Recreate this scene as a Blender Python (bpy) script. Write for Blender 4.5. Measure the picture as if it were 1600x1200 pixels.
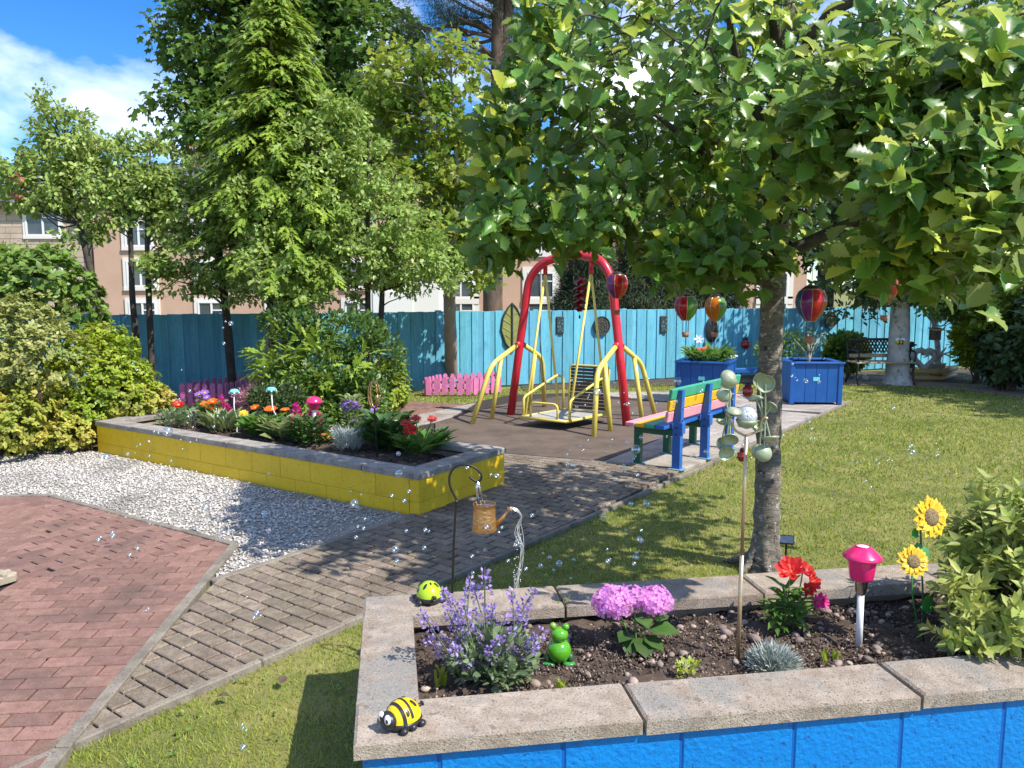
import bpy, math, random
import numpy as np
from mathutils import Vector, Matrix

# ------------------------------------------------------------------ camera, sky, sun, exposure
for o in list(bpy.data.objects): bpy.data.objects.remove(o)
S = bpy.context.scene
COL = S.collection
R = math.radians
CAM_H, FPX = 1.8, 1230.0
TH = math.atan(148/FPX)
cam_d = bpy.data.cameras.new('camera'); cam = bpy.data.objects.new('camera', cam_d); COL.objects.link(cam)
cam.location = (0, 0, CAM_H); cam.rotation_euler = (R(90)-TH, 0, 0)
cam_d.sensor_width = 36; cam_d.lens = 36*FPX/1600; cam_d.clip_start = .05; cam_d.clip_end = 2000
S.camera = cam

SUN_TO = Vector((.83, -.555, 1.19)).normalized()       # towards the sun, read off the planter's shadow
SUN_EL = math.asin(SUN_TO.z); SUN_AZ = math.atan2(SUN_TO.x, SUN_TO.y)
W = bpy.data.worlds.new('World'); S.world = W; W.use_nodes = True
nt = W.node_tree; N = nt.nodes; L = nt.links; N.clear()
out = N.new('ShaderNodeOutputWorld'); bg = N.new('ShaderNodeBackground'); bg.inputs['Strength'].default_value = .15
sky = N.new('ShaderNodeTexSky'); sky.sky_type = 'NISHITA'; sky.sun_disc = False
sky.sun_elevation = SUN_EL; sky.sun_rotation = SUN_AZ; sky.air_density = 1.0; sky.dust_density = 0.0; sky.ozone_density = 3.0
hs = N.new('ShaderNodeHueSaturation'); hs.inputs['Saturation'].default_value = 1.35; hs.inputs['Value'].default_value = .68
tc = N.new('ShaderNodeTexCoord'); mp = N.new('ShaderNodeMapping'); mp.inputs['Scale'].default_value = (1, 1, 1.7); mp.inputs['Location'].default_value = (.3, .3, .7)
cn = N.new('ShaderNodeTexNoise'); cn.inputs['Scale'].default_value = 4.2; cn.inputs['Detail'].default_value = 7; cn.inputs['Roughness'].default_value = .55; cn.inputs['Distortion'].default_value = .1
cr = N.new('ShaderNodeValToRGB'); cr.color_ramp.elements[0].position = .46; cr.color_ramp.elements[1].position = .70
mx = N.new('ShaderNodeMix'); mx.data_type = 'RGBA'; mx.inputs['B'].default_value = (6.6, 7.1, 8.2, 1)
L.new(tc.outputs['Generated'], mp.inputs['Vector']); L.new(mp.outputs[0], cn.inputs['Vector']); L.new(cn.outputs['Fac'], cr.inputs[0])
L.new(sky.outputs[0], hs.inputs['Color']); tm = N.new('ShaderNodeMix'); tm.data_type = 'RGBA'; tm.blend_type = 'MULTIPLY'; tm.inputs['Factor'].default_value = 1; tm.inputs['B'].default_value = (.80, .97, 1.2, 1)
L.new(hs.outputs[0], tm.inputs['A']); L.new(tm.outputs['Result'], mx.inputs['A']); L.new(cr.outputs[0], mx.inputs['Factor'])
L.new(mx.outputs['Result'], bg.inputs['Color']); L.new(bg.outputs[0], out.inputs[0])
sun_d = bpy.data.lights.new('sun', 'SUN'); sun_d.energy = 4.3; sun_d.angle = R(.53); sun_d.color = (1, .945, .86)
sun = bpy.data.objects.new('sun', sun_d); COL.objects.link(sun); sun.rotation_euler = SUN_TO.to_track_quat('Z', 'Y').to_euler(); sun.location = (20, -14, 30)
S.view_settings.view_transform = 'Standard'; S.view_settings.look = 'None'; S.view_settings.gamma = 1
S.view_settings.use_curve_mapping = False; S.view_settings.exposure = .72
S.render.engine = 'CYCLES'
cy = S.cycles; cy.max_bounces = 8; cy.diffuse_bounces = 4; cy.glossy_bounces = 3; cy.transmission_bounces = 4; cy.transparent_max_bounces = 16
cy.caustics_reflective = False; cy.caustics_refractive = False; cy.sample_clamp_indirect = 4; cy.use_denoising = True

# ------------------------------------------------------------------ helpers
random.seed(7); RNG = np.random.default_rng(7)
def ray(px, py):
    x = (px-800)/FPX; y = (600-py)/FPX; c, s = math.cos(TH), math.sin(TH)
    return Vector((x, c+y*s, -s+y*c))
def P(px, py, z=0.0):
    d = ray(px, py); t = (z-CAM_H)/d.z; return Vector((0, 0, CAM_H)) + d*t
def PY(px, py, Y):
    d = ray(px, py); return Vector((0, 0, CAM_H)) + d*(Y/d.y)
def FENCE_Y(x): return 14.8+.37*x
def PF(px, py, off=0.0):
    d = ray(px, py); t = (14.8-off)/(d.y-.37*d.x); return Vector((0, 0, CAM_H)) + d*t
def project(v):
    v = np.asarray(v, float); c, s = math.cos(TH), math.sin(TH); z = v[..., 2]-CAM_H
    dz = v[..., 1]*c-z*s; u = v[..., 1]*s+z*c
    return 800+FPX*v[..., 0]/dz, 600-FPX*u/dz, dz
def lin(r, g, b): return tuple(((c/255)/12.92 if c <= 10 else (((c/255)+.055)/1.055)**2.4) for c in (r, g, b))

MATS = {}
def mat(name, c1, c2=None, ns=6., rough=.6, bump=0., bs=60., var=0., hue=0., metal=0., trans=0., coat=0., stain=None, ss=1.3, sthr=(.5, .7),
        back=None, speck=None, spec=.5, detail=4, streak=None, c3=None, alpha=1.):
    m = bpy.data.materials.new(name); m.use_nodes = True; MATS[name] = m
    n = m.node_tree.nodes; l = m.node_tree.links; b = n['Principled BSDF']; o = n['Material Output']
    b.inputs['Roughness'].default_value = rough; b.inputs['Metallic'].default_value = metal
    b.inputs['Specular IOR Level'].default_value = spec
    if coat: b.inputs['Coat Weight'].default_value = coat; b.inputs['Coat Roughness'].default_value = .08
    geo = n.new('ShaderNodeNewGeometry'); vec = geo.outputs['Position']
    if streak:
        mpn = n.new('ShaderNodeMapping'); mpn.inputs['Scale'].default_value = streak; l.new(vec, mpn.inputs['Vector']); vec = mpn.outputs[0]
    col = None
    if c2:
        t = n.new('ShaderNodeTexNoise'); t.inputs['Scale'].default_value = ns; t.inputs['Detail'].default_value = detail; t.inputs['Roughness'].default_value = .62
        l.new(vec, t.inputs['Vector'])
        r = n.new('ShaderNodeValToRGB'); r.color_ramp.elements[0].position = .36; r.color_ramp.elements[1].position = .64
        r.color_ramp.elements[0].color = (*c1, 1); r.color_ramp.elements[1].color = (*c2, 1)
        if c3: e = r.color_ramp.elements.new(.52); e.color = (*c3, 1)
        l.new(t.outputs['Fac'], r.inputs[0]); col = r.outputs[0]
    else:
        rgb = n.new('ShaderNodeRGB'); rgb.outputs[0].default_value = (*c1, 1); col = rgb.outputs[0]
    if back:
        mb = n.new('ShaderNodeMix'); mb.data_type = 'RGBA'; mb.inputs['B'].default_value = (*back, 1)
        l.new(col, mb.inputs['A']); l.new(geo.outputs['Backfacing'], mb.inputs['Factor']); col = mb.outputs['Result']
    if var or hue:
        oi = n.new('ShaderNodeObjectInfo'); at = n.new('ShaderNodeAttribute'); at.attribute_name = 'rnd'
        a = n.new('ShaderNodeMath'); a.operation = 'ADD'; l.new(oi.outputs['Random'], a.inputs[0]); l.new(at.outputs['Fac'], a.inputs[1])
        f = n.new('ShaderNodeMath'); f.operation = 'FRACT'; l.new(a.outputs[0], f.inputs[0])
        mr = n.new('ShaderNodeMapRange'); mr.inputs['To Min'].default_value = 1-var; mr.inputs['To Max'].default_value = 1+var; l.new(f.outputs[0], mr.inputs['Value'])
        h = n.new('ShaderNodeHueSaturation'); l.new(mr.outputs[0], h.inputs['Value']); l.new(col, h.inputs['Color'])
        if hue:
            g = n.new('ShaderNodeMath'); g.operation = 'MULTIPLY'; g.inputs[1].default_value = 7.31; l.new(f.outputs[0], g.inputs[0])
            g2 = n.new('ShaderNodeMath'); g2.operation = 'FRACT'; l.new(g.outputs[0], g2.inputs[0])
            mh = n.new('ShaderNodeMapRange'); mh.inputs['To Min'].default_value = .5-hue; mh.inputs['To Max'].default_value = .5+hue; l.new(g2.outputs[0], mh.inputs['Value'])
            l.new(mh.outputs[0], h.inputs['Hue'])
        col = h.outputs[0]
    if stain:
        t2 = n.new('ShaderNodeTexNoise'); t2.inputs['Scale'].default_value = ss; t2.inputs['Detail'].default_value = 8; t2.inputs['Roughness'].default_value = .65
        l.new(geo.outputs['Position'], t2.inputs['Vector'])
        r2 = n.new('ShaderNodeMapRange'); r2.inputs['From Min'].default_value = sthr[0]; r2.inputs['From Max'].default_value = sthr[1]; l.new(t2.outputs['Fac'], r2.inputs['Value'])
        ms = n.new('ShaderNodeMix'); ms.data_type = 'RGBA'; ms.inputs['B'].default_value = (*stain, 1)
        l.new(col, ms.inputs['A']); l.new(r2.outputs[0], ms.inputs['Factor']); col = ms.outputs['Result']
    for sp in (speck or []):                # fine grit: (colour, scale, from, to)
        t4 = n.new('ShaderNodeTexNoise'); t4.inputs['Scale'].default_value = sp[1]; t4.inputs['Detail'].default_value = 3; l.new(geo.outputs['Position'], t4.inputs['Vector'])
        r4 = n.new('ShaderNodeMapRange'); r4.inputs['From Min'].default_value = sp[2]; r4.inputs['From Max'].default_value = sp[3]; l.new(t4.outputs['Fac'], r4.inputs['Value'])
        m4 = n.new('ShaderNodeMix'); m4.data_type = 'RGBA'; m4.inputs['B'].default_value = (*sp[0], 1); l.new(col, m4.inputs['A']); l.new(r4.outputs[0], m4.inputs['Factor']); col = m4.outputs['Result']
    l.new(col, b.inputs['Base Color'])
    if bump:
        t3 = n.new('ShaderNodeTexNoise'); t3.inputs['Scale'].default_value = bs; t3.inputs['Detail'].default_value = 5; l.new(vec, t3.inputs['Vector'])
        bp = n.new('ShaderNodeBump'); bp.inputs['Strength'].default_value = bump; bp.inputs['Distance'].default_value = .01
        l.new(t3.outputs['Fac'], bp.inputs['Height']); l.new(bp.outputs[0], b.inputs['Normal'])
    if trans:
        tr = n.new('ShaderNodeBsdfTranslucent'); mxs = n.new('ShaderNodeMixShader'); mxs.inputs[0].default_value = trans
        hv = n.new('ShaderNodeHueSaturation'); hv.inputs['Value'].default_value = 1.7; hv.inputs['Hue'].default_value = .485; l.new(col, hv.inputs['Color'])
        l.new(hv.outputs[0], tr.inputs['Color']); l.new(b.outputs[0], mxs.inputs[1]); l.new(tr.outputs[0], mxs.inputs[2]); l.new(mxs.outputs[0], o.inputs['Surface'])
    return m

def tag(o, label=None, cat=None, group=None, kind=None):
    if label: o['label'] = label
    if cat: o['category'] = cat
    if group: o['group'] = group
    if kind: o['kind'] = kind
    return o
def thing(name, label, cat, loc=(0, 0, 0), rz=0., group=None):
    o = bpy.data.objects.new(name, None); COL.objects.link(o); o.location = loc; o.rotation_euler = (0, 0, rz); o.empty_display_size = .1
    return tag(o, label, cat, group)
def link(name, me, parent=None, loc=None):
    o = bpy.data.objects.new(name, me); COL.objects.link(o)
    if parent: o.parent = parent
    if loc is not None: o.location = loc
    return o
def kids(o): return [c for c in bpy.data.objects if c.parent == o]
def copy_tree(o, parent=None):
    c = o.copy(); COL.objects.link(c)
    if parent: c.parent = parent
    for k in kids(o): copy_tree(k, c)
    return c

class MB:
    def __init__(s): s.v = []; s.f = []; s.m = []; s.r = []
    def add(s, v, f, mi=0, M=None, rnd=0.):
        o = len(s.v)
        if M is not None: v = [M @ Vector(p) for p in v]
        s.v += [tuple(p) for p in v]; s.f += [tuple(i+o for i in q) for q in f]; s.m += [mi]*len(f); s.r += [rnd]*len(f); return s
    def box(s, c, d, mi=0, M=None, ch=0.):
        x, y, z = c; a, b, h = d[0]/2, d[1]/2, d[2]/2
        if ch <= 0:
            v = [(x+i*a, y+j*b, z+k*h) for k in (-1, 1) for j in (-1, 1) for i in (-1, 1)]
            return s.add(v, [(0, 2, 3, 1), (4, 5, 7, 6), (0, 1, 5, 4), (2, 6, 7, 3), (0, 4, 6, 2), (1, 3, 7, 5)], mi, M)
        ch = min(ch, a*.9, b*.9, h*.9)
        v = []; f = []
        idx = {}
        for ax in range(3):
            for sg in (-1, 1):
                for i in (-1, 1):
                    for j in (-1, 1):
                        q = [0, 0, 0]; dd = (a, b, h); o1, o2 = (ax+1) % 3, (ax+2) % 3
                        q[ax] = sg*dd[ax]; q[o1] = i*(dd[o1]-ch); q[o2] = j*(dd[o2]-ch)
                        key = [0, 0, 0]; key[ax] = sg; key[o1] = i; key[o2] = j
                        idx[(ax, *key)] = len(v); v.append((x+q[0], y+q[1], z+q[2]))
        for ax in range(3):
            o1, o2 = (ax+1) % 3, (ax+2) % 3
            for sg in (-1, 1):
                def K(i, j):
                    k = [0, 0, 0]; k[ax] = sg; k[o1] = i; k[o2] = j; return idx[(ax, *k)]
                q = (K(-1, -1), K(1, -1), K(1, 1), K(-1, 1)); f.append(q if sg > 0 else q[::-1])
        for ax in range(3):               # edge bevels
            o1, o2 = (ax+1) % 3, (ax+2) % 3
            for i in (-1, 1):
                for j in (-1, 1):
                    def K2(which, t):
                        k = [0, 0, 0]; k[ax] = t; k[o1] = i; k[o2] = j; return idx[(which, *k)]
                    q = (K2(o1, -1), K2(o1, 1), K2(o2, 1), K2(o2, -1)); f.append(q if i*j < 0 else q[::-1])
        for i in (-1, 1):
            for j in (-1, 1):
                for k in (-1, 1):
                    q = (idx[(0, i, j, k)], idx[(1, i, j, k)], idx[(2, i, j, k)]); f.append(q if i*j*k > 0 else q[::-1])
        return s.add(v, f, mi, M)
    def tube(s, pts, rad, seg=8, mi=0, cap=True, M=None, rnd=0.):
        pts = [Vector(p) for p in pts]; n = len(pts)
        if not hasattr(rad, '__len__'): rad = [rad]*n
        v = []; f = []; up = None
        for i, p in enumerate(pts):
            t = (pts[min(i+1, n-1)]-pts[max(i-1, 0)])
            if t.length < 1e-9: t = Vector((0, 0, 1))
            t.normalize()
            if up is None: up = Vector((0, 0, 1)) if abs(t.z) < .9 else Vector((1, 0, 0))
            x = up.cross(t)
            if x.length < 1e-4: x = Vector((1, .3, 0)).cross(t)
            x.normalize(); y = t.cross(x).normalized(); up = y
            # keep a stable frame along the path
            for k in range(seg):
                a = 2*math.pi*k/seg; v.append(p+(x*math.cos(a)+y*math.sin(a))*rad[i])
            up = -x.cross(t) if False else y
            up = (up - t*up.dot(t))
        for i in range(n-1):
            for k in range(seg):
                a, b = i*seg+k, i*seg+(k+1) % seg; f.append((a, b, b+seg, a+seg))
        if cap: f.append(tuple(range(seg))[::-1]); f.append(tuple(range((n-1)*seg, n*seg)))
        return s.add(v, f, mi, M, rnd)
    def lathe(s, prof, seg=16, mi=0, M=None, a0=0., a1=2*math.pi):
        full = abs(a1-a0-2*math.pi) < 1e-6; k = seg if full else seg+1; v = []; f = []
        for r, z in prof:
            for i in range(k):
                a = a0+(a1-a0)*i/seg; v.append((r*math.cos(a), r*math.sin(a), z))
        for j in range(len(prof)-1):
            for i in range(seg):
                p, q = j*k+i, j*k+(i+1) % k; f.append((p, q, q+k, p+k))
        return s.add(v, f, mi, M)
    def ball(s, c, r, seg=14, rings=8, mi=0, M=None):
        if not hasattr(r, '__len__'): r = (r, r, r)
        T = Matrix.Translation(c) @ Matrix.Diagonal((*r, 1))
        if M is not None: T = M @ T
        return s.lathe([(max(math.sin(math.pi*j/rings), 1e-4), -math.cos(math.pi*j/rings)) for j in range(rings+1)], seg, mi, T)
    def disc(s, c, r, nrm=(0, 0, 1), seg=16, mi=0, th=.004):
        q = Vector(nrm).to_track_quat('Z', 'Y').to_matrix().to_4x4()
        return s.lathe([(1e-4, th), (r, th), (r, 0), (1e-4, 0)], seg, mi, Matrix.Translation(c) @ q)
    def mesh(s, name, mats, smooth=False, ang=None):
        me = bpy.data.meshes.new(name); me.from_pydata(s.v, [], s.f)
        for m in (mats if isinstance(mats, (list, tuple)) else [mats]): me.materials.append(MATS[m])
        if any(s.m): me.polygons.foreach_set('material_index', s.m)
        if any(s.r): me.attributes.new('rnd', 'FLOAT', 'FACE').data.foreach_set('value', s.r)
        if smooth:
            me.polygons.foreach_set('use_smooth', [True]*len(s.f))
            if ang: me.set_sharp_from_angle(angle=R(ang))
        me.update(); return me
    def build(s, name, mats, parent=None, smooth=False, loc=None, ang=None):
        return link(name, s.mesh(name, mats, smooth, ang), parent, loc)

def fillet(pts, r=.1, n=5):
    pts = [Vector(p) for p in pts]; out = [pts[0]]
    for i in range(1, len(pts)-1):
        a, b, c = pts[i-1], pts[i], pts[i+1]; u = (a-b); w = (c-b); q = min(r, u.length*.45, w.length*.45); u.normalize(); w.normalize()
        p0, p2 = b+u*q, b+w*q
        for k in range(n+1):
            t = k/n; out.append(p0*(1-t)**2+b*2*t*(1-t)+p2*t*t)
    out.append(pts[-1]); return out
def catmull(pts, n=6):
    pts = [Vector(p) for p in pts]; Q = [pts[0]*2-pts[1]]+pts+[pts[-1]*2-pts[-2]]; out = []
    for i in range(1, len(Q)-2):
        for k in range(n):
            t = k/n; a, b, c, d = Q[i-1], Q[i], Q[i+1], Q[i+2]
            out.append(.5*((2*b)+(c-a)*t+(2*a-5*b+4*c-d)*t*t+(3*b-a-3*c+d)*t**3))
    out.append(pts[-1]); return out

# --- numpy scattering of one template over many places: leaves, blades, stones
def np_mesh(name, V, F, mats, rnd=None, mi=None, smooth=False):
    me = bpy.data.meshes.new(name); nv = len(V); nf, k = F.shape
    me.vertices.add(nv); me.vertices.foreach_set('co', np.ascontiguousarray(V, dtype=np.float32).ravel())
    me.loops.add(nf*k); me.loops.foreach_set('vertex_index', np.ascontiguousarray(F, dtype=np.int32).ravel())
    me.polygons.add(nf); me.polygons.foreach_set('loop_start', np.arange(0, nf*k, k, dtype=np.int32))
    try: me.polygons.foreach_set('loop_total', np.full(nf, k, dtype=np.int32))
    except Exception: pass
    for m in (mats if isinstance(mats, (list, tuple)) else [mats]): me.materials.append(MATS[m])
    if rnd is not None: me.attributes.new('rnd', 'FLOAT', 'FACE').data.foreach_set('value', np.asarray(rnd, dtype=np.float32))
    if mi is not None: me.polygons.foreach_set('material_index', np.asarray(mi, dtype=np.int32))
    me.update(calc_edges=True)
    if smooth: me.polygons.foreach_set('use_smooth', np.ones(nf, dtype=bool))
    return me
def nrm(a): return a/np.maximum(np.linalg.norm(a, axis=-1, keepdims=True), 1e-9)
def frames(d, up):
    y = nrm(d); x = np.cross(y, up); bad = np.linalg.norm(x, axis=1) < 1e-3; x[bad] = np.cross(y[bad], np.array([1., .2, .1])); x = nrm(x); z = np.cross(x, y)
    return np.stack([x, y, z], axis=2)
def scat(tpl, pos, Rm, sc):
    tv, tf = tpl; n = len(pos); k = len(tv)
    sc = np.asarray(sc, float)
    if sc.ndim == 1: sc = sc[:, None]
    V = np.einsum('nij,nkj->nki', Rm, tv[None]*sc[:, None, :])+pos[:, None, :]
    F = tf[None]+(np.arange(n)*k)[:, None, None]
    return V.reshape(-1, 3), F.reshape(-1, tf.shape[1])
def scatter(name, tpl, pos, Rm, sc, m, parent=None, rnd=None, smooth=False, kind=None, off=None):
    V, F = scat(tpl, pos, Rm, sc)
    if off is not None: V = V-np.asarray(off)
    rr = np.repeat(RNG.random(len(pos)) if rnd is None else rnd, len(tpl[1]))
    o = link(name, np_mesh(name, V, F, m, rr, smooth=smooth), parent)
    if kind: o['kind'] = kind
    return o

# leaf templates: y runs from stalk to tip, z is the upper face
def T(v, f): return np.array(v, float), np.array(f, int)
LEAF2 = T([(0, 0, 0), (.30, .5, .09), (0, 1, -.06), (-.30, .5, .09)], [(0, 1, 2), (0, 2, 3)])
LEAF_S = T([(0, 0, 0), (.24, .25, .06), (.27, .62, .05), (0, 1, -.1), (-.27, .62, .05), (-.24, .25, .06), (0, .5, 0)], [(0, 1, 6), (1, 2, 6), (2, 3, 6), (3, 4, 6), (4, 5, 6), (5, 0, 6)])
LEAF_L = T([(0, 0, 0), (.11, .3, .03), (.10, .68, .02), (0, 1, -.12), (-.10, .68, .02), (-.11, .3, .03), (0, .5, 0)], [(0, 1, 6), (1, 2, 6), (2, 3, 6), (3, 4, 6), (4, 5, 6), (5, 0, 6)])
def lobed():
    side = [(.03, .04), (.12, .14), (.2, .24), (.165, .295), (.325, .385), (.25, .46), (.395, .56), (.30, .645), (.365, .735), (.235, .82), (.21, .9), (.09, .98)]
    mid = [.0, .12, .2, .29, .36, .45, .52, .62, .69, .79, .86, .94]
    v = []
    for (x, y), m_ in zip(side, mid):
        c = -.22*y*y
        v += [(-x, y+.02, .42*x+c), (0, m_*.98, c*.9), (x, y+.02, .42*x+c)]
    v.append((0, 1.02, -.26)); n = len(side); f = []
    for i in range(n-1):
        a, b = 3*i, 3*i+3
        f += [(a, a+1, b), (a+1, b+1, b), (a+1, a+2, b+1), (a+2, b+2, b+1)]
    a = 3*(n-1); e = len(v)-1; f += [(a, a+1, e), (a+1, a+2, e)]
    v = np.array(v); 
    return v, np.array(f)
LEAF_LOBE = lobed()
MAPLE = T([(0, 0, 0), (.33, .12, .02), (.25, .33, .03), (.52, .55, -.06), (.2, .62, .03), (0, 1, -.1), (-.2, .62, .03), (-.52, .55, -.06), (-.25, .33, .03), (-.33, .12, .02)],
          [(0, 1, 2), (0, 2, 4), (2, 3, 4), (0, 4, 6), (4, 5, 6), (0, 6, 8), (6, 7, 8), (0, 8, 9)])
NEEDLE = T([(-.05, 0, 0), (.05, 0, 0), (0, 1, -.1)], [(0, 1, 2)])
SPRAY = T([(0, 0, 0), (.13, .22, .01), (.05, .22, .0), (.2, .5, -.02), (.06, .5, -.03), (.14, .78, -.08), (.03, .76, -.07), (0, 1.05, -.16),
           (-.03, .76, -.07), (-.14, .78, -.08), (-.06, .5, -.03), (-.2, .5, -.02), (-.05, .22, 0), (-.13, .22, .01)],
          [(0, 1, 2), (0, 2, 12), (0, 12, 13), (2, 3, 4), (2, 4, 10), (2, 10, 12), (12, 10, 11), (4, 5, 6), (4, 6, 8), (4, 8, 10), (10, 8, 9), (6, 7, 8)])
BLADE = T([(-.5, 0, 0), (.5, 0, 0), (0, 1, .25)], [(0, 1, 2)])
STONE = T([(1, 0, 0), (-1, .1, 0), (.1, 1, .05), (0, -1, 0), (.1, .1, .75), (0, 0, -.6)], [(0, 2, 4), (2, 1, 4), (1, 3, 4), (3, 0, 4), (2, 0, 5), (1, 2, 5), (3, 1, 5), (0, 3, 5)])
def rand_dirs(n, rng=None):
    g = (rng or RNG).normal(size=(n, 3)); return nrm(g)
def rot_z(a):
    c, s = np.cos(a), np.sin(a); z = np.zeros_like(a); o = np.ones_like(a)
    return np.stack([np.stack([c, -s, z], -1), np.stack([s, c, z], -1), np.stack([z, z, o], -1)], axis=1)

def crown_points(blobs, n, rng, shell=.55):
    w = np.array([b[6] if len(b) > 6 else b[3]*b[4]*b[5] for b in blobs], float); w /= w.sum()
    k = rng.choice(len(blobs), n, p=w); B = np.array([b[:6] for b in blobs], float)[k]
    d = rand_dirs(n, rng); r = shell+(1-shell)*rng.random(n)**.7
    return B[:, :3]+d*B[:, 3:]*r[:, None], d
def leaf_cloud(centres, outward, per, cr, size, rng, droop=.25, up=.5, flat=.75):
    n = len(centres)*per; c = np.repeat(centres, per, 0); o = np.repeat(outward, per, 0)
    q = rand_dirs(n, rng)*(rng.random(n)**.5)[:, None]*cr*np.array([1, 1, flat]); pos = c+q
    d = nrm(q/cr*.6+o*.5+rng.normal(size=(n, 3))*.55+np.array([0, 0, -droop])); nn = nrm(rng.normal(size=(n, 3))*.55+np.array([0, 0, up*1.6])+o*.5)
    return pos, frames(d, nn), size*(.65+.7*rng.random(n))
def limbs(mb, base_pts, targets, rng, r0, r1, mi=0, seg=5, sag=.12):
    base = [Vector(p) for p in base_pts]
    for t in targets:
        t = Vector(t)
        # leave the trunk lower than the target
        cand = [b for b in base if b.z < t.z-.15*(t-b).length] or [base[0]]
        s_ = min(cand, key=lambda b: (b-t).length*(1+.15*rng.random())); l_ = (t-s_).length
        m1 = s_.lerp(t, .4)+Vector((rng.normal(), rng.normal(), rng.normal()+.6))*l_*sag*.6
        m2 = s_.lerp(t, .75)+Vector((rng.normal(), rng.normal(), rng.normal()))*l_*sag*.5
        mb.tube(catmull([s_, m1, m2, t], 3), list(np.linspace(r0*min(1, .45+l_*.3), r1, 10)), seg, mi, cap=False)
def tree(name, label, trunk, blobs, n, per, cr, tpl, size, leaf, bark, group=None, cat='tree', seed=1, nl=30, lr=.03, shell=.5, droop=.25, up=.5, flat=.75,
         extra=None, seg=10, rough=.12, stems=None):
    rng = np.random.default_rng(seed); base = Vector(trunk[0][:3]); t = thing(name, label, cat, base, 0, group)
    mb = MB(); allpts = []
    for tr in [trunk]+(stems or []):
        pp = catmull([Vector(p[:3])-base for p in tr], 5); rr = np.interp(np.linspace(0, len(tr)-1, len(pp)), range(len(tr)), [p[3] for p in tr])
        rr = rr*(1+rough*(rng.random(len(rr))-.5)); mb.tube(pp, list(rr), seg); allpts += [p+base for p in pp[len(pp)//4:]]
    mb.build('trunk', bark, t, True)
    c, o = crown_points(blobs, n, rng, shell)
    if nl:
        lb = MB(); k = rng.choice(n, min(nl, n), replace=False); limbs(lb, [p-base for p in allpts], [Vector(c[i])-base for i in k], rng, lr, lr*.18)
        lb.build('branches', bark, t, True)
    pos, Rm, sc = leaf_cloud(c, o, per, cr, size, rng, droop, up, flat)
    f = scatter('crown', tpl, pos, Rm, sc, leaf, t, off=base, kind='stuff')
    return t

def inside(pts, poly):
    x, y = pts[:, 0], pts[:, 1]; r = np.zeros(len(pts), bool); n = len(poly)
    for i in range(n):
        (x1, y1), (x2, y2) = poly[i][:2], poly[(i+1) % n][:2]
        if y1 == y2: continue
        c = ((y1 > y) != (y2 > y)) & (x < (x2-x1)*(y-y1)/(y2-y1)+x1); r ^= c
    return r
def clip(sub, reg):
    out = [tuple(p) for p in sub]; n = len(reg)
    for i in range(n):
        a, b = reg[i], reg[(i+1) % n]; inp = out; out = []
        if not inp: break
        def sd(p): return (b[0]-a[0])*(p[1]-a[1])-(b[1]-a[1])*(p[0]-a[0])
        for j in range(len(inp)):
            p, q = inp[j], inp[(j+1) % len(inp)]; s1, s2 = sd(p), sd(q)
            if s1 >= 0: out.append(p)
            if s1*s2 < 0: k = s1/(s1-s2); out.append((p[0]+(q[0]-p[0])*k, p[1]+(q[1]-p[1])*k))
    return out
def area(p): return .5*sum(p[i][0]*p[(i+1) % len(p)][1]-p[(i+1) % len(p)][0]*p[i][1] for i in range(len(p)))
def ccw(p): return list(p) if area(p) > 0 else list(p)[::-1]
def prism(mb, poly, z0, z1, ch=.004, mi=0, rnd=0.):
    poly = ccw(poly); n = len(poly); cx = sum(p[0] for p in poly)/n; cy_ = sum(p[1] for p in poly)/n; v = [(x, y, z0) for x, y in poly]+[(x, y, z1-ch) for x, y in poly]
    for x, y in poly:
        l_ = math.hypot(x-cx, y-cy_)+1e-9; k = max(0, 1-1.4*ch/l_); v.append((cx+(x-cx)*k, cy_+(y-cy_)*k, z1))
    f = [tuple(range(2*n, 3*n))]
    for i in range(n):
        j = (i+1) % n; f += [(i, j, n+j, n+i), (n+i, n+j, 2*n+j, 2*n+i)]
    return mb.add(v, f, mi, None, rnd)
def sheet(name, poly, z, m, parent=None, th=.03):
    mb = MB(); poly = ccw([tuple(p)[:2] for p in poly]); n = len(poly)
    mb.add([(x, y, z) for x, y in poly]+[(x, y, z-th) for x, y in poly], [tuple(range(n))]+[(i+n, (i+1) % n+n, (i+1) % n, i) for i in range(n)])
    o = mb.build(name, m, parent)
    if not parent: o['kind'] = 'structure'
    return o
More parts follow.
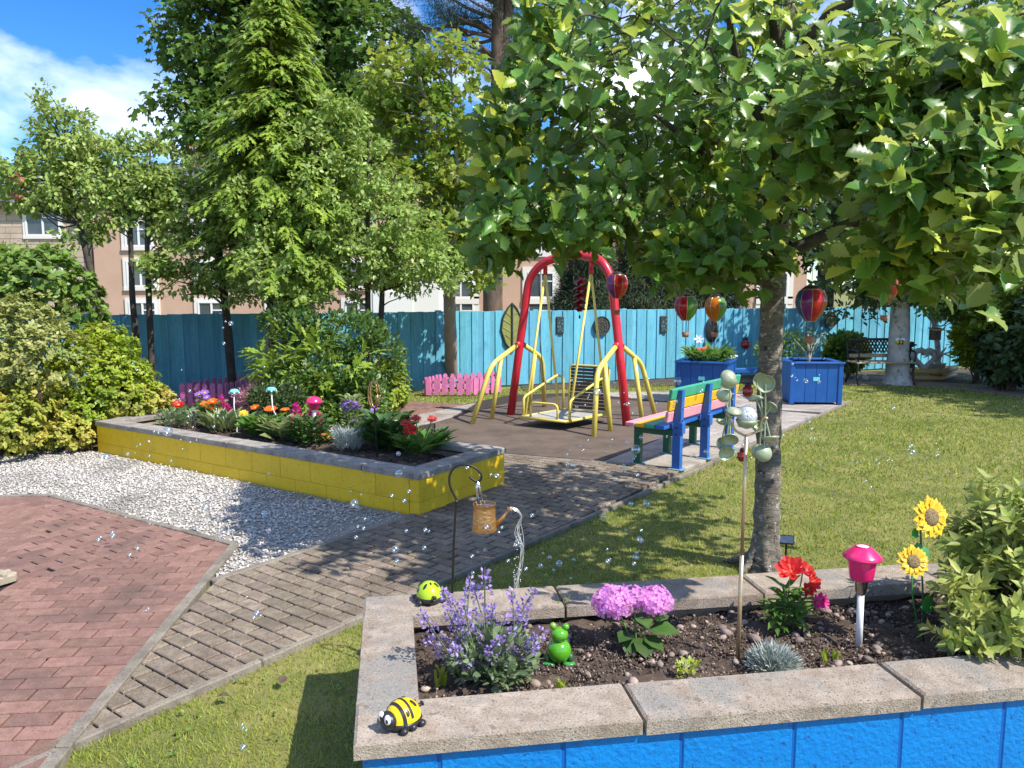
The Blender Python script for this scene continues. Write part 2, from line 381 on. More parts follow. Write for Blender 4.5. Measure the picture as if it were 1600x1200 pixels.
def pave(parent, region, org, ldir, Lb, Wb, gap, z1, h, m, name, limit=300, stag=.5, ch=.004, jit=.0012, seed=3, gx=1.):
    rng = np.random.default_rng(seed); region = ccw([tuple(p)[:2] for p in region]); u = Vector(tuple(ldir)[:2]).normalized(); w = Vector((-u.y, u.x)); org = Vector(org[:2])
    loc = [((Vector(p)-org).dot(u), (Vector(p)-org).dot(w)) for p in region]; a0, a1 = min(l_[0] for l_ in loc), max(l_[0] for l_ in loc); b0, b1 = min(l_[1] for l_ in loc), max(l_[1] for l_ in loc)
    g = gap/2; items = []
    for j in range(math.floor(b0/Wb), math.ceil(b1/Wb)):
        for i in range(math.floor(a0/Lb)-1, math.ceil(a1/Lb)+1):
            x = (i+(j % 2)*stag)*Lb; y = j*Wb; h_ = g*gx; q = [(x+h_, y+g), (x+Lb-h_, y+g), (x+Lb-h_, y+Wb-g), (x+h_, y+Wb-g)]
            q = [tuple(org+u*a+w*b) for a, b in q]; c = clip(q, region)
            if len(c) < 3: continue
            ar = area(c)
            if ar < .06*Lb*Wb: continue
            ctr = np.array([sum(p[0] for p in c)/len(c), sum(p[1] for p in c)/len(c), 0.]); px, py, dz = project(ctr)
            if dz < .5 or px < -260 or px > 1860 or py > 1420: continue
            items.append((dz, c, abs(ar-(Lb-gap*gx)*(Wb-gap)) < 1e-6, ctr, x, y))
    items.sort(key=lambda t: t[0]); full = MB(); e_ = g*gx; prism(full, [(-Lb/2+e_, -Wb/2+g), (Lb/2-e_, -Wb/2+g), (Lb/2-e_, Wb/2-g), (-Lb/2+e_, Wb/2-g)], -h, 0, ch); fm = full.mesh(name, m)
    rest = MB(); ang = math.atan2(u.y, u.x)
    for k, (dz, c, isfull, ctr, x, y) in enumerate(items):
        dzv = (rng.random()-.5)*2*jit
        if k < limit:
            if isfull:
                o = link(name, fm, parent, (ctr[0], ctr[1], z1+dzv)); o.rotation_euler = ((rng.random()-.5)*.02, (rng.random()-.5)*.012, ang)
            else:
                b = MB(); prism(b, [(p[0]-ctr[0], p[1]-ctr[1]) for p in c], -h, 0, ch); b.build(name, m, parent, loc=(ctr[0], ctr[1], z1+dzv))
        else: prism(rest, c, z1-h+dzv, z1+dzv, ch, 0, rng.random())
    if rest.v: tag(rest.build(name+'_field', m, parent), kind='stuff')
    return len(items)
# ------------------------------------------------------------------ materials
mat('lawn_soil', (.14, .15, .035), (.25, .22, .07), 3.5, .95, .5, 60, stain=(.085, .115, .022), ss=.9, sthr=(.5, .66))
mat('grass_blade', (.235, .315, .045), (.35, .375, .08), .9, .6, var=.42, hue=.025, trans=.3, stain=(.165, .245, .03), ss=.7, sthr=(.48, .66), spec=.25)
mat('red_brick', (.21, .113, .086), (.28, .158, .124), 16, .85, .45, 160, var=.2, hue=.004, stain=(.12, .075, .06), ss=1.9, sthr=(.5, .72), speck=[((.12, .07, .055), 110, .58, .7), ((.38, .27, .24), 130, .64, .74)])
mat('tan_brick', (.19, .148, .106), (.28, .225, .165), 14, .88, .5, 150, var=.24, hue=.01, stain=(.115, .085, .058), ss=2.1, sthr=(.46, .68), speck=[((.11, .085, .06), 95, .56, .68), ((.42, .36, .28), 120, .63, .72)])
mat('joint_dirt', (.022, .016, .012), (.05, .036, .025), 20, .95, .4, 80)
mat('kerb_stone', (.19, .165, .13), (.28, .245, .195), 9, .9, .4, 120, stain=(.13, .11, .085), ss=4, sthr=(.48, .68), speck=[((.12, .1, .08), 90, .57, .67)])
mat('slab_concrete', (.33, .29, .25), (.43, .385, .335), 5, .9, .35, 140, var=.1, stain=(.2, .17, .14), ss=2.2, sthr=(.5, .7), speck=[((.2, .17, .14), 70, .57, .68)])
mat('safety_mat', (.105, .075, .055), (.15, .108, .08), 2.4, .9, .4, 220, stain=(.06, .045, .036), ss=1.1)
mat('far_path', (.2, .14, .11), (.27, .2, .16), 3, .9, .3, 80)
mat('soil', (.045, .03, .022), (.10, .07, .05), 18, .95, .9, 45)
mat('bark_soil', (.085, .055, .04), (.16, .105, .075), 22, .95, .9, 60)
mat('gravel_stone', (.48, .45, .405), (.66, .63, .58), 30, .8, var=.28, stain=(.26, .24, .21), ss=1.3, sthr=(.5, .72))
mat('gravel_bed', (.22, .195, .16), (.34, .31, .27), 60, .9, .6, 90)
mat('pebble', (.20, .145, .12), (.36, .29, .24), 8, .75, .3, 60, var=.4, hue=.02)
mat('crumb', (.05, .034, .026), (.13, .09, .065), 9, .95, var=.5)
mat('coping', (.27, .215, .165), (.41, .345, .28), 13, .9, .5, 170, var=.1, stain=(.255, .24, .215), ss=3.2, sthr=(.5, .62), c3=(.35, .285, .225), detail=9, speck=[((.17, .13, .10), 120, .57, .66), ((.50, .45, .38), 150, .62, .72), ((.2, .165, .13), 22, .62, .7)])
mat('coping_dark', (.25, .225, .195), (.37, .335, .29), 9, .9, .45, 100, var=.08, stain=(.15, .13, .11), ss=4, sthr=(.5, .7), speck=[((.12, .1, .085), 80, .57, .67), ((.5, .46, .4), 100, .62, .7)])
mat('inner_block', (.32, .25, .18), (.42, .34, .25), 8, .9, .6, 70, stain=(.2, .15, .1), ss=6)
mat('yellow_paint', (.78, .50, .012), (.84, .55, .02), 5, .5, .3, 70, var=.05, stain=(.58, .37, .02), ss=3.5, sthr=(.58, .78), speck=[((.3, .2, .03), 70, .63, .72)])
mat('blue_paint', (.0, .19, .58), (.0, .22, .64), 4, .42, .6, 55, var=.04, stain=(.0, .13, .49), ss=4, sthr=(.52, .75), speck=[((.01, .09, .34), 60, .63, .72)])
mat('mortar_yellow', (.5, .31, .012), None, 5, .6)
mat('mortar_blue', (.0, .10, .4), None, 5, .6)
mat('fence_paint', (.10, .38, .51), (.15, .47, .60), 3, .6, .5, 30, var=.13, hue=.008, streak=(8, 8, .8), stain=(.085, .28, .38), ss=2.2, sthr=(.55, .75), speck=[((.07, .24, .33), 26, .64, .74)])
mat('pink_paint', (.58, .16, .34), (.64, .21, .40), 12, .5, .2, 40, var=.07)
mat('red_steel', (.58, .012, .03), (.64, .02, .045), 6, .32, coat=.3, stain=(.42, .012, .02), ss=9, sthr=(.6, .8))
mat('yellow_steel', (.72, .58, .10), (.78, .64, .15), 9, .35, coat=.25, stain=(.55, .42, .08), ss=8, sthr=(.62, .8))
mat('dark_slat', (.045, .033, .026), (.075, .055, .042), 6, .6, .4, 40, var=.15)
mat('deck_plate', (.36, .35, .33), (.44, .43, .41), 16, .6, .5, 200)
mat('bench_green', (.05, .33, .2), (.06, .38, .235), 9, .45, .2, 50)
mat('bench_dkgreen', (.012, .085, .045), (.02, .11, .06), 9, .5, .2, 50)
mat('bench_yellow', (.78, .42, .01), (.82, .47, .02), 9, .45, .2, 50)
mat('bench_pink', (.72, .30, .36), (.77, .36, .41), 9, .45, .2, 50)
mat('bench_blue', (.018, .115, .42), (.028, .14, .48), 9, .45, .2, 50)
mat('bench_foot', (.12, .25, .34), (.16, .3, .38), 9, .6)
mat('box_blue', (.006, .08, .30), (.01, .10, .36), 5, .45, .2, 40, var=.05, stain=(.006, .085, .33), ss=3)
mat('aqua_tag', (.16, .6, .62), None)
mat('black_metal', (.015, .013, .013), (.03, .026, .024), 20, .42, metal=.3)
mat('black_plastic', (.02, .02, .022), None, rough=.38)
mat('copper', (.62, .33, .13), (.72, .42, .18), 40, .3, .5, 90, metal=.85)
mat('brass', (.5, .36, .2), (.6, .46, .28), 20, .35, metal=.7)
mat('silver', (.7, .7, .7), None, rough=.2, metal=1.)
mat('wire_white', (.75, .75, .72), None, rough=.3, metal=.3)
mat('glass_panel', (.04, .06, .1), (.07, .1, .16), 30, .12, coat=.6)
mat('cup_green', (.30, .36, .22), (.41, .46, .31), 14, .38, var=.06, stain=(.5, .32, .2), ss=16, sthr=(.62, .78), metal=.25)
mat('crackle', (.55, .6, .66), (.9, .92, .95), 130, .1, .9, 160, metal=.35, coat=.6)
mat('lime_shell', (.42, .62, .01), None, rough=.28, coat=.4)
mat('gold_shell', (.85, .60, .005), None, rough=.28, coat=.4)
mat('frog_green', (.085, .33, .012), (.1, .38, .016), 5, .18, coat=.8)
mat('frog_light', (.2, .42, .02), None, rough=.2, coat=.8)
mat('white_gloss', (.82, .82, .8), None, rough=.3)
mat('pink_shade', (.78, .02, .16), None, rough=.3, coat=.4)
mat('white_paint', (.78, .78, .76), (.82, .82, .8), 8, .5)
mat('red_shell', (.42, .008, .012), None, rough=.2, coat=.7)
mat('plaque_dark', (.02, .024, .026), (.045, .05, .05), 30, .5, .5, 80)
mat('plaque_teal', (.03, .13, .16), (.10, .2, .2), 40, .5, .4, 60)
mat('bronze_deep', (.035, .028, .018), (.12, .1, .07), 60, .5, .8, 120)
mat('plaque_olive', (.22, .25, .05), (.28, .3, .08), 14, .4, coat=.4)
mat('wicker', (.42, .4, .38), (.6, .58, .55), 40, .7, .7, 90)
mat('iron', (.03, .025, .022), (.06, .05, .042), 20, .5, metal=.4)
mat('bench_wood', (.36, .29, .18), (.44, .36, .24), 12, .6)
mat('gold_wood', (.4, .28, .1), (.48, .34, .14), 9, .6, .2, 40)
mat('timber', (.35, .29, .2), (.46, .39, .29), 10, .8, .5, 60, streak=(3, 14, 14))
mat('terracotta', (.42, .17, .1), (.48, .22, .14), 9, .8)
mat('stone_ball', (.42, .4, .37), (.55, .53, .5), 30, .8, .4, 60)
mat('cord', (.1, .08, .06), None, rough=.8)
for nme, c in dict(red=(.60, .02, .025), orange=(.72, .22, .02), yellow=(.62, .50, .03), green=(.12, .36, .06), teal=(.01, .26, .3), blue=(.02, .14, .42), purple=(.24, .03, .26), magenta=(.5, .02, .16)).items():
    mat('balloon_'+nme, c, None, rough=.2, coat=.6, trans=.3)
mat('spinner_red', (.22, .008, .012), None, rough=.25, coat=.5, trans=.25)
# plants
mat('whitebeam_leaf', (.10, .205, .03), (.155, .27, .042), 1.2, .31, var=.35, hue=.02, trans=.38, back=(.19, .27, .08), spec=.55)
mat('whitebeam_sunlit', (.37, .46, .045), (.50, .56, .08), 2.2, .36, var=.25, hue=.015, trans=.42, back=(.34, .42, .08), spec=.55)  # brighter copy of the whitebeam leaf, with sunlight painted into its colour
mat('alder_leaf', (.22, .32, .065), (.33, .42, .12), .9, .42, var=.4, hue=.02, trans=.32, spec=.5)
mat('birch_leaf', (.23, .34, .065), (.34, .44, .13), .9, .42, var=.4, hue=.02, trans=.34, spec=.5)
mat('maple_dark', (.07, .145, .02), (.105, .19, .028), .6, .5, var=.45, hue=.015, trans=.3)
mat('maple_gold', (.15, .25, .03), (.28, .34, .045), 1.1, .5, var=.4, hue=.02, trans=.4)
mat('conifer_leaf', (.18, .28, .03), (.25, .35, .04), .8, .55, var=.35, hue=.012, trans=.28)
mat('pine_leaf', (.035, .065, .03), (.05, .085, .04), 1, .55, var=.3, trans=.12)
mat('yew_leaf', (.03, .055, .022), (.05, .08, .032), 1, .55, var=.4, trans=.15)
mat('far_leaf', (.055, .10, .025), (.085, .14, .035), .3, .55, var=.4, trans=.25)
mat('shrub_lime', (.23, .33, .02), (.34, .39, .03), 1.6, .5, var=.3, hue=.02, trans=.3, stain=(.17, .27, .025), ss=1.2)
mat('shrub_bronze', (.29, .32, .08), (.38, .39, .13), 2.2, .55, var=.28, hue=.02, trans=.25, stain=(.2, .27, .05), ss=2.0, sthr=(.48, .6))
mat('shrub_gold', (.33, .37, .04), (.46, .39, .08), 3, .55, var=.28, hue=.02, trans=.25, stain=(.26, .31, .04), ss=2.4, sthr=(.48, .6))
mat('shrub_green', (.115, .21, .03), (.18, .28, .05), 1.6, .42, var=.35, hue=.015, trans=.28)
mat('shrub_mid', (.07, .145, .028), (.115, .2, .04), 1.6, .4, var=.4, hue=.015, trans=.28)
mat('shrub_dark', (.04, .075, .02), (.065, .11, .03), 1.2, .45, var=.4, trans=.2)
mat('sage_leaf', (.27, .35, .06), (.44, .48, .13), 9, .5, var=.3, hue=.015, trans=.32, back=(.33, .37, .17))
mat('acer_red', (.22, .035, .035), (.36, .13, .05), 5, .5, var=.35, hue=.02, trans=.35)
mat('catmint_leaf', (.14, .21, .09), (.19, .26, .12), 20, .6, var=.3, trans=.25)
mat('leaf_green', (.085, .2, .028), (.14, .27, .05), 14, .4, var=.3, hue=.012, trans=.28)
mat('leaf_deep', (.05, .12, .025), (.08, .16, .035), 14, .4, var=.3, trans=.2)
mat('leaf_hosta', (.14, .22, .06), (.3, .33, .14), 22, .45, var=.25, trans=.3)
mat('leaf_silver', (.38, .43, .38), (.5, .54, .49), 20, .7, var=.2, trans=.15)
mat('blade_lime', (.26, .36, .03), (.36, .43, .05), 14, .45, var=.2, trans=.35)
mat('stem_green', (.09, .17, .03), (.13, .2, .04), 20, .5)
mat('stem_brown', (.07, .045, .03), (.11, .075, .05), 20, .8)
mat('tin_green', (.04, .25, .05), (.06, .3, .07), 20, .35)
mat('tin_dark', (.03, .09, .035), None, rough=.4)
mat('hydrangea', (.60, .22, .58), (.74, .36, .62), 18, .55, var=.16, hue=.03, trans=.3)
mat('catmint_flower', (.31, .2, .48), (.43, .31, .60), 40, .6, var=.25, hue=.02, trans=.25)
mat('petal_red', (.62, .02, .015), (.68, .05, .03), 30, .45, var=.15, trans=.3)
mat('petal_orange', (.72, .13, .015), (.78, .18, .02), 30, .45, var=.15, trans=.3)
mat('petal_magenta', (.56, .02, .2), (.64, .05, .27), 30, .5, var=.2, trans=.25)
mat('petal_pink', (.72, .36, .42), (.76, .46, .5), 30, .5, var=.15, trans=.25)
mat('petal_white', (.74, .72, .74), None, rough=.5, var=.1, trans=.2)
mat('petal_purple', (.26, .10, .50), (.34, .17, .58), 30, .5, var=.2, trans=.25)
mat('petal_yellow', (.78, .52, .02), (.8, .6, .05), 30, .5, var=.1, trans=.2)
mat('sunflower', (.80, .55, .02), (.78, .42, .02), 45, .4, var=.1)
mat('seed_brown', (.10, .055, .03), (.4, .3, .14), 220, .8, .8, 250)
mat('seed_dark', (.05, .03, .02), (.12, .08, .04), 90, .8, .5, 200)
mat('bark_grey', (.12, .098, .074), (.25, .22, .18), 15, .9, .8, 34, streak=(1, 1, 4), stain=(.10, .08, .058), ss=7, sthr=(.45, .7), detail=9, speck=[((.42, .4, .35), 34, .60, .68), ((.04, .032, .025), 26, .62, .7)])
mat('bark_pale', (.27, .225, .17), (.35, .3, .235), 10, .9, .5, 30, streak=(1, 1, .4))
mat('bark_birch', (.40, .37, .33), (.55, .52, .48), 9, .85, .5, 40, stain=(.15, .13, .11), ss=7, sthr=(.56, .66))
mat('bark_dark', (.045, .036, .028), (.085, .07, .055), 12, .95, .7, 30)
mat('bark_pine', (.085, .06, .045), (.16, .11, .08), 8, .95, .9, 20, streak=(1, 1, .3))
# buildings
mat('sandstone', (.46, .36, .27), (.56, .45, .35), 1.5, .9, .3, 20, var=.12)
mat('mortar', (.34, .29, .24), None, rough=.95)
mat('harling', (.50, .33, .24), (.55, .37, .275), .6, .95, .3, 60)
mat('slate', (.085, .085, .095), (.13, .13, .14), 4, .7, .3, 20, var=.15)
mat('upvc', (.78, .78, .77), None, rough=.4)
mat('surround', (.74, .70, .66), None, rough=.7)
mat('window_glass', (.06, .075, .09), (.10, .12, .14), .7, .06, spec=.8)
mat('brick_red', (.42, .16, .09), (.5, .2, .12), 3, .9)
mat('pipe_brown', (.12, .07, .05), None, rough=.6)
mat('render_white', (.76, .75, .72), None, rough=.9)
mat('lamp_grey', (.4, .42, .42), None, rough=.5)

# ------------------------------------------------------------------ the ground
big = MB(); big.add([(-400, -30, 0), (400, -30, 0), (400, 900, 0), (-400, 900, 0)], [(0, 1, 2, 3)])
lawn = big.build('lawn', 'lawn_soil', loc=(0, 0, -.03)); lawn['kind'] = 'structure'
D = Vector((.6, .803, 0)).normalized(); E_ = Vector((D.y, -D.x, 0))          # the garden's own axes: along and across the path
K0 = Vector((-1.82, 2.89, 0))
def KD(t, s=0.): return K0+D*t+E_*s                                          # s<0 lies on the path
YC = Vector((-.742, 6.125, 0)); YU = Vector((-.838, .546, 0)).normalized(); YV = Vector((-YU.y, YU.x, 0))*-1
if YV.y < 0: YV = -YV
YL, YW = 4.68, 1.26
RA, RB, RC = Vector((-1.79, 2.83, 0)), Vector((-1.99, 5.385, 0)), Vector((-4.057, 6.716, 0))
rdir1 = (RB-RA).normalized(); RA0 = RA-rdir1*1.6
rdir2 = (RC-RB).normalized()
# red paving: three sectors that meet on seams running in to the timber frame
RH = P(30, 908); RD = RC+Vector((-3.2, -.25, 0))
red_base = sheet('red_paving', [RA0, RB, RC, RD, RD+Vector((0, -6, 0)), RA0+Vector((-4, 0, 0))], -.014, 'joint_dirt')
pave(red_base, [RA0, RB, RH, RH+Vector((-.3, -4.2, 0))], RB, (-rdir1.y, rdir1.x), .208, .105, .0095, .006, .05, 'red_brick', 'brick', 190, seed=4)
pave(red_base, [RB, RC, RC+(RH-RC)*.97+Vector((-.25, .1, 0)), RH], RB, (rdir2.y, -rdir2.x), .208, .105, .0095, .006, .05, 'red_brick', 'brick', 110, seed=5)
pave(red_base, [RC, RD, RH+Vector((-2.5, .2, 0)), RH+Vector((-.1, .04, 0))], RC, (0.05, 1), .205, .103, .007, .006, .05, 'red_brick', 'brick', 0, seed=6)
# tan path
tB = (YC-KD(0)).dot(D); YR = YC+YV*YW
mat1, mat2 = P(940, 722), P(792, 709.5); mdir = (mat1-mat2).normalized()
pathpoly = [KD(-.35, -.0), KD(tB+.3), KD(tB+.3, -1.1), KD(2.06, -1.1), KD(.0, .02)]
kend = mat1+mdir*.86
path_base = sheet('path', [KD(-.04), kend, mat1, mat1-mdir*2.6, YR, YC, KD(1.45, -1.1)], -.012, 'joint_dirt')
tt = (kend-K0).dot(D)
n1 = pave(path_base, [KD(-.02), KD(tB), KD(tB, -1.1), KD(1.45, -1.1)], KD(0), E_, .2, .1, .010, .006, .05, 'tan_brick', 'brick', 300, seed=7, ch=.005, gx=1.6)
n2 = pave(path_base, [KD(tB), kend, mat1, mat1-mdir*1.15, YC], KD(0), E_, .2, .1, .011, .006, .05, 'tan_brick', 'brick', 0, seed=8, ch=.005, gx=1.5)
def kerb(name, a, b, w=.05, h=.014, seg=.91, m='kerb_stone', side=1):
    a, b = Vector(a), Vector(b); d = (b-a); l_ = d.length; d.normalize(); w_ = Vector((-d.y, d.x, 0))*w*side
    root = MB(); root.box((0, 0, -.06), (l_, w*.6, .05)); ang = math.atan2(d.y, d.x)
    root = root.build(name, 'joint_dirt', None, loc=(a+b)/2+w_/2); root.rotation_euler = (0, 0, ang); root['kind'] = 'structure'
    n = max(1, round(l_/seg)); s = l_/n; t = MB(); t.box((0, 0, 0), (s-.006, w, .12), ch=.006); me = t.mesh('kerbstone', m)
    for i in range(n): o = link('kerbstone', me, root, (-l_/2+(i+.5)*s, 0, h-.06+random.uniform(-.003, .003))); o.rotation_euler = (0, 0, random.uniform(-.006, .006))
    return root
kerb('path_kerb', KD(-.9), KD(tt+6.1), .038, .010, side=-1)
kerb('path_kerb', KD(1.42, -1.1), YC+YU*.02, .05, .012, side=1)
kerb('paving_kerb', RA0, RB, .06, .02, side=-1)
kerb('paving_kerb', RB, RC, .05, .014, side=-1)
kerb('paving_kerb', RC, RD, .05, .014, side=-1)
kerb('mat_kerb', mat1-mdir*1.1, kend, .05, .01, side=-1)
# slabs: by the bench, behind the mat and on to the planter box
MA = Vector((.555, .832, 0)).normalized()
mp_r = mat1+MA*4.6
slab_base = sheet('slab_path', [mat1, kend, KD(tt+6.1), KD(tt+6.1)+Vector((-2.4, 1.2, 0)), P(1000, 612), P(874, 613), P(797, 616), P(722, 631), P(640, 650), P(560, 668), YR+YU*2.2, mat2], -.013, 'joint_dirt')
pave(slab_base, [mat1, kend, KD(tt+4.4), mp_r], KD(0), D, .6, .6, .012, .004, .06, 'slab_concrete', 'slab', 120, stag=0, ch=.006, seed=9)
pave(slab_base, [mp_r, KD(tt+4.4), KD(tt+6.1), KD(tt+6.1)+Vector((-2.2, 1.2, 0)), P(1000, 612.5), P(874, 614), P(874, 620.5)], KD(0), D, .6, .6, .012, .004, .06, 'slab_concrete', 'slab', 120, stag=0, ch=.006, seed=10)
pave(slab_base, [P(874, 614), P(797, 616.5), P(722, 632), P(640, 651), P(560, 668), P(640, 690), P(700, 655), P(874, 621)], KD(0), D, .6, .6, .012, .004, .06, 'slab_concrete', 'slab', 120, stag=0, ch=.006, seed=11)
ml = P(690, 650)
safety = sheet('safety_mat', [mat1, mp_r, P(874, 620), P(791, 631.5), P(720, 649), P(680, 661), YR+YU*.9+YV*.1, mat2-mdir*.6], .012, 'safety_mat', th=.04)
redp = sheet('red_patch', [P(640, 628), P(722, 632), P(640, 650), P(560, 664), P(560, 640)], -.006, 'joint_dirt')
pave(redp, [P(640, 628), P(726, 632), P(640, 650), P(560, 664), P(560, 640)], KD(0), E_, .2, .1, .008, .006, .03, 'red_brick', 'brick', 0, seed=12)
# gravel, beds
G = [KD(1.44, -1.12), YC, YC+YU*YL, P(60, 705), P(-160, 735), RD+Vector((0, .3, 0)), RC, RB]
gravel_bed = sheet('gravel_bed', G, -.010, 'gravel_bed')
sheet('soil_bed', [YC+YU*(YL+.05), YC+YU*4.0+YV*1.2, P(300, 640), P(200, 622), P(-260, 640), P(-300, 745), P(60, 712), P(110, 703)], -.006, 'bark_soil')
sheet('fence_bed', [P(815, 608), P(1180, 597), P(1480, 590), P(1500, 574), P(815, 598)], -.012, 'soil')
sheet('far_path', [P(1240, 590), P(1330, 600), P(1420, 600), P(1500, 606), P(1620, 622), P(1640, 612), P(1520, 592), P(1300, 584)], -.011, 'far_path')
sheet('dark_bed', [P(1440, 594), P(1620, 606), P(1800, 600), P(1800, 570), P(1460, 575)], -.008, 'soil')

# grass: single blades, thinner with distance
def grass():
    rng = np.random.default_rng(11); pos = []
    ex = [[KD(-2), KD(tt+6.2), KD(tt+6.2, -9), KD(-2, -9)], [Vector((-.45, 2.25, 0)), Vector((2.9, 2.78, 0)), Vector((2.72, 3.85, 0)), Vector((-.62, 3.33, 0))]]
    for (y0, y1, dens, w, hh) in ((1.7, 3.3, 9500, .0042, .028), (3.3, 5, 5200, .0055, .027), (5, 7.5, 2800, .008, .026), (7.5, 11, 1300, .012, .034), (11, 18, 520, .02, .034)):
        x0, x1 = -.72*y1, .78*y1; n = int((y1-y0)*(x1-x0)*dens); p = np.stack([rng.uniform(x0, x1, n), rng.uniform(y0, y1, n)], 1)
        keep = ~(inside(p, ex[0]) | inside(p, ex[1])); q = (np.abs(p[:, 0]) < .72*p[:, 1]+.3)
        if y1 > 10: keep &= (p[:, 1] < 14.7+.37*p[:, 0]-.5)
        keep &= q; p = p[keep]
        a = rng.random(len(p)); pos.append((p, np.full(len(p), w)*(.7+.6*rng.random(len(p))), hh*(.55+.8*rng.random(len(p)))))
    # grass strip between the slabs and the fence, left part
    strip = [tuple(P(*q))[:2] for q in ((640, 628), (725, 631), (800, 616), (880, 609), (1240, 606), (1240, 600), (1000, 600), (800, 603), (600, 618))]
    p = np.stack([rng.uniform(-3, 6, 26000), rng.uniform(12, 17, 26000)], 1); p = p[inside(p, strip)]; pos.append((p, np.full(len(p), .02), np.full(len(p), .035)))
    p = np.concatenate([a[0] for a in pos]); w = np.concatenate([a[1] for a in pos]); h = np.concatenate([a[2] for a in pos]); n = len(p)
    # tufts: clumps of longer and of thin, worn grass
    lean = rng.normal(size=(n, 3))*.55; lean[:, 2] = 1
    fx = np.sin(p[:, 0]*3.1+1.7*np.sin(p[:, 1]*2.3))*np.sin(p[:, 1]*2.7+1.3*np.sin(p[:, 0]*1.9)); h = h*(1+.22*fx)
    d = nrm(lean); ax = np.stack([np.cos(rng.random(n)*6.28), np.sin(rng.random(n)*6.28), np.zeros(n)], 1)
    Rm = frames(d, np.cross(ax, d)); sc = np.stack([w, h, h], 1)
    pos3 = np.concatenate([p, np.full((n, 1), -.03)], 1)
    tag(scatter('grass', BLADE, pos3, Rm, sc, 'grass_blade'), 'short mown grass of the lawn, yellowish in the sun', 'grass', kind='stuff'); return n
ngrass = grass()
def gravel():
    rng = np.random.default_rng(5); g = [tuple(p)[:2] for p in G]; xs = [p[0] for p in g]; ys = [p[1] for p in g]
    n = 70000; p = np.stack([rng.uniform(min(xs), max(xs), n), rng.uniform(min(ys), max(ys), n)], 1); p = p[inside(p, g)]
    # thinner where the bed runs out at the planter's corner and along its foot
    d = np.minimum(np.linalg.norm(p-np.array(YC[:2])+np.array([.35, .5]), axis=1), 2); foot = (p-np.array(YC[:2])) @ np.array([-YV.x, -YV.y])
    p = p[(rng.random(len(p)) < np.clip(d*1.4-.12, .1, 1)) & (rng.random(len(p)) < np.clip(foot*9, .05, 1))]; n = len(p)
    Rm = frames(rand_dirs(n, rng)*np.array([1, 1, .25]), rand_dirs(n, rng)+np.array([0, 0, 1.5])); s = .0095*(.55+rng.random(n)**2*1.2)
    sc = np.stack([s*1.25, s, s*.75], 1); z = -.006+rng.random(n)*.008
    tag(scatter('gravel', STONE, np.concatenate([p, z[:, None]], 1), Rm, sc, 'gravel_stone', rnd=rng.random(n)), 'white stone chips spread between the planter and the red paving', 'gravel', kind='stuff')
gravel()
def litter():
    rng = np.random.default_rng(15); n = 900; p = np.stack([rng.uniform(-4.2, 3.5, n), rng.uniform(2.6, 10, n)], 1); s = (p-np.array(K0[:2])) @ np.array([E_.x, E_.y]); t = (p-np.array(K0[:2])) @ np.array([D.x, D.y])
    k = (s < .0) & (s > -1.1) & ((rng.random(n) < .25) | (np.abs(s+.03) < .1) | (np.abs(s+1.07) < .08)) | ((s < -1.2) & (p[:, 0] < -1.95) & (p[:, 1] < 5.3) & (rng.random(n) < .2)); p = p[k]; n = len(p)
    d = rand_dirs(n, rng)*np.array([1, 1, .15]); tag(scatter('leaf_litter', LEAF2, np.concatenate([p, np.full((n, 1), .011)], 1), frames(nrm(d), rand_dirs(n, rng)*.3+np.array([0, 0, 1])), rng.uniform(.008, .028, n), 'stem_brown'), 'brown leaf bits and twigs lying on the paving', 'leaf litter', kind='stuff')
    n = 2600; p = np.stack([rng.uniform(-2, 8, n), rng.uniform(2.2, 12, n)], 1); s = (p-np.array(K0[:2])) @ np.array([E_.x, E_.y]); fld = np.sin(p[:, 0]*2.1+1.1)*np.sin(p[:, 1]*1.7)+.6*rng.normal(size=n); p = p[(s > .1) & (fld > .35) & ~inside(p, [(-.45, 2.25), (2.9, 2.78), (2.72, 3.85), (-.62, 3.33)])]; n = len(p); p = np.repeat(p, 4, 0)+rng.normal(size=(n*4, 2))*.012; n = len(p)
    d = rand_dirs(n, rng)*np.array([1, 1, .2]); tag(scatter('clover', LEAF_S, np.concatenate([p, rng.uniform(-.008, .004, (n, 1))], 1), frames(nrm(d), rand_dirs(n, rng)*.4+np.array([0, 0, 1])), rng.uniform(.014, .03, n), 'shrub_green'), 'clover and small weeds in the lawn', 'clover', kind='stuff')
litter()
# ------------------------------------------------------------------ fence and houses
def fence():
    t = thing('garden_fence', 'long turquoise timber board fence along the back of the garden', 'fence', (0, 14.8, 0), math.atan(.37))
    k = 1/math.cos(math.atan(.37)); b = MB(); b.box((0, 0, 0), (.122, .016, 1.4), ch=.003); me = b.mesh('board', 'fence_paint'); x = -9.2; rng = random.Random(3)
    far = MB()
    side = 1
    while x < 16.5:
        side = -side; o = link('board', me, t, (x*1.0, side*.0095+rng.uniform(-.0008, .0008), .7+rng.uniform(-.008, .008))); o.rotation_euler = (0, 0, rng.uniform(-.006, .006)); x += .114+rng.uniform(-.002, .003)
    r = MB()
    for z in (.3, 1.1): r.box((3.6, .05, z), (25.6, .05, .08))
    r.build('rail', 'fence_paint', t); p = MB(); p.box((0, .1, .7), (.1, .1, 1.44)); pm = p.mesh('post', 'fence_paint')
    for i in range(14): link('post', pm, t, (-9+i*1.9, 0, 0))
fence()

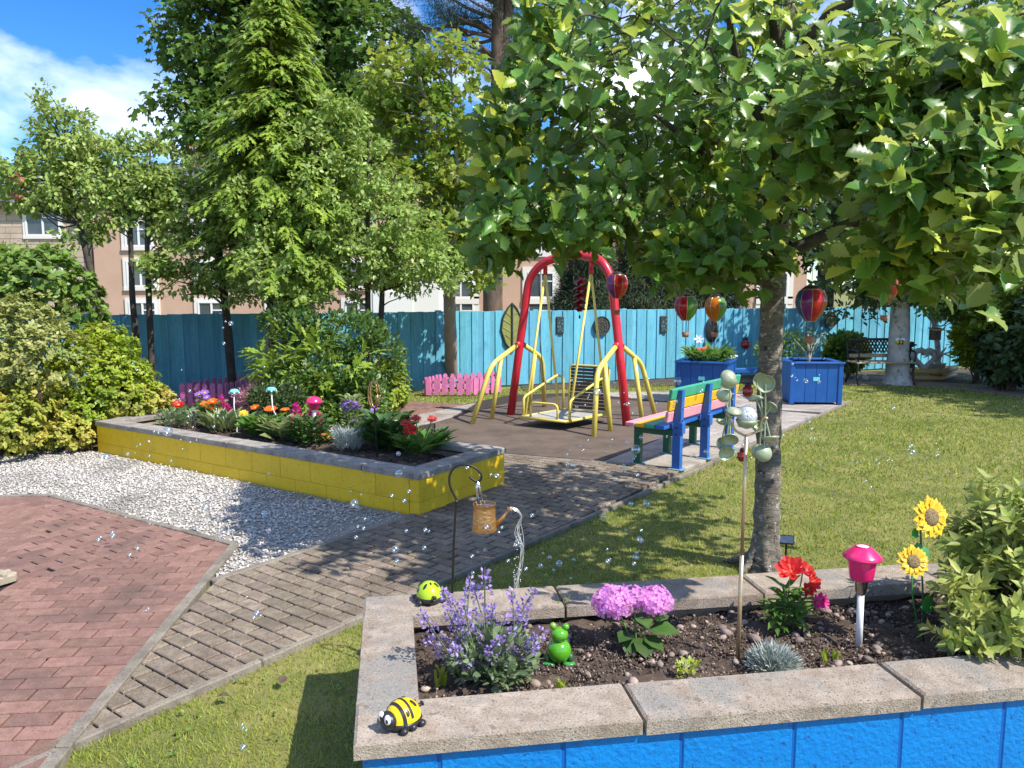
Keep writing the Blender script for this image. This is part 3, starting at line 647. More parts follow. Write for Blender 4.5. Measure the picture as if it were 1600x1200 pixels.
def window(parent, x, z, w, h, d=.0, mull=True, sur=.18):
    f = MB(); a = .09
    for (cx, cz, sx, sz) in ((0, h/2-a/2, w, a), (0, -h/2+a/2, w, a), (-w/2+a/2, 0, a, h-2*a), (w/2-a/2, 0, a, h-2*a)): f.box((x+cx, -.06, z+cz), (sx, .1, sz))
    if mull: f.box((x, -.055, z), (.1, .09, h-2*a)); f.box((x+w/4, -.055, z+h*.16), (w/2-.12, .08, .07))
    wf = f.build('window', 'upvc', parent); g = MB(); g.box((x, -.03, z), (w-.1, .04, h-.1)); g.build('pane', 'window_glass', wf)
    if sur:
        q = MB(); s = sur; q.box((x, -.02, z+h/2+s/2), (w+2*s, .12, s)); q.box((x, -.04, z-h/2-s/2), (w+2*s, .16, s))
        for sg in (-1, 1): q.box((x+sg*(w/2+s/2), -.02, z), (s, .12, h))
        q.build('surround', 'surround', wf)
def house(name, label, x0, x1, Y, eaves, ridge, wall, depth=9, wins=(), chim=(), stone=False):
    t = thing(name, label, 'house', ((x0+x1)/2, Y, 0)); w = x1-x0
    b = MB(); b.box((0, depth/2, eaves/2-.5), (w, depth, eaves+1)); wl = b.build('wall', wall, t)
    if stone:                            # coursed stones, slightly proud of the mortar
        rng = random.Random(9); m = MB(); z = .3; tpl = {}
        while z < eaves-.35:
            h = rng.choice((.3, .34, .4)); x = -w/2+.02
            while x < w/2-.3:
                l_ = min(rng.uniform(.45, 1.1), w/2-x-.02)
                if project((t.location.x+x, Y, z))[0] > -120 and z > 2: m.box((x+l_/2, -.01, z+h/2), (l_-.03, .05, h-.03), 0); m.r[-6:] = [rng.random()]*6
                x += l_
            z += h
        tag(m.build('stone_course', wall, t), kind='stuff')
    r = MB(); o = .35
    r.add([(-w/2-o, -o, eaves-.1), (w/2+o, -o, eaves-.1), (w/2+o, depth/2, ridge), (-w/2-o, depth/2, ridge), (-w/2-o, depth+o, eaves-.1), (w/2+o, depth+o, eaves-.1)], [(0, 1, 2, 3), (3, 2, 5, 4)])
    r.add([(-w/2-o, -o, eaves-.3), (w/2+o, -o, eaves-.3), (w/2+o, -o, eaves-.1), (-w/2-o, -o, eaves-.1)], [(0, 1, 2, 3)]); rf = r.build('roof', 'slate', t)
    g = MB()
    for sx in (-1, 1): g.add([(sx*w/2, 0, eaves-.1), (sx*w/2, depth, eaves-.1), (sx*w/2, depth/2, ridge-.1)], [(0, 1, 2)])
    g.build('gable', wall, t)
    gt = MB(); gt.tube([(-w/2-o, -o-.06, eaves-.16), (w/2+o, -o-.06, eaves-.16)], .07, 6); gt.build('gutter', 'pipe_brown', t)
    for (cx, cz, cw, m) in chim:
        c = MB(); c.box((cx, depth/2, cz/2+ridge/2-1), (cw, .9, cz-ridge+2)); c.box((cx, depth/2, cz+.06), (cw+.2, 1.1, .14)); ch = c.build('chimney', m, rf)
        pt = MB()
        for k in range(3): pt.lathe([(.11, 0), (.13, .3), (.1, .34)], 8, 0, Matrix.Translation((cx-cw/2+cw*(k+.5)/3, depth/2, cz+.12)))
        pt.build('chimney_pot', 'terracotta', ch)
    for wn in wins: window(t, wn[0], wn[1], wn[2], wn[3], sur=wn[4] if len(wn) > 4 else .18)
    return t
def wx(px, Y, x0, x1): return PY(px, 452, Y).x-(x0+x1)/2
Ya = 44.; xa0, xa1 = PY(-420, 452, Ya).x, PY(147, 452, Ya).x
def za(py, Y): return PY(800, py, Y).z
hA = house('stone_house', 'sandstone house with slate roof and chimney beyond the left trees', xa0, xa1, Ya, za(318, Ya), za(258, Ya+4.5), 'sandstone', 9,
      [(wx(75, Ya, xa0, xa1), za(347, Ya), 1.9, 1.5, .16), (wx(75, Ya, xa0, xa1), za(425, Ya), 1.9, 1.5, .16)], [(wx(160, Ya+4.5, xa0, xa1)-.6, za(218, Ya+4.5), 1.5, 'sandstone')], stone=True)
dp = MB(); dp.tube([(xa1-hA.location.x-.25, -.1, .3), (xa1-hA.location.x-.25, -.1, za(318, Ya)-.3)], .07, 6); dp.build('downpipe', 'pipe_brown', hA)
Yb = 43.4; xb0, xb1 = PY(150, 452, Yb).x, PY(640, 452, Yb).x
house('peach_house', 'peach rendered flats with white framed windows behind the left birches', xb0, xb1, Yb, za(300, Yb), za(235, Yb), 'harling', 9,
      [(wx(px, Yb, xb0, xb1), za(py, Yb), 1.5, 1.4, .2) for px in (222, 330, 440, 560) for py in (365, 428, 491)], [(wx(270, Yb, xb0, xb1), za(215, Yb), 1.4, 'brick_red')])
xc0, xc1 = PY(672, 452, Yb+2).x, PY(1260, 452, Yb+2).x
house('peach_terrace', 'peach rendered terrace with slate roof behind the swing', xc0, xc1, Yb+2, za(330, Yb+2), za(285, Yb+2), 'harling', 9,
      [(wx(px, Yb+2, xc0, xc1), za(py, Yb+2), 1.5, 1.5, .3) for px in (720, 845, 1010, 1130, 1210) for py in (372, 446, 492)], [(wx(690, Yb+2, xc0, xc1)+.2, za(275, Yb+2), 1.3, 'brick_red'), (wx(872, Yb+2, xc0, xc1), za(258, Yb+2), 1.6, 'brick_red')])
g = thing('white_garage', 'low white rendered garage seen over the fence between the trees', 'garage', (PY(630, 452, 38).x, 38, 0))
b = MB(); b.box((0, 2, 1.0), (3.4, 4, 3.0)); b.build('wall', 'render_white', g); b = MB(); b.box((0, 2, 2.62), (3.7, 4.3, .22)); b.build('roof', 'slate', g)
b = MB(); b.box((-.5, -.02, .7), (1.9, .06, 2)); b.build('door', 'upvc', g)
lp = thing('lamp_post', 'slim grey lamp post beyond the fence behind the swing', 'lamp post', PY(878, 452, 34)); lp.location.z = 0
b = MB(); b.tube([(0, 0, 0), (0, 0, 5.2)], .06, 8); b.build('pole', 'lamp_grey', lp); b = MB(); b.tube([(0, 0, 5.2), (0, -.1, 5.35), (0, -.6, 5.4)], .04, 6); b.box((0, -.75, 5.38), (.14, .4, .08)); b.build('lamp_head', 'lamp_grey', lp)

# ------------------------------------------------------------------ trees
def TP(px, py, Y): v = PY(px, py, Y); return (v.x, v.y, v.z)
def blob(px, py, Y, rpx, rpy, ry=None, w=None):
    v = PY(px, py, Y); k = Y/FPX; r = [v.x, v.y, v.z, rpx*k, (ry if ry else rpx*k), rpy*k]
    return r+[w] if w else r
# big dark sycamore beyond the fence
tree('sycamore_tree', 'huge dark green sycamore rising beyond the fence behind the conifer', [(*TP(470, 452, 26)[:2], 0, .45), TP(468, 300, 26)+(.36,), TP(455, 100, 26)+(.25,), TP(450, -80, 26)+(.12,)],
     [blob(345, 60, 26, 85, 95), blob(300, 190, 25, 62, 62), blob(450, 40, 27, 110, 110), blob(560, 90, 26, 95, 95), blob(400, 200, 26, 110, 90), blob(530, 210, 26, 110, 90), blob(470, -90, 27, 150, 100), blob(600, 200, 26, 60, 70), blob(330, -60, 26, 70, 70)],
     950, 30, .62, MAPLE, .24, 'maple_dark', 'bark_dark', None, seed=21, nl=45, lr=.12, shell=.55, droop=.35, up=.6, flat=.6)
# Scots pine, trunk over the fence
tree('pine_tree', 'tall dark pine with bare forked trunk beyond the fence', [(*TP(772, 452, 24)[:2], 0, .33), TP(770, 440, 24)+(.3,), TP(776, 250, 24)+(.22,), TP(778, 60, 24)+(.2,), TP(782, -60, 24)+(.16,)],
     [blob(690, 50, 24, 60, 32), blob(730, 15, 24, 60, 30), blob(830, 45, 24, 40, 30), blob(800, 110, 24, 60, 20), blob(660, 20, 24, 40, 30), blob(770, -60, 24, 110, 60), blob(720, 95, 24, 40, 18)],
     150, 150, .45, NEEDLE, .16, 'pine_leaf', 'bark_pine', None, seed=22, nl=60, lr=.07, shell=.3, stems=[[TP(777, 130, 24)+(.16,), TP(792, 40, 24)+(.15,), TP(800, -60, 24)+(.12,)]])
# row of dark conifers beyond the fence behind the swing
for i, (px, py, Y, rx, ry, lab) in enumerate(((915, 440, 25, 45, 62, 'narrow dark conifer beyond the fence just left of the swing post'), (1010, 425, 26, 72, 85, 'broad dark conifer beyond the fence right of the swing'), (1100, 435, 27, 60, 80, 'dark conifer beyond the fence behind the hanging balloons'))):
    tree('conifer_tree', lab, [(*TP(px, 452, Y)[:2], 0, .18), TP(px, 452, Y)+(.15,), TP(px, py-ry, Y)+(.04,)], [blob(px, py+30, Y, rx, ry*.7), blob(px, py-20, Y, rx*.75, ry*.7), blob(px+10, py-55, Y, rx*.45, ry*.5)],
         520, 80, .36, NEEDLE, .2, 'yew_leaf', 'bark_dark', 'dark conifers beyond the fence', seed=30+i, nl=24, lr=.05, shell=.5)
# broadleaf trees beyond the fence at the right
for i, (px, py, Y, r, lab, leaf) in enumerate(((1290, 250, 27, 190, 'large rounded green tree beyond the fence behind the whitebeam', 'far_leaf'), (1560, 150, 26, 190, 'tall dark tree beyond the fence at the far right', 'maple_dark'), (1080, 250, 34, 150, 'distant green tree behind the roofs beyond the swing', 'far_leaf'), (1450, 400, 24, 110, 'low bushy tree beyond the fence near the iron bench', 'maple_dark'))):
    tree('broadleaf_tree', lab, [(*TP(px, 452, Y)[:2], 0, .3), TP(px, 440, Y)+(.26,), TP(px, py-r*.4, Y)+(.1,)], [blob(px-r*.35, py+r*.2, Y, r*.6, r*.55), blob(px+r*.4, py+r*.15, Y, r*.6, r*.6), blob(px, py-r*.35, Y, r*.65, r*.6), blob(px, py+r*.45, Y, r*.75, r*.4)],
         300, 24, .62, MAPLE, .27, leaf, 'bark_dark', 'trees beyond the fence', seed=40+i, nl=24, lr=.09, shell=.55, droop=.3, flat=.6)
# golden maple in the picket pen
mk = P(706, 603)
tree('maple_tree', 'young yellow-green maple with pale straight trunk inside the right pink picket pen', [(mk.x, mk.y, 0, .13), TP(703, 500, 13.7)+(.105,), TP(700, 400, 13.7)+(.09,), TP(690, 250, 13.7)+(.06,), TP(655, 120, 13.7)+(.03,)],
     [blob(620, 130, 13.9, 55, 55), blob(600, 210, 14, 50, 60), blob(700, 110, 13.8, 50, 55), blob(715, 250, 13.6, 55, 45), blob(655, 300, 13.8, 75, 45), blob(700, 370, 13.6, 75, 50), blob(745, 330, 13.5, 40, 40), blob(680, 190, 13.8, 60, 45), blob(740, 425, 13.4, 60, 22)],
     330, 20, .26, MAPLE, .125, 'maple_gold', 'bark_pale', None, seed=51, nl=60, lr=.035, shell=.4, stems=[[TP(700, 420, 13.7)+(.06,), TP(715, 300, 13.6)+(.04,), TP(705, 120, 13.7)+(.02,)]])
stk = MB(); a = P(693, 606); stk.tube([(a.x, a.y, 0), (a.x-.05, a.y, 1.05)], .03, 6); tag(stk.build('tree_stake', 'stem_brown'), 'short brown stake leaning beside the pale maple trunk', 'stake')
# tall bright conifer (western hemlock) and its skirt
ck = Vector((-4.0, 12.2, 0)); CY = 12.0
def conifer():
    rng = np.random.default_rng(61); t = thing('hemlock_tree', 'tall bright green feathery conifer rising above the left garden trees', 'conifer', ck)
    mb = MB(); top = Vector(TP(425, -40, CY)); mid = Vector(TP(432, 250, CY))
    mb.tube([p-ck for p in catmull([ck, Vector(TP(440, 420, CY)), mid, Vector(TP(424, 90, CY)), top], 5)], list(np.interp(np.linspace(0, 1, 21), [0, 1], [.11, .012])), 8); mb.build('trunk', 'bark_pale', t, True)
    def axis(z): 
        zs = [0, TP(440, 420, CY)[2], mid.z, TP(424, 90, CY)[2], top.z]; xs = [ck.x, TP(440, 420, CY)[0], mid.x, TP(424, 90, CY)[0], top.x]
        return np.interp(z, zs, xs), 12.1
    br = MB(); P_, D_, U_, S_ = [], [], [], []
    for i in range(430):
        f = .3+.7*rng.random()**.85; z = .35+(top.z-.4)*f; rad = (1.9*(1-f)**.72+.14)*(.55+.55*rng.random()); a = rng.random()*6.283; ax, ay = axis(z)
        d = np.array([math.cos(a), math.sin(a)]); p0 = np.array([ax, ay, z]); n = max(4, int(rad*15)); pts = []
        for k in range(n+1):
            s = k/n; q = p0+np.array([d[0]*rad*s, d[1]*rad*s, rad*(.22*s-.5*s*s)]); pts.append(q)
            if k > 0:
                for sg in (-1, 0, 1):
                    ang = a+sg*(1.0-.3*s)+rng.normal()*.2; dd = np.array([math.cos(ang), math.sin(ang), -.3-.3*s+rng.normal()*.15])
                    P_.append(q+rng.normal(size=3)*.02); D_.append(dd); U_.append(np.array([d[0]*.3, d[1]*.3, 1])+rng.normal(size=3)*.25); S_.append((.30-.12*s)*(.7+.6*rng.random())*(1 if rad > .4 else .6))
        if rad > .5: br.tube([Vector(q)-ck for q in pts[::2]], .008, 4, cap=False)
    br.build('branches', 'bark_dark', t)
    scatter('crown', SPRAY, np.array(P_), frames(np.array(D_), np.array(U_)), np.array(S_), 'conifer_leaf', t, off=ck, kind='stuff')
conifer()
# the row of light-leaved garden trees in front of the fence
def stems_from(px, Y, tops, r): return [[(*TP(px+dx0, 452, Y)[:2], 0, r), TP(px+dx0+(tx-px)*.25, 480, Y)+(r*.9,), TP(px+(tx-px)*.6, (480+ty)/2, Y)+(r*.65,), TP(tx, ty, Y)+(r*.2,)] for dx0, tx, ty in tops]
s = stems_from(160, 11.6, [(10, 100, 220)], .06)
tree('alder_tree', 'slender alder with leaning trunk behind the shrubs, leftmost of the garden trees', s[0], [blob(100, 215, 11.6, 55, 55), blob(60, 285, 11.5, 75, 42), blob(130, 290, 11.7, 60, 50), blob(120, 365, 11.6, 45, 22), blob(72, 172, 11.6, 16, 34), blob(20, 240, 11.5, 35, 14), blob(40, 400, 11.2, 60, 18), blob(115, 190, 11.6, 14, 30)],
     230, 32, .15, LEAF_S, .078, 'alder_leaf', 'bark_dark', 'light leaved garden trees before the fence', seed=71, nl=80, lr=.02, shell=.35)
s = stems_from(222, 11.9, [(-6, 190, 215), (8, 235, 230)], .05)
tree('alder_tree', 'twin-stemmed alder with two thin dark trunks before the fence', s[0], [blob(195, 250, 11.9, 38, 50), blob(230, 300, 12, 50, 45), blob(175, 330, 11.8, 36, 34), blob(265, 350, 12, 34, 36), blob(192, 200, 11.9, 12, 34), blob(236, 222, 11.9, 14, 26), blob(245, 415, 11.8, 26, 12, w=.05)],
     165, 32, .15, LEAF_S, .078, 'alder_leaf', 'bark_dark', 'light leaved garden trees before the fence', seed=72, nl=60, lr=.02, shell=.35, stems=s[1:])
s = stems_from(352, 12.3, [(6, 330, 250)], .07)
tree('alder_tree', 'leafy alder whose dark trunk stands behind the left pink picket fence', s[0], [blob(310, 330, 12.2, 70, 60), blob(360, 300, 12.3, 60, 60), blob(320, 410, 12.1, 70, 50), blob(400, 400, 12.2, 70, 55), blob(290, 270, 12.2, 40, 40), blob(335, 245, 12.2, 14, 30), blob(280, 440, 12.0, 40, 22), blob(370, 455, 12.0, 50, 18)],
     280, 32, .15, LEAF_S, .078, 'alder_leaf', 'bark_dark', 'light leaved garden trees before the fence', seed=73, nl=70, lr=.022, shell=.4)
s = stems_from(428, 11.6, [(-4, 420, 250), (8, 470, 260)], .05)
tree('birch_tree', 'bushy birch with grey-green leaves in front of the tall conifer', s[0], [blob(420, 330, 11.5, 75, 55), blob(480, 260, 11.6, 65, 70), blob(440, 420, 11.4, 80, 45), blob(500, 350, 11.5, 70, 60), blob(520, 200, 11.7, 45, 50), blob(470, 175, 11.7, 14, 36), blob(405, 262, 11.6, 16, 34), blob(470, 462, 11.3, 60, 20)],
     330, 32, .145, LEAF_S, .074, 'birch_leaf', 'bark_dark', 'light leaved garden trees before the fence', seed=74, nl=70, lr=.02, shell=.4, stems=s[1:])
s = stems_from(575, 11.9, [(0, 575, 230), (10, 620, 260)], .045)
tree('birch_tree', 'light birch with thin dark stems left of the pale maple trunk', s[0], [blob(560, 270, 11.9, 65, 60), blob(600, 340, 11.8, 75, 55), blob(560, 400, 11.7, 80, 50), blob(640, 400, 11.8, 70, 42), blob(540, 200, 11.9, 35, 40), blob(690, 425, 11.9, 45, 32), blob(620, 440, 11.8, 60, 26), blob(540, 455, 11.8, 45, 20)],
     330, 32, .145, LEAF_S, .074, 'birch_leaf', 'bark_dark', 'light leaved garden trees before the fence', seed=75, nl=80, lr=.02, shell=.4, stems=s[1:])
# acer twigs with red leaves at the left edge
t = tree('acer_tree', 'small acer with red and orange leaves at the left edge', [(-5.9, 8.9, 0, .03), TP(-50, 480, 8.9)+(.025,), TP(-40, 330, 8.9)+(.018,), TP(0, 290, 8.9)+(.008,)],
     [blob(22, 275, 8.9, 14, 9), blob(26, 305, 8.9, 16, 9), blob(2, 335, 8.9, 12, 9), blob(-40, 300, 8.9, 30, 50)], 34, 7, .07, MAPLE, .058, 'acer_red', 'bark_dark', None, seed=76, nl=14, lr=.008, shell=.2)
# far garden tree with thick pale trunk
fk = P(1402, 598)
tree('rowan_tree', 'thick pale trunked tree beside the iron bench at the back', [(fk.x, fk.y, -.05, .33), (fk.x-.01, fk.y, .2, .22), (fk.x-.02, fk.y, 1.2, .175), (fk.x-.05, fk.y, 2.4, .16), (fk.x, fk.y, 4.2, .12)],
     [blob(1340, 420, 15.0, 80, 60), blob(1440, 400, 15.2, 90, 70), blob(1400, 330, 15.4, 120, 80), blob(1330, 490, 15.0, 40, 25), blob(1500, 450, 14.6, 60, 35)], 240, 30, .3, LEAF_S, .13, 'shrub_dark', 'bark_birch', None, seed=77, nl=40, lr=.05, shell=.4)
tk = P(1466, 590)
tree('cherry_tree', 'thin crooked tree with a nest box at the back right', [(tk.x, tk.y, 0, .06), TP(1465, 540, tk.y)+(.055,), TP(1459, 500, tk.y)+(.05,), TP(1455, 460, tk.y)+(.04,), TP(1458, 400, tk.y)+(.02,)],
     [blob(1450, 470, 14.8, 35, 22), blob(1496, 500, 15, 16, 24), blob(1500, 460, 14.7, 45, 22)], 60, 24, .18, LEAF_S, .11, 'shrub_green', 'bark_birch', None, seed=78, nl=24, lr=.02, shell=.3)
# tree standing outside the frame on the right: it shades the back right of the lawn
tree('lime_tree', 'large leafy tree at the right side of the lawn', [(12.8, 11.6, 0, .3), (12.8, 11.6, 2.5, .25), (12.9, 11.7, 6, .1)], [[12.6, 11.6, 4.2, 2.7, 2.8, 1.9], [13.2, 12, 6, 2.2, 2.2, 1.6], [12.2, 9.6, 4.4, 2.0, 1.6, 1.5], [12.6, 13.6, 4.4, 2.2, 1.6, 1.7]],
     420, 26, .4, MAPLE, .2, 'far_leaf', 'bark_dark', None, seed=79, nl=20, lr=.06, shell=.4)

# ------------------------------------------------------------------ shrubs
def shrub(name, label, base, blobs, n, per, cr, tpl, size, leaf, seed, group=None, droop=-.1, up=.7, shell=.72, nl=26, rosette=True, stem='stem_brown', cat='shrub', flat=.55, r=.012):
    rng = np.random.default_rng(seed); base = Vector(base); t = thing(name, label, cat, base, 0, group); c, o = crown_points(blobs, n, rng, shell); k = c[:, 2] > .05; c, o = c[k], o[k]
    lb = MB()
    if nl:
        for i in rng.choice(len(c), min(nl, len(c)), replace=False):
            q = Vector(c[i])-base; s_ = Vector((rng.normal()*.05, rng.normal()*.05, 0)); lb.tube(catmull([s_, s_.lerp(q, .5)+Vector((rng.normal(), rng.normal(), rng.normal()))*.06, q], 4), list(np.linspace(r, r*.35, 9)), 5, cap=False)
        lb.build('stems', stem, t, True)
    n = len(c); P_ = np.repeat(c, per, 0); O = nrm(np.repeat(nrm(o+np.array([0, 0, .7])), per, 0)); q = rand_dirs(n*per, rng)
    if rosette:
        q = nrm(q-O*(q*O).sum(1, keepdims=True)); d = q+O*(.25+.6*rng.random((n*per, 1))); nn = O-q*.4; P_ = P_+rng.normal(size=P_.shape)*cr*.22+O*rng.random((n*per, 1))*cr*.5
    else:
        P_ = P_+q*cr*rng.random((n*per, 1))**.5; d = q*.7+O*.6+np.array([0, 0, -droop]); nn = O+rng.normal(size=O.shape)*.5+np.array([0, 0, up])
    scatter('foliage', tpl, P_, frames(nrm(d), nn), size*(.65+.7*rng.random(n*per)), leaf, t, off=base, kind='stuff')
    return t
def G_(px, py): return P(px, py)
shrub('azalea_shrub', 'tall bronze and pale green azalea mound at the left edge', G_(20, 690), [blob(10, 540, 8.7, 95, 75), blob(75, 560, 8.6, 60, 60), blob(-60, 560, 8.6, 110, 90), blob(60, 490, 9.0, 50, 32)], 1200, 14, .06, LEAF_S, .046, 'shrub_bronze', 81, 'shrubs in the left bed')
shrub('azalea_shrub', 'rounded golden azalea at the front of the left bed', G_(25, 708), [blob(20, 665, 8.2, 48, 45), blob(-50, 660, 8.2, 60, 60), blob(55, 630, 8.5, 40, 45)], 800, 14, .06, LEAF_S, .046, 'shrub_gold', 82, 'shrubs in the left bed')
shrub('pieris_shrub', 'bright lime green shrub against the left end of the fence', G_(150, 680), [blob(150, 585, 9.2, 70, 62), blob(195, 610, 9.3, 55, 50), blob(120, 640, 8.9, 45, 45), blob(160, 540, 9.6, 50, 32)], 1200, 14, .06, LEAF_S, .046, 'shrub_lime', 83, 'shrubs in the left bed')
shrub('azalea_shrub', 'golden flowering shrub beside the left end of the yellow planter', G_(210, 665), [blob(205, 625, 9.3, 52, 38), blob(245, 630, 9.5, 28, 24), blob(105, 675, 8.7, 42, 30)], 700, 14, .06, LEAF_S, .045, 'shrub_gold', 84, 'shrubs in the left bed')
shrub('laurel_shrub', 'dark glossy evergreen shrub behind the left azalea', (-6.2, 10.6, 0), [blob(60, 440, 10.4, 75, 45), blob(115, 480, 10.6, 45, 45), blob(-40, 440, 10.4, 90, 60), blob(135, 520, 10.8, 30, 50)], 620, 10, .09, LEAF_S, .10, 'shrub_green', 85, 'shrubs in the left bed')
shrub('conifer_shrub', 'feathery low conifer boughs behind the yellow planter', (-3.6, 10.7, 0), [blob(470, 560, 10.8, 75, 45), blob(530, 580, 10.6, 70, 45), blob(480, 620, 10.4, 70, 35), blob(440, 600, 10.8, 22, 34)], 130, 7, .12, SPRAY, .21, 'conifer_leaf', 86, 'shrubs behind the yellow planter', rosette=False, droop=.35, up=1.2)
shrub('viburnum_shrub', 'broad leaved green shrub at the foot of the tall conifer', (-3.3, 10.9, 0), [blob(455, 505, 11.0, 48, 26), blob(540, 525, 11.0, 60, 36), blob(595, 560, 11.0, 40, 38), blob(500, 640, 10.3, 60, 25), blob(500, 592, 10.6, 78, 46), blob(560, 620, 10.5, 50, 35)], 800, 11, .09, LEAF_S, .066, 'shrub_mid', 87, 'shrubs behind the yellow planter', rosette=False)
shrub('euonymus_shrub', 'round yellow-green shrub at the edge of the red paving patch', G_(605, 650), [blob(605, 610, 11.2, 34, 38), blob(580, 625, 11.1, 30, 30), blob(612, 582, 11.3, 20, 22)], 420, 9, .06, LEAF_S, .06, 'shrub_lime', 88, 'shrubs behind the yellow planter')
shrub('heather_bush', 'lilac pink flowering bush before the left picket fence', G_(395, 640), [blob(400, 622, 10.9, 26, 15)], 150, 14, .09, LEAF_L, .06, 'petal_pink', 89, None, rosette=False)
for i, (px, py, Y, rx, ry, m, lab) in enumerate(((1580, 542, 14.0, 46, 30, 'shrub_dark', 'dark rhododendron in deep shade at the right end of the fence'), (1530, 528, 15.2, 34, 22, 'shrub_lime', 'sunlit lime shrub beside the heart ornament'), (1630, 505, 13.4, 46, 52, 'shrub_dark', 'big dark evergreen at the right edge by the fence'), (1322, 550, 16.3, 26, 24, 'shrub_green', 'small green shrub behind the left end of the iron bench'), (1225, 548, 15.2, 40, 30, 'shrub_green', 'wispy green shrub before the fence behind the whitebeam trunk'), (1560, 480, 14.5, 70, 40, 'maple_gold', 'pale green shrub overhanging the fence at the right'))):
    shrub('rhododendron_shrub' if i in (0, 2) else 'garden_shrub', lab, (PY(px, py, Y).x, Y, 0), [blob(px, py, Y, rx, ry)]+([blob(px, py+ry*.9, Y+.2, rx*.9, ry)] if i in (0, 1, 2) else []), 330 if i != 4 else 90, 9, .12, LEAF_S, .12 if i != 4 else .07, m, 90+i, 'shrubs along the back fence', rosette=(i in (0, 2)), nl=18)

# ------------------------------------------------------------------ the whitebeam in front
def whitebeam():
    rng = np.random.default_rng(101); bx, by = 1.655, 4.985; base = Vector((bx, by, 0)); t = thing('whitebeam_tree', 'big whitebeam with lobed leaves and grey trunk beside the blue planter', 'tree', base)
    tr = [(0, 0, -.05, .15), (0, 0, .04, .108), (.005, 0, .2, .087), (.0, 0, .6, .079), (-.01, 0, 1.1, .075), (-.015, 0, 1.6, .072), (0, .02, 2.1, .07), (.03, .04, 2.9, .055), (.05, .1, 3.8, .035), (.02, .1, 4.6, .015)]
    pp = catmull([q[:3] for q in tr], 7); rr = np.interp(np.linspace(0, len(tr)-1, len(pp)), range(len(tr)), [q[3] for q in tr]); rr = rr*(1+.05*np.sin(np.arange(len(pp))*2.3)+.03*rng.normal(size=len(pp)))
    mb = MB(); mb.tube(pp, list(rr), 20)
    for k in range(6):
        a = k*1.05+.3; ra_ = .17+.1*((k*7) % 5)/4; mb.tube(catmull([(math.cos(a)*.04, math.sin(a)*.04, .2), (math.cos(a)*.1, math.sin(a)*.1, .05), (math.cos(a+.15)*ra_, math.sin(a+.15)*ra_, -.03)], 4), list(np.linspace(.045, .016, 9)), 8)
    mb.build('trunk', 'bark_grey', t, True)
    B = [blob(790, 350, 5.0, 62, 55, .7, 1.0), blob(905, 340, 4.9, 85, 42, .7, 1.0), blob(1060, 395, 4.8, 85, 45, .7, 1.0), blob(1180, 420, 4.35, 95, 44, .3, 1.1), blob(1240, 450, 4.2, 55, 44, .5, .8), blob(1090, 415, 4.5, 70, 36, .4, .7), blob(1350, 440, 4.0, 65, 34, .4, .6), blob(1400, 415, 3.8, 110, 50, .5, 1.2), blob(1540, 410, 3.5, 95, 65, .4, 1.1), blob(775, 210, 5.0, 52, 100, .6, 1.2), blob(825, 80, 5.1, 75, 95, .6, 1.3), blob(1480, 270, 3.1, 110, 75, .35, .9), blob(1330, 180, 3.6, 110, 90, .4, .7), blob(1560, 120, 3.3, 90, 80, .4, .7), blob(1590, 330, 2.7, 80, 70, .25, .6), [1.0, 4.9, 3.0, 1.25, 1.5, .85], [.55, 4.9, 2.75, .85, 1.1, .62], [1.7, 4.4, 3.2, 1.3, 1.2, .9], [2.3, 3.9, 2.75, 1.0, .8, .62], [2.6, 4.6, 2.9, 1.3, 1.4, .8], [1.5, 5.8, 2.9, 1.6, 1.1, .75], [.9, 5.0, 3.8, 1.0, 1.3, .7], [1.8, 5.0, 4.3, 1.4, 1.5, .8],
         [3.1, 4.9, 3.5, 1.2, 1.4, .9], [2.6, 5.9, 2.55, 1.0, .9, .45], [3.1, 4.2, 2.45, .8, .9, .5], [1.25, 4.6, 2.3, .75, .8, .25], [2.2, 4.5, 2.15, .6, .7, .22], [.35, 4.6, 2.25, .5, .6, .28]]
    n = 1750; B = [b if len(b) > 6 else b+[.9*b[3]*b[4]*b[5]] for b in B]; c, o = crown_points(B, n, rng, .4); k = (c[:, 1] > 2.75) & ((c[:, 2] > 1.95+.18*np.abs(c[:, 0]-1.4)*0)); 
    px, py, dz = project(c); low = np.interp(px, [690, 760, 830, 900, 1000, 1060, 1150, 1200, 1290, 1330, 1450, 1700], [430, 425, 395, 372, 395, 430, 460, 490, 500, 462, 475, 490]); left = np.interp(py, [-100, 60, 200, 330, 440], [835, 800, 745, 735, 720])
    k &= (py < low-22) & (px > left+20) & ~((py < -40) & (rng.random(n) < .72)) & ~((px > 1640) & (rng.random(n) < .75)); c, o = c[k], o[k]; n = len(c)
    br = MB(); tp = [Vector(p) for p in pp]; main = []
    for a, r, z0, z1 in ((2.9, 1.25, 1.95, 2.35), (-.3, 1.5, 2.0, 2.5), (-1.2, 1.0, 2.2, 2.6), (1.4, 1.2, 2.1, 2.7), (3.6, 1.0, 2.3, 2.8), (-2.2, 1.0, 2.5, 3.3), (.5, 1.3, 2.5, 3.2), (2.3, 1.1, 2.7, 3.4), (-.9, 1.2, 2.9, 3.8), (4.2, .9, 2.9, 3.7), (1.0, .9, 3.2, 4.2)):
        p0 = Vector((0, 0, z0)); p3 = Vector((math.cos(a)*r, math.sin(a)*r, z1)); w = Vector((rng.normal()*.1, rng.normal()*.1, .12)); path = catmull([p0, p0.lerp(p3, .35)+w, p0.lerp(p3, .7)-w*.4, p3], 5)
        br.tube(path, list(np.linspace(.042, .012, len(path))), 8, cap=False); main += path[3:]
    nodes = np.array([tuple(p) for p in main]); cl_ = c-np.array(base); dmin = np.min(np.linalg.norm(cl_[:, None]-nodes[None], axis=2), axis=1)
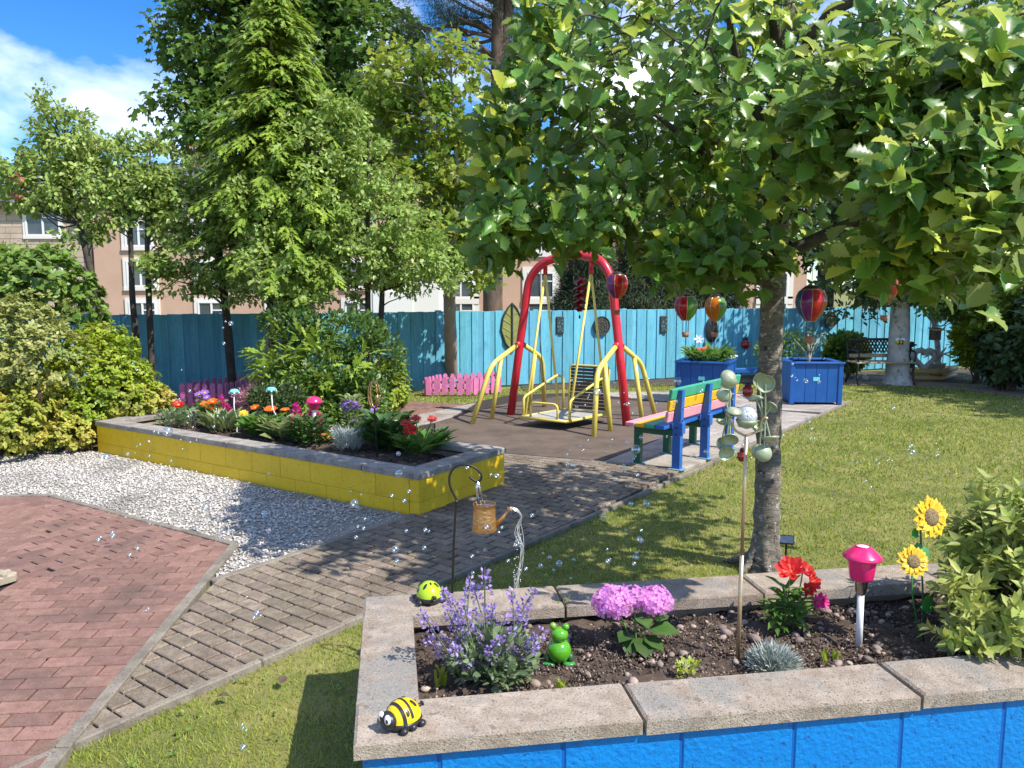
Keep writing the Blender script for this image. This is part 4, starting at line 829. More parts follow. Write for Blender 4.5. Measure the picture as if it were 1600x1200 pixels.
    for i in np.argsort(dmin):           # each twig springs from the nearest wood already there
        q = Vector(cl_[i]); dd = np.linalg.norm(nodes-cl_[i], axis=1); s_ = Vector(nodes[int(np.argmin(dd))]); l_ = (q-s_).length; m_ = s_.lerp(q, .5)+Vector((rng.normal(), rng.normal(), rng.normal()+.4))*.13*l_
        pth = catmull([s_, m_, q], 3); br.tube(pth, list(np.linspace(.0035+.008*min(l_, 1), .003, 7)), 5, cap=False); nodes = np.vstack([nodes, [tuple(pth[3]), tuple(pth[5])]])
    br.build('branches', 'bark_dark', t, True)
    # rosettes of leaves at and just behind each twig tip
    per = 12; P_ = np.repeat(c, per, 0); O = nrm(np.repeat(nrm(o*np.array([.8, .8, .4])+np.array(SUN_TO)*.75+np.array([-.05, -.25, .1])+rng.normal(size=o.shape)*.28), per, 0)); m = n*per
    j = np.tile(np.arange(per), n); a = j*2.4+np.repeat(rng.random(n)*6.28, per)+rng.normal(size=m)*.25; e1 = nrm(np.cross(O, np.array([.31, .77, .55]))); e2 = np.cross(O, e1)
    q = e1*np.cos(a)[:, None]+e2*np.sin(a)[:, None]; tier = j/per; lift = .9-1.05*tier+rng.normal(size=m)*.16
    pos = P_-O*(tier*.16+rng.normal(size=m)*.02)[:, None]+rng.normal(size=(m, 3))*.02*(1+2*tier)[:, None]+q*.02; d = nrm(q+O*lift[:, None]); nn = O*1.0-q*lift[:, None]*.8+rng.normal(size=(m, 3))*.22
    sc = .118*(.6+.55*rng.random(m))*(1-.1*tier); Rm = frames(d, nn); rnd = rng.random(m)
    sun_side = (c[:, 0] > 2.0) & (c[:, 1] < 4.7); young = np.repeat((rng.random(n) < np.where(sun_side, .85, .2)), per) & (tier < .62)  # young: leaves painted in the sunlit colour, mostly on the sun side
    # the largest 300 in view are leaves of their own
    ctr = pos+d*sc[:, None]*.5; px, py, dz = project(ctr); vis = (px > 0) & (px < 1600) & (py > 0) & (py < 560) & (dz > .6); size = np.where(vis, sc/dz, 0)
    # nearest in its own line of sight: leaves not hidden behind others
    order = np.argsort(dz); seen = {}; front = np.zeros(m, bool)
    for i in order:
        if not vis[i]: continue
        key = (int(px[i]//22), int(py[i]//22))
        if seen.get(key, 0) < 1: front[i] = True; seen[key] = 1
    pick = np.argsort(-size*np.where(front, 1, .02))[:300]; sel = np.zeros(m, bool); sel[pick] = True
    tv, tf = LEAF_LOBE; ms = {}
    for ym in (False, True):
        mm = 'whitebeam_sunlit' if ym else 'whitebeam_leaf'; ms[ym] = np_mesh('leaf', tv, tf, mm, smooth=True)
    for i in pick:
        ob = link('leaf', ms[bool(young[i])], t); M = Matrix.Identity(4)
        for a_ in range(3):
            for b_ in range(3): M[a_][b_] = Rm[i][a_][b_]*sc[i]
            M[a_][3] = pos[i][a_]-base[a_]
        ob.matrix_local = M
    rest = ~sel; k = len(tf); tv2 = tv*np.array([.82, 1, 1.9]); half = rng.random(m) < .5; r1 = np.where(rest & half)[0]; r2 = np.where(rest & ~half)[0]
    V1, F1 = scat(LEAF_LOBE, pos[r1]-np.array(base), Rm[r1], sc[r1]); V2, F2 = scat((tv2, tf), pos[r2]-np.array(base), Rm[r2], sc[r2]); V = np.concatenate([V1, V2]); F = np.concatenate([F1, F2+len(V1)]); rest = np.concatenate([r1, r2])
    me = np_mesh('foliage', V, F, ['whitebeam_leaf', 'whitebeam_sunlit'], np.repeat(rnd[rest], k), np.repeat(young[rest].astype(int), k), smooth=True); o = link('foliage', me, t); o['kind'] = 'stuff'
    return m
nwb = whitebeam()
# ------------------------------------------------------------------ the two raised planters
def block_wall(parent, a, b, zs, bl, m, mort, th=.1, offs=(0, .5), side=1, first=None, gap=.007):
    # a course of hollow concrete blocks from a to b (local XY), faces to the right of a->b
    a, b = Vector(a), Vector(b); d = b-a; l_ = d.length; d.normalize(); n = Vector((d.y, -d.x, 0)); ang = math.atan2(d.y, d.x); mb = MB()
    mb.box((0, 0, (zs[0][0]+zs[-1][1])/2), (l_-.012, th-.006, zs[-1][1]-zs[0][0])); w = mb.build('wall', mort, parent, loc=(a+b)/2-n*th/2); w.rotation_euler = (0, 0, ang)
    for ci, (z0, z1) in enumerate(zs):
        cuts = [0.]; x = (first[ci] if first else bl*(1-offs[ci % 2]))
        while x < l_-.06: cuts.append(x); x += bl
        cuts.append(l_)
        for i in range(len(cuts)-1):
            q = MB(); q.box((0, 0, 0), (cuts[i+1]-cuts[i]-gap, th, z1-z0-gap), ch=gap*.8); o = q.build('block', m, w); o.location = ((cuts[i]+cuts[i+1])/2-l_/2, -random.uniform(.0, .002), (z0+z1)/2)
    return w
def planter(name, label, org, ux, uy, Lx, Ly, h, cop, cw, ct, over, m, mort, copm, cuts, soilz, zs, first_f=None, first_s=None):
    t = thing(name, label, 'planter', org); ux, uy = Vector(ux), Vector(uy); o = Vector((0, 0, 0))
    c = [o, o+ux*Lx, o+ux*Lx+uy*Ly, o+uy*Ly]
    if (c[1]-c[0]).cross(c[2]-c[1]).z < 0: c = [c[0], c[3], c[2], c[1]]
    for i in range(4):
        a, b = c[i], c[(i+1) % 4]; dd = (b-a).normalized()
        if i % 2: a, b = a+dd*.1, b-dd*.1
        block_wall(t, a, b, zs, .39, m, mort, gap=.0035 if m == 'yellow_paint' else .007, first=(first_f if i == 0 else first_s if i == 3 else None))
    # inner faces of bare block
    inn = MB()
    for i in range(4):
        a, b = c[i], c[(i+1) % 4]; d = (b-a).normalized(); n = Vector((-d.y, d.x, 0)); p = (a+b)/2+n*(.1+.03); inn.box((0, 0, 0), ((b-a).length-.2, .06, h-.02), 0, Matrix.Translation(p+Vector((0, 0, h/2-.01))) @ Matrix.Rotation(math.atan2(d.y, d.x), 4, 'Z'))
    inn.build('inner_wall', 'inner_block', t)
    # coping slabs
    for (x0, x1, y0, y1) in cuts:
        q = MB(); poly = [o+ux*x0+uy*y0, o+ux*x1+uy*y0, o+ux*x1+uy*y1, o+ux*x0+uy*y1]; ctr = sum(poly, Vector())/4
        prism(q, [((p-ctr).x, (p-ctr).y) for p in poly], -ct, 0, .007); s = q.build('coping_slab', copm, t, loc=ctr+Vector((0, 0, h+ct+random.uniform(-.003, .002)))); s.rotation_euler = (random.uniform(-.004, .004), random.uniform(-.004, .004), random.uniform(-.004, .004))
    return t
# blue planter in front
BO = P(552, 1164, .45); BO.z = 0; BX = Vector((2.229, .352, 0)).normalized(); BY = Vector((-BX.y, BX.x, 0)); ov = .022
BLx, BLy = 3.5, 1.157; g_ = .006; cw = .235
def bcuts():
    xs = [0, .905, 1.875, 2.75, 3.5]; out = [(xs[i]+(g_ if i else 0), xs[i+1]-g_, 0, cw) for i in range(4)]
    xb = [0, .86, 1.77, 2.66, 3.5]; out += [(xb[i]+(g_ if i else 0), xb[i+1]-g_, BLy-cw, BLy) for i in range(4)]
    out += [(0, cw-.03, cw+g_, BLy-cw-g_), (BLx-cw, BLx, cw+g_, BLy-cw-g_)]; return out
b0 = BO+BX*ov+BY*ov
cutsB = [(x0-ov, x1-ov, y0-ov, y1-ov) for x0, x1, y0, y1 in bcuts()]
bp = planter('blue_planter', 'raised flower bed of bright blue painted blocks with pale stone coping', b0, BX, BY, BLx-2*ov, BLy-2*ov, .398, None, cw, .052, ov, 'blue_paint', 'mortar_blue', 'coping', cutsB, .36, [(-.06, .12), (.12, .398)], first_f=[.04, .235])
def soil_top(name, parent, o, ux, uy, x0, x1, y0, y1, z, m, seed, nx=70, ny=24, amp=.018):
    rng = np.random.default_rng(seed); V = []; gx = rng.normal(size=(ny+1, nx+1)); F = []
    for j in range(ny+1):
        for i in range(nx+1):
            x = x0+(x1-x0)*i/nx; y = y0+(y1-y0)*j/ny; p = o+ux*x+uy*y; h = z+amp*(.5*gx[j, i]+math.sin(x*7+2*math.sin(y*9))*.5+.4*math.sin(y*13+x*3)); V.append((p.x, p.y, h))
    for j in range(ny):
        for i in range(nx): a = j*(nx+1)+i; F.append((a, a+1, a+nx+2, a+nx+1))
    mb = MB(); mb.add(V, F); return mb.build(name, m, parent, True)
bz = Vector((0, 0, 0)); sb = soil_top('soil', bp, bz, BX, BY, .12, BLx-.14, .12, BLy-.14, .352, 'soil', 4)
def bed_stones(parent, o, ux, uy, x0, x1, y0, y1, z, n1, n2, seed, off, ncr=9000):
    rng = np.random.default_rng(seed); tv, tf = STONE; mb = MB(); mb.ball((0, 0, 0), 1, 8, 5); v = np.array(mb.v); v = v*(1+.14*rng.normal(size=(len(v), 1))); me = []
    for k in range(4):
        w = MB(); w.ball((0, 0, 0), 1, 8, 6); vv = np.array(w.v); dirs = rng.normal(size=(5, 3)); 
        for d in dirs: d = d/np.linalg.norm(d); q = vv @ d; vv = vv-np.outer(np.maximum(q-.72, 0)*.8, d)
        w.v = [tuple(p) for p in vv]; me.append(w.mesh('stone', 'pebble', True))
    for i in range(n1):
        x, y = rng.uniform(x0, x1), rng.uniform(y0, y1); p = o+ux*x+uy*y; s = rng.choice([.011, .014, .018, .024], p=[.42, .33, .18, .07])*rng.uniform(.8, 1.2)
        ob = link('stone', me[i % 4], parent, (p.x, p.y, z+s*.35)); ob.scale = (s*1.2, s*.9, s*.7); ob.rotation_euler = (rng.uniform(-.4, .4), rng.uniform(-.4, .4), rng.uniform(0, 6.28))
    for nm, n, s0, m in (('pebbles', n2, .0045, 'pebble'), ('soil_crumbs', ncr, .0055, 'crumb')):
        xy = np.stack([rng.uniform(x0, x1, n), rng.uniform(y0, y1, n)], 1); p = np.array(o)[None]+xy[:, :1]*np.array(ux)+xy[:, 1:]*np.array(uy); p[:, 2] = z+rng.random(n)*.008
        s = s0*(.4+rng.random(n)**2*1.5); ob = scatter(nm, STONE, p, frames(rand_dirs(n, rng), rand_dirs(n, rng)), np.stack([s*1.2, s, s*.8], 1), m, parent); ob['kind'] = 'stuff'
bed_stones(sb, bz, BX, BY, .21, BLx-.3, .22, BLy-.24, .356, 260, 5200, 6, None)
# yellow planter
YO = YC+Vector((0, 0, 0)); ov2 = .012
ycut = []; xs = [0, .62, 1.5, 2.38, 3.26, 4.0, YL]; cw2 = .2
for i in range(6):
    ycut.append((xs[i]+(.004 if i else 0), xs[i+1]-.004, 0, cw2)); ycut.append((xs[i]+(.004 if i else 0), xs[i+1]-.004, YW-cw2, YW))
ycut += [(0, cw2, cw2+.004, YW-cw2-.004), (YL-cw2, YL, cw2+.004, YW-cw2-.004)]
y0 = YO+YU*ov2+YV*ov2
yp = planter('yellow_planter', 'long raised flower bed of mustard yellow painted blocks beside the gravel', y0, YU, YV, YL-2*ov2, YW-2*ov2, .292, None, cw2, .05, ov2, 'yellow_paint', 'mortar_yellow', 'coping_dark', [(a-ov2, b-ov2, c-ov2, d-ov2) for a, b, c, d in ycut], .24, [(-.09, .1), (.1, .292)])
sy = soil_top('soil', yp, bz, YU, YV, .12, YL-.14, .12, YW-.14, .235, 'soil', 5, 80, 20)
bed_stones(sy, bz, YU, YV, .2, YL-.2, .2, YW-.22, .235, 0, 2600, 7, None, 5000)
def BB(px, py, z=.356): return P(px, py, z)
def YB(px, py, z=.235): return P(px, py, z)

# timber frame let into the red paving at the left edge
tf_ = thing('timber_frame', 'weathered timber frame set on the red paving at the left edge', 'timber frame', RH)
for d1, d2, l_ in ((Vector((-1, .36, 0)), 1, 1.4), (Vector((-.62, -.95, 0)), 1, 1.4)):
    d1.normalize(); n = Vector((-d1.y, d1.x, 0)); n = n if n.x < 0 else -n
    for k, (w, z, off) in enumerate(((.085, .05, .045), (.03, .066, .105))):
        q = MB(); q.box((0, 0, 0), (l_, w, z), ch=.006); o = q.build('beam', 'timber', tf_, loc=d1*(l_/2+.0)+n*off*.6+Vector((-.02, 0, z/2+.006*(d1.y > 0)))); o.rotation_euler = (0, 0, math.atan2(d1.y, d1.x))
q = MB(); prism(q, [(-.2, -.03), (-1.5, .42), (-1.0, -1.3)], .0, .018, .003); q.build('deck_board', 'timber', tf_)

# ------------------------------------------------------------------ wheelchair swing
def swing():
    Lb, Rb = Vector((-.02, 11.17, 0)), Vector((1.52, 10.26, 0)); t = thing('wheelchair_swing', 'red and yellow wheelchair platform swing on the dark safety mat', 'swing', (Lb+Rb)/2); o = t.location
    ax = (Rb-Lb).normalized(); a = Vector((.555, .832, 0)).normalized()
    def W_(v): return Vector(v)-o
    JL, JR = Vector((.115, 11.1, 1.06)), Vector((1.40, 10.33, 1.1)); TL, TR = Vector((.235, 11.02, 1.95)), Vector((1.30, 10.38, 1.95)); ap1, ap2 = Vector((.42, 10.92, 2.17)), Vector((1.17, 10.47, 2.2)); apx = Vector((.80, 10.70, 2.275))
    arch = fillet([Lb, JL, TL, ap1, apx, ap2, TR, JR, Rb], .16, 4)
    m = MB(); m.tube([W_(p) for p in arch], .058, 14); m.build('arch', 'red_steel', t, True)
    for J in (JL, JR):
        for sg in (-1, 1): m = MB(); m.tube([W_(J), W_(J+a*sg*.1+Vector((0, 0, -.05)))], .042, 10); m.build('socket', 'red_steel', t, True)
    for B, J in ((Lb, JL), (Rb, JR)):
        for sg in (-1, 1):
            f = B+a*sg*.93; f2 = B+a*sg*.48; bend = J+(f-J)*.0; bz_ = J+a*sg*.66+Vector((0, 0, -.33)); bz_ = bz_+(B-J)*.22; bz_.z = .79
            path = fillet([J+a*sg*.07+Vector((0, 0, -.035)), bz_, f], .16, 6); m = MB(); m.tube([W_(p) for p in path], .034, 10); r = m.build('handrail', 'yellow_steel', t, True)
            top = (J+a*sg*.07).lerp(bz_, .62); m = MB(); m.tube([W_(top), W_(f2)], .032, 10); m.build('strut', 'yellow_steel', t, True)
    # platform
    c0, c1, c2 = P(813.5, 652, .13), P(886, 659, .13), P(952, 646, .13); c3 = c0+c2-c1; z = .13; cor = [c0, c1, c2, c3]
    pl = MB(); prism(pl, [tuple(W_(p))[:2] for p in cor], .12, .142, .003); pm = pl.build('platform', 'deck_plate', t)
    fr = MB()
    for i in range(4): fr.tube([W_(cor[i]), W_(cor[(i+1) % 4])], .021, 8)
    fr.build('platform_frame', 'yellow_steel', t, True)
    PL_, PR_ = Vector((.46, 10.96, 2.03)), Vector((1.05, 10.56, 2.03))
    mL = [c0.lerp(c3, .1), c0.lerp(c3, .86)]; mR = [c1.lerp(c2, .04), c1.lerp(c2, .93)]
    for pv, ms in ((PL_, mL), (PR_, mR)):
        pv = pv.copy()
        for e in ms:
            m = MB(); m.tube([W_(pv), W_(e+Vector((0, 0, .01)))], .017, 8); m.build('hanger', 'yellow_steel', t, True)
        m = MB(); m.tube([W_(pv+Vector((0, 0, -.03))), W_(pv+Vector((0, 0, .2)))], .03, 8); m.build('pivot', 'red_steel', t, True)
    u = (c1-c0).normalized(); w = (c3-c0).normalized(); zz = Vector((0, 0, 1))
    gate = fillet([c0.lerp(c1, .22)+zz*.0, c0.lerp(c1, .22)+zz*.21, c0.lerp(c1, .80)+zz*.21, c0.lerp(c1, .80)], .07, 4); m = MB(); m.tube([W_(p) for p in gate], .015, 8); m.build('toe_rail', 'yellow_steel', t, True)
    for s, e in ((c0, c3), (c1, c2)):
        pa = fillet([s.lerp(e, .06), s.lerp(e, .06)+zz*.26, s.lerp(e, .82)+zz*.50, s.lerp(e, .97)+zz*.46, s.lerp(e, .97)], .06, 4); m = MB(); m.tube([W_(p) for p in pa], .017, 8); m.build('side_rail', 'yellow_steel', t, True)
    # slatted back
    b0, b1 = c3.lerp(c2, .1), c3.lerp(c2, .96); h = .63; lean = w*.03
    pa = fillet([b0, b0+zz*h+lean, b1+zz*h+lean, b1], .06, 4); m = MB(); m.tube([W_(p) for p in pa], .014, 8); bf = m.build('back_frame', 'yellow_steel', t, True)
    n = 13
    for i in range(n):
        q = MB(); zc = .05+(h-.06)*i/(n-1); ctr = W_(b0.lerp(b1, .5)+zz*zc+lean*(zc/h)); q.box((0, 0, 0), ((b1-b0).length-.03, .012, .038), ch=.003)
        s_ = q.build('back_slat', 'dark_slat', t, loc=ctr); s_.rotation_euler = (0, 0, math.atan2(u.y, u.x))
    q = MB(); q.box((0, 0, 0), (.03, .014, h-.06)); s_ = q.build('back_brace', 'dark_slat', t, loc=W_(b0.lerp(b1, .62)+zz*(h/2)+w*.03)); s_.rotation_euler = (0, 0, math.atan2(u.y, u.x))
    # pull rope from the arch
    m = MB(); p = PY(841, 420, 11.5); e = PY(850, 597, 11.9); m.tube([W_(Vector((.40, 11.0, 2.1))), W_(PY(843, 520, 11.2)), W_(PY(850, 597, 11.2))], .006, 5); m.tube([W_(PY(849.5, 588, 11.2)), W_(PY(850, 600, 11.2))], .014, 6); m.build('pull_rope', 'cord', t, True)
swing()

# ------------------------------------------------------------------ rainbow bench, seen from behind
def bench():
    d = Vector((.61, .79, 0)).normalized(); e = Vector((d.y, -d.x, 0)); o = P(993, 726); o.z = 0; t = thing('garden_bench', 'rainbow painted wooden bench with blue posts seen from behind', 'bench', o, math.atan2(d.y, d.x)); LL = 1.74; st = .66
    # local x along the bench, y towards the back is -y
    def bx(n, c, s, m, par=t, ch=.006, rx=0.): q = MB(); q.box((0, 0, 0), s, ch=ch); ob = q.build(n, m, par, loc=c); ob.rotation_euler = (rx, 0, 0); return ob
    for i in range(3):
        x = .05+i*st
        for y, m, w in ((0, 'bench_dkgreen', .075), (-.44, 'bench_blue', .085)):
            if y == 0: l_ = bx('leg', (x, y, .21), (.065, w, .40), m)
            bx('foot_plate', (x, y, .008), (.12, .15, .016), 'bench_foot')
        q = MB()                       # tapering back post
        a = [(-.4825, 0), (-.3975, 0), (-.3975, .46), (-.44, .80), (-.495, .80), (-.4975, .46)]; a = [(-.4825, .012), (-.3975, .012), (-.3975, .42), (-.455, .81), (-.495, .81), (-.4825, .42)]
        v = [(x+sx*.032, yy, zz) for sx in (-1, 1) for yy, zz in a]; f = [tuple(range(6))[::-1], tuple(range(6, 12))]+[(k, (k+1) % 6, 6+(k+1) % 6, 6+k) for k in range(6)]; q.add(v, f); bpz = q.build('back_post', 'bench_blue', t)
        bl = MB()
        for zz in (.50, .62, .73): bl.ball((x, -.4825-.006, zz), (.011, .006, .011), 8, 5)
        for zz in (.36, .43): bl.ball((x-.034, -.44, zz), (.005, .011, .011), 8, 5)
        bl.build('bolts', 'iron', bpz)
        bx('seat_bearer', (x, -.2, .375), (.06, .40, .075), 'bench_dkgreen')
        bx('gusset', (x, -.4575-.025, .43), (.072, .05, .12), 'bench_blue')
    for k, m in enumerate(('bench_pink', 'bench_yellow', 'bench_green', 'bench_blue')): bx('seat_plank', (LL/2-.1, .02-.112*k, .436), (LL, .105, .042), m)
    for k, m in enumerate(('bench_pink', 'bench_yellow', 'bench_green')): bx('back_plank', (LL/2-.1, -.388-.018*k, .545+.115*k), (LL, .038, .106), m, rx=.16)
    return t
bench()

# ------------------------------------------------------------------ blue box planters, low blue rail
def plant(name, label, cat, loc, group=None): return thing(name, label, cat, loc, 0, group)
def boxplanter(label, loc, rz, s=.8, h=.66):
    t = thing('box_planter', label, 'planter', loc, rz, 'blue timber box planters'); 
    for k in range(4):
        a = k*math.pi/2; Mz = Matrix.Rotation(a, 4, 'Z'); nb = 4
        for i in range(nb):
            q = MB(); w = (s-.12)/nb; q.box((-s/2+.06+w*(i+.5), -s/2+.02, h/2+.01), (w-.003, .022, h-.06), 0, Mz, .004); q.build('board', 'box_blue', t)
        q = MB(); q.box((-s/2+.03, -s/2+.03, h/2), (.07, .07, h-.02), 0, Mz, .005); q.build('corner_post', 'box_blue', t)
        q = MB(); q.box((0, -s/2+.03, h+.0), (s+.05-.001*k, .11, .035), 0, Mz, .006); q.build('rim', 'box_blue', t)
    q = MB(); q.box((0, 0, h-.06), (s-.1, s-.1, .03)); q.build('soil', 'soil', t); q = MB(); q.box((0, -s/2+.0065, h*.62), (.10, .006, .06)); q.build('name_plate', 'aqua_tag', t)
    return t
w = P(1234, 633); w2 = P(1314, 633)
box1 = boxplanter('blue timber box planter in the open right of the whitebeam trunk', ((w+w2)/2)+Vector((.02, .4, 0)), -.05)
box2 = boxplanter('blue timber box planter behind the end of the rainbow bench', P(1103, 633)+Vector((.1, .45, 0)), -.42)
lb = thing('blue_rail', 'low blue timber rail between the two box planters', 'rail', (PY(1185, 590, 15.2).x, 15.2, 0), .1)
q = MB(); q.box((0, 0, .24), (1.35, .2, .09), ch=.01); q.build('top_plank', 'box_blue', lb)
for x in (-.6, .6): q = MB(); q.box((x, 0, .1), (.1, .16, .2)); q.build('leg', 'box_blue', lb)
# ------------------------------------------------------------------ plants and flowers
def bloom(mb, c, n, r, petals=8, wid=.34, mi=0, mc=1, cup=.25, cr=.22, layers=1):
    c = Vector(c); q = Vector(n).normalized().to_track_quat('Z', 'Y').to_matrix().to_4x4(); M = Matrix.Translation(c) @ q
    for l_ in range(layers):
        for k in range(petals):
            a = 2*math.pi*(k+.5*l_)/petals+random.uniform(-.08, .08); rr = r*(1-.22*l_)*random.uniform(.9, 1.08); ca, sa = math.cos(a), math.sin(a); cu = cup+.25*l_
            def pt(u, w, z): return (ca*u-sa*w, sa*u+ca*w, z)
            mb.add([pt(r*.08, 0, 0), pt(rr*.5, rr*wid*.6, rr*cu*.35), pt(rr*.85, rr*wid*.55, rr*cu*.8), pt(rr, 0, rr*cu*.8), pt(rr*.85, -rr*wid*.55, rr*cu*.8), pt(rr*.5, -rr*wid*.6, rr*cu*.35), pt(rr*.55, 0, rr*cu*.2)],
                   [(0, 1, 6), (1, 2, 6), (2, 3, 6), (3, 4, 6), (4, 5, 6), (5, 0, 6)], mi, M)
    if mc is not None: mb.ball((0, 0, r*.06), (r*cr, r*cr, r*cr*.5), 8, 5, mc, M)
def add_leaves(parent, name, n, r, h, tpl, size, m, rng, lift=.6, kind='stuff', z0=.02, spread=.5):
    a = rng.random(n)*6.283; q = rng.random(n)**.5*r*spread; pos = np.stack([np.cos(a)*q, np.sin(a)*q, z0+rng.random(n)*h], 1); b = a+rng.normal(size=n)*.6
    d = np.stack([np.cos(b), np.sin(b), lift+rng.normal(size=n)*.3], 1); nn = np.stack([-np.cos(b)*lift, -np.sin(b)*lift, np.ones(n)], 1)+rng.normal(size=(n, 3))*.3
    return scatter(name, tpl, pos, frames(nrm(d), nn), size*(.6+.7*rng.random(n)), m, parent, kind=kind)
def flower_plant(name, label, loc, leaves, flowers, petal, centre='petal_yellow', group=None, seed=0, stem='stem_green', cat='plant'):
    """leaves: (n, radius, height, template, size, material, lift); flowers: list of (dx, dy, z, r, petals, normal)"""
    rng = np.random.default_rng(seed); t = thing(name, label, cat, loc, rng.random()*.01, group)
    if leaves: add_leaves(t, 'foliage', int(leaves[0]*1.35), leaves[1]*1.25, leaves[2]*1.3, leaves[3], leaves[4]*1.12, leaves[5], rng, leaves[6] if len(leaves) > 6 else .6)
    for fl in flowers:
        x, y, z, r, n, nv = fl[:6]; wid = fl[6] if len(fl) > 6 else .36; mb = MB(); mb.tube(catmull([(x*.15, y*.15, 0), (x*.55, y*.55, z*.55), (x, y, z)], 4), .0035 if r < .05 else .005, 5); st = mb.build('stem', stem, t, True)
        b = MB(); bloom(b, (x, y, z), nv, r, n, wid, layers=fl[7] if len(fl) > 7 else 1, cup=fl[8] if len(fl) > 8 else .25); b.build('flower', [petal, centre], t)
    return t
def to(px, py, base): v = PY(px, py, base.y); return (v.x-base.x, 0, v.z-base.z)
UPC = (0, -.55, .8)
# --- blue planter
def catmint():
    base = BB(765, 1068); base.z = .35; rng = np.random.default_rng(201); t = thing('catmint_plant', 'bushy catmint with purple flower spikes in the blue planter', 'plant', base)
    n = 720; c = rand_dirs(n, rng)*np.array([.17, .13, .11])*(rng.random((n, 1))**.45)+np.array([.015, 0, .11]); d = nrm(c-np.array([0, 0, .05])+rng.normal(size=(n, 3))*.06+np.array([0, 0, .03])); nn = nrm(rng.normal(size=(n, 3))*.5+np.array([0, -.2, 1]))
    scatter('foliage', LEAF_S, c, frames(d, nn), .036*(.6+.7*rng.random(n)), 'catmint_leaf', t, kind='stuff')
    tips = [(757, 893), (740, 918), (692, 925), (700, 958), (720, 985), (770, 950), (800, 925), (832, 925), (820, 960), (848, 985), (690, 1000), (745, 975), (706, 1010), (800, 985), (780, 1000), (660, 960), (838, 1010), (764, 1015), (725, 945), (812, 1000), (668, 1000), (717, 1035), (790, 965), (735, 905), (710, 945)]
    for i, (px, py) in enumerate(tips):
        yy = base.y+rng.uniform(-.12, .12); v = PY(px, py, yy)-base; b0 = Vector((v.x*.35, rng.uniform(-.05, .05), .04)); m = MB(); path = catmull([b0, b0.lerp(v, .5)+Vector((rng.normal()*.015, 0, .01)), v], 5); m.tube(path, .0025, 4); m.build('stem', 'catmint_leaf', t)
        L_ = rng.uniform(.08, .14); dirv = (path[-1]-path[-4]).normalized(); k = 62; s = (rng.random(k))**1.1; s = np.floor(s*7)/7+rng.random(k)*.05; pos = np.array(v)[None]-np.array(dirv)[None]*(s*L_)[:, None]; rd = rand_dirs(k, rng); pos = pos+rd*(.007+.015*s)[:, None]
        scatter('flower_spike', LEAF2, pos, frames(rd+np.array(dirv)*.5, rand_dirs(k, rng)), .017*(.7+.6*rng.random(k)), 'catmint_flower', t)
catmint()
def hydrangea():
    base = BB(995, 1012); base.z = .35; rng = np.random.default_rng(202); t = thing('hydrangea_plant', 'pink mophead hydrangea with broad green leaves in the blue planter', 'plant', base)
    fb = MB()
    for k in range(4):
        a = k*math.pi/2; ca, sa = math.cos(a), math.sin(a)
        fb.add([(0, 0, 0), (ca*.6-sa*.42, sa*.6+ca*.42, .12), (ca*1.05, sa*1.05, .05), (ca*.6+sa*.42, sa*.6-ca*.42, .12), (ca*.55, sa*.55, .03)], [(0, 1, 4), (1, 2, 4), (2, 3, 4), (3, 0, 4)])
    fb.ball((0, 0, .04), .12, 6, 4); fm = fb.mesh('floret', 'hydrangea')
    for px, py, r, n in ((958, 941, .082, 62), (1023, 945, .076, 54), (990, 935, .06, 30)):
        c = Vector(to(px, py, base))+Vector((0, rng.uniform(-.03, .03), 0)); m = MB(); m.tube(catmull([(c.x*.2, 0, 0), (c.x*.5, c.y, c.z*.5), c], 4), .005, 6); m.build('stem', 'stem_green', t, True)
        core = MB(); core.ball(c, (r*.78, r*.78, r*.6), 12, 8); hd = core.build('flower_head', 'hydrangea', t, True); k = 0
        for i in range(n):
            z = 1-1.45*(i+.5)/n; a = i*2.39996; q = math.sqrt(max(0, 1-z*z)); nv = Vector((q*math.cos(a), q*math.sin(a), z)); p = c+Vector((nv.x*r, nv.y*r, nv.z*r*.8))*rng.uniform(.92, 1.05)
            o = link('floret', fm, hd, p); nv = (nv+Vector(rng.normal(size=3))*.25).normalized(); o.rotation_mode = 'QUATERNION'; o.rotation_quaternion = nv.to_track_quat('Z', 'Y') @ Matrix.Rotation(rng.random()*6.28, 3, 'Z').to_quaternion(); s = r*.27*rng.uniform(.8, 1.2); o.scale = (s, s, s)
    lm = np_mesh('leaf', LEAF_S[0]*np.array([1.25, 1, 1.3]), LEAF_S[1], 'leaf_deep')
    for px, py, L_, az, el in ((975, 995, .10, -2.2, .1), (1000, 1005, .115, -1.3, -.35), (982, 1010, .10, -1.9, -.5), (1032, 990, .13, -.2, .1), (1040, 975, .10, .5, .1), (950, 975, .1, 2.9, .15), (1005, 970, .1, -1.4, .1), (965, 972, .09, 2.0, .2), (1020, 1000, .1, -.8, -.2), (1010, 985, .09, 1.4, .2)):
        v = Vector(to(px, py, base)); d = Vector((math.cos(az)*math.cos(el), math.sin(az)*math.cos(el), math.sin(el))); st = Vector((v.x*.45, 0, max(.05, v.z+.015))); 
        o = link('leaf', lm, t, st); y = d; x = y.cross(Vector((0, -.25, 1))).normalized(); z = x.cross(y); M = Matrix((x, y, z)).transposed().to_4x4(); o.rotation_euler = M.to_euler(); o.scale = (L_,)*3
hydrangea()
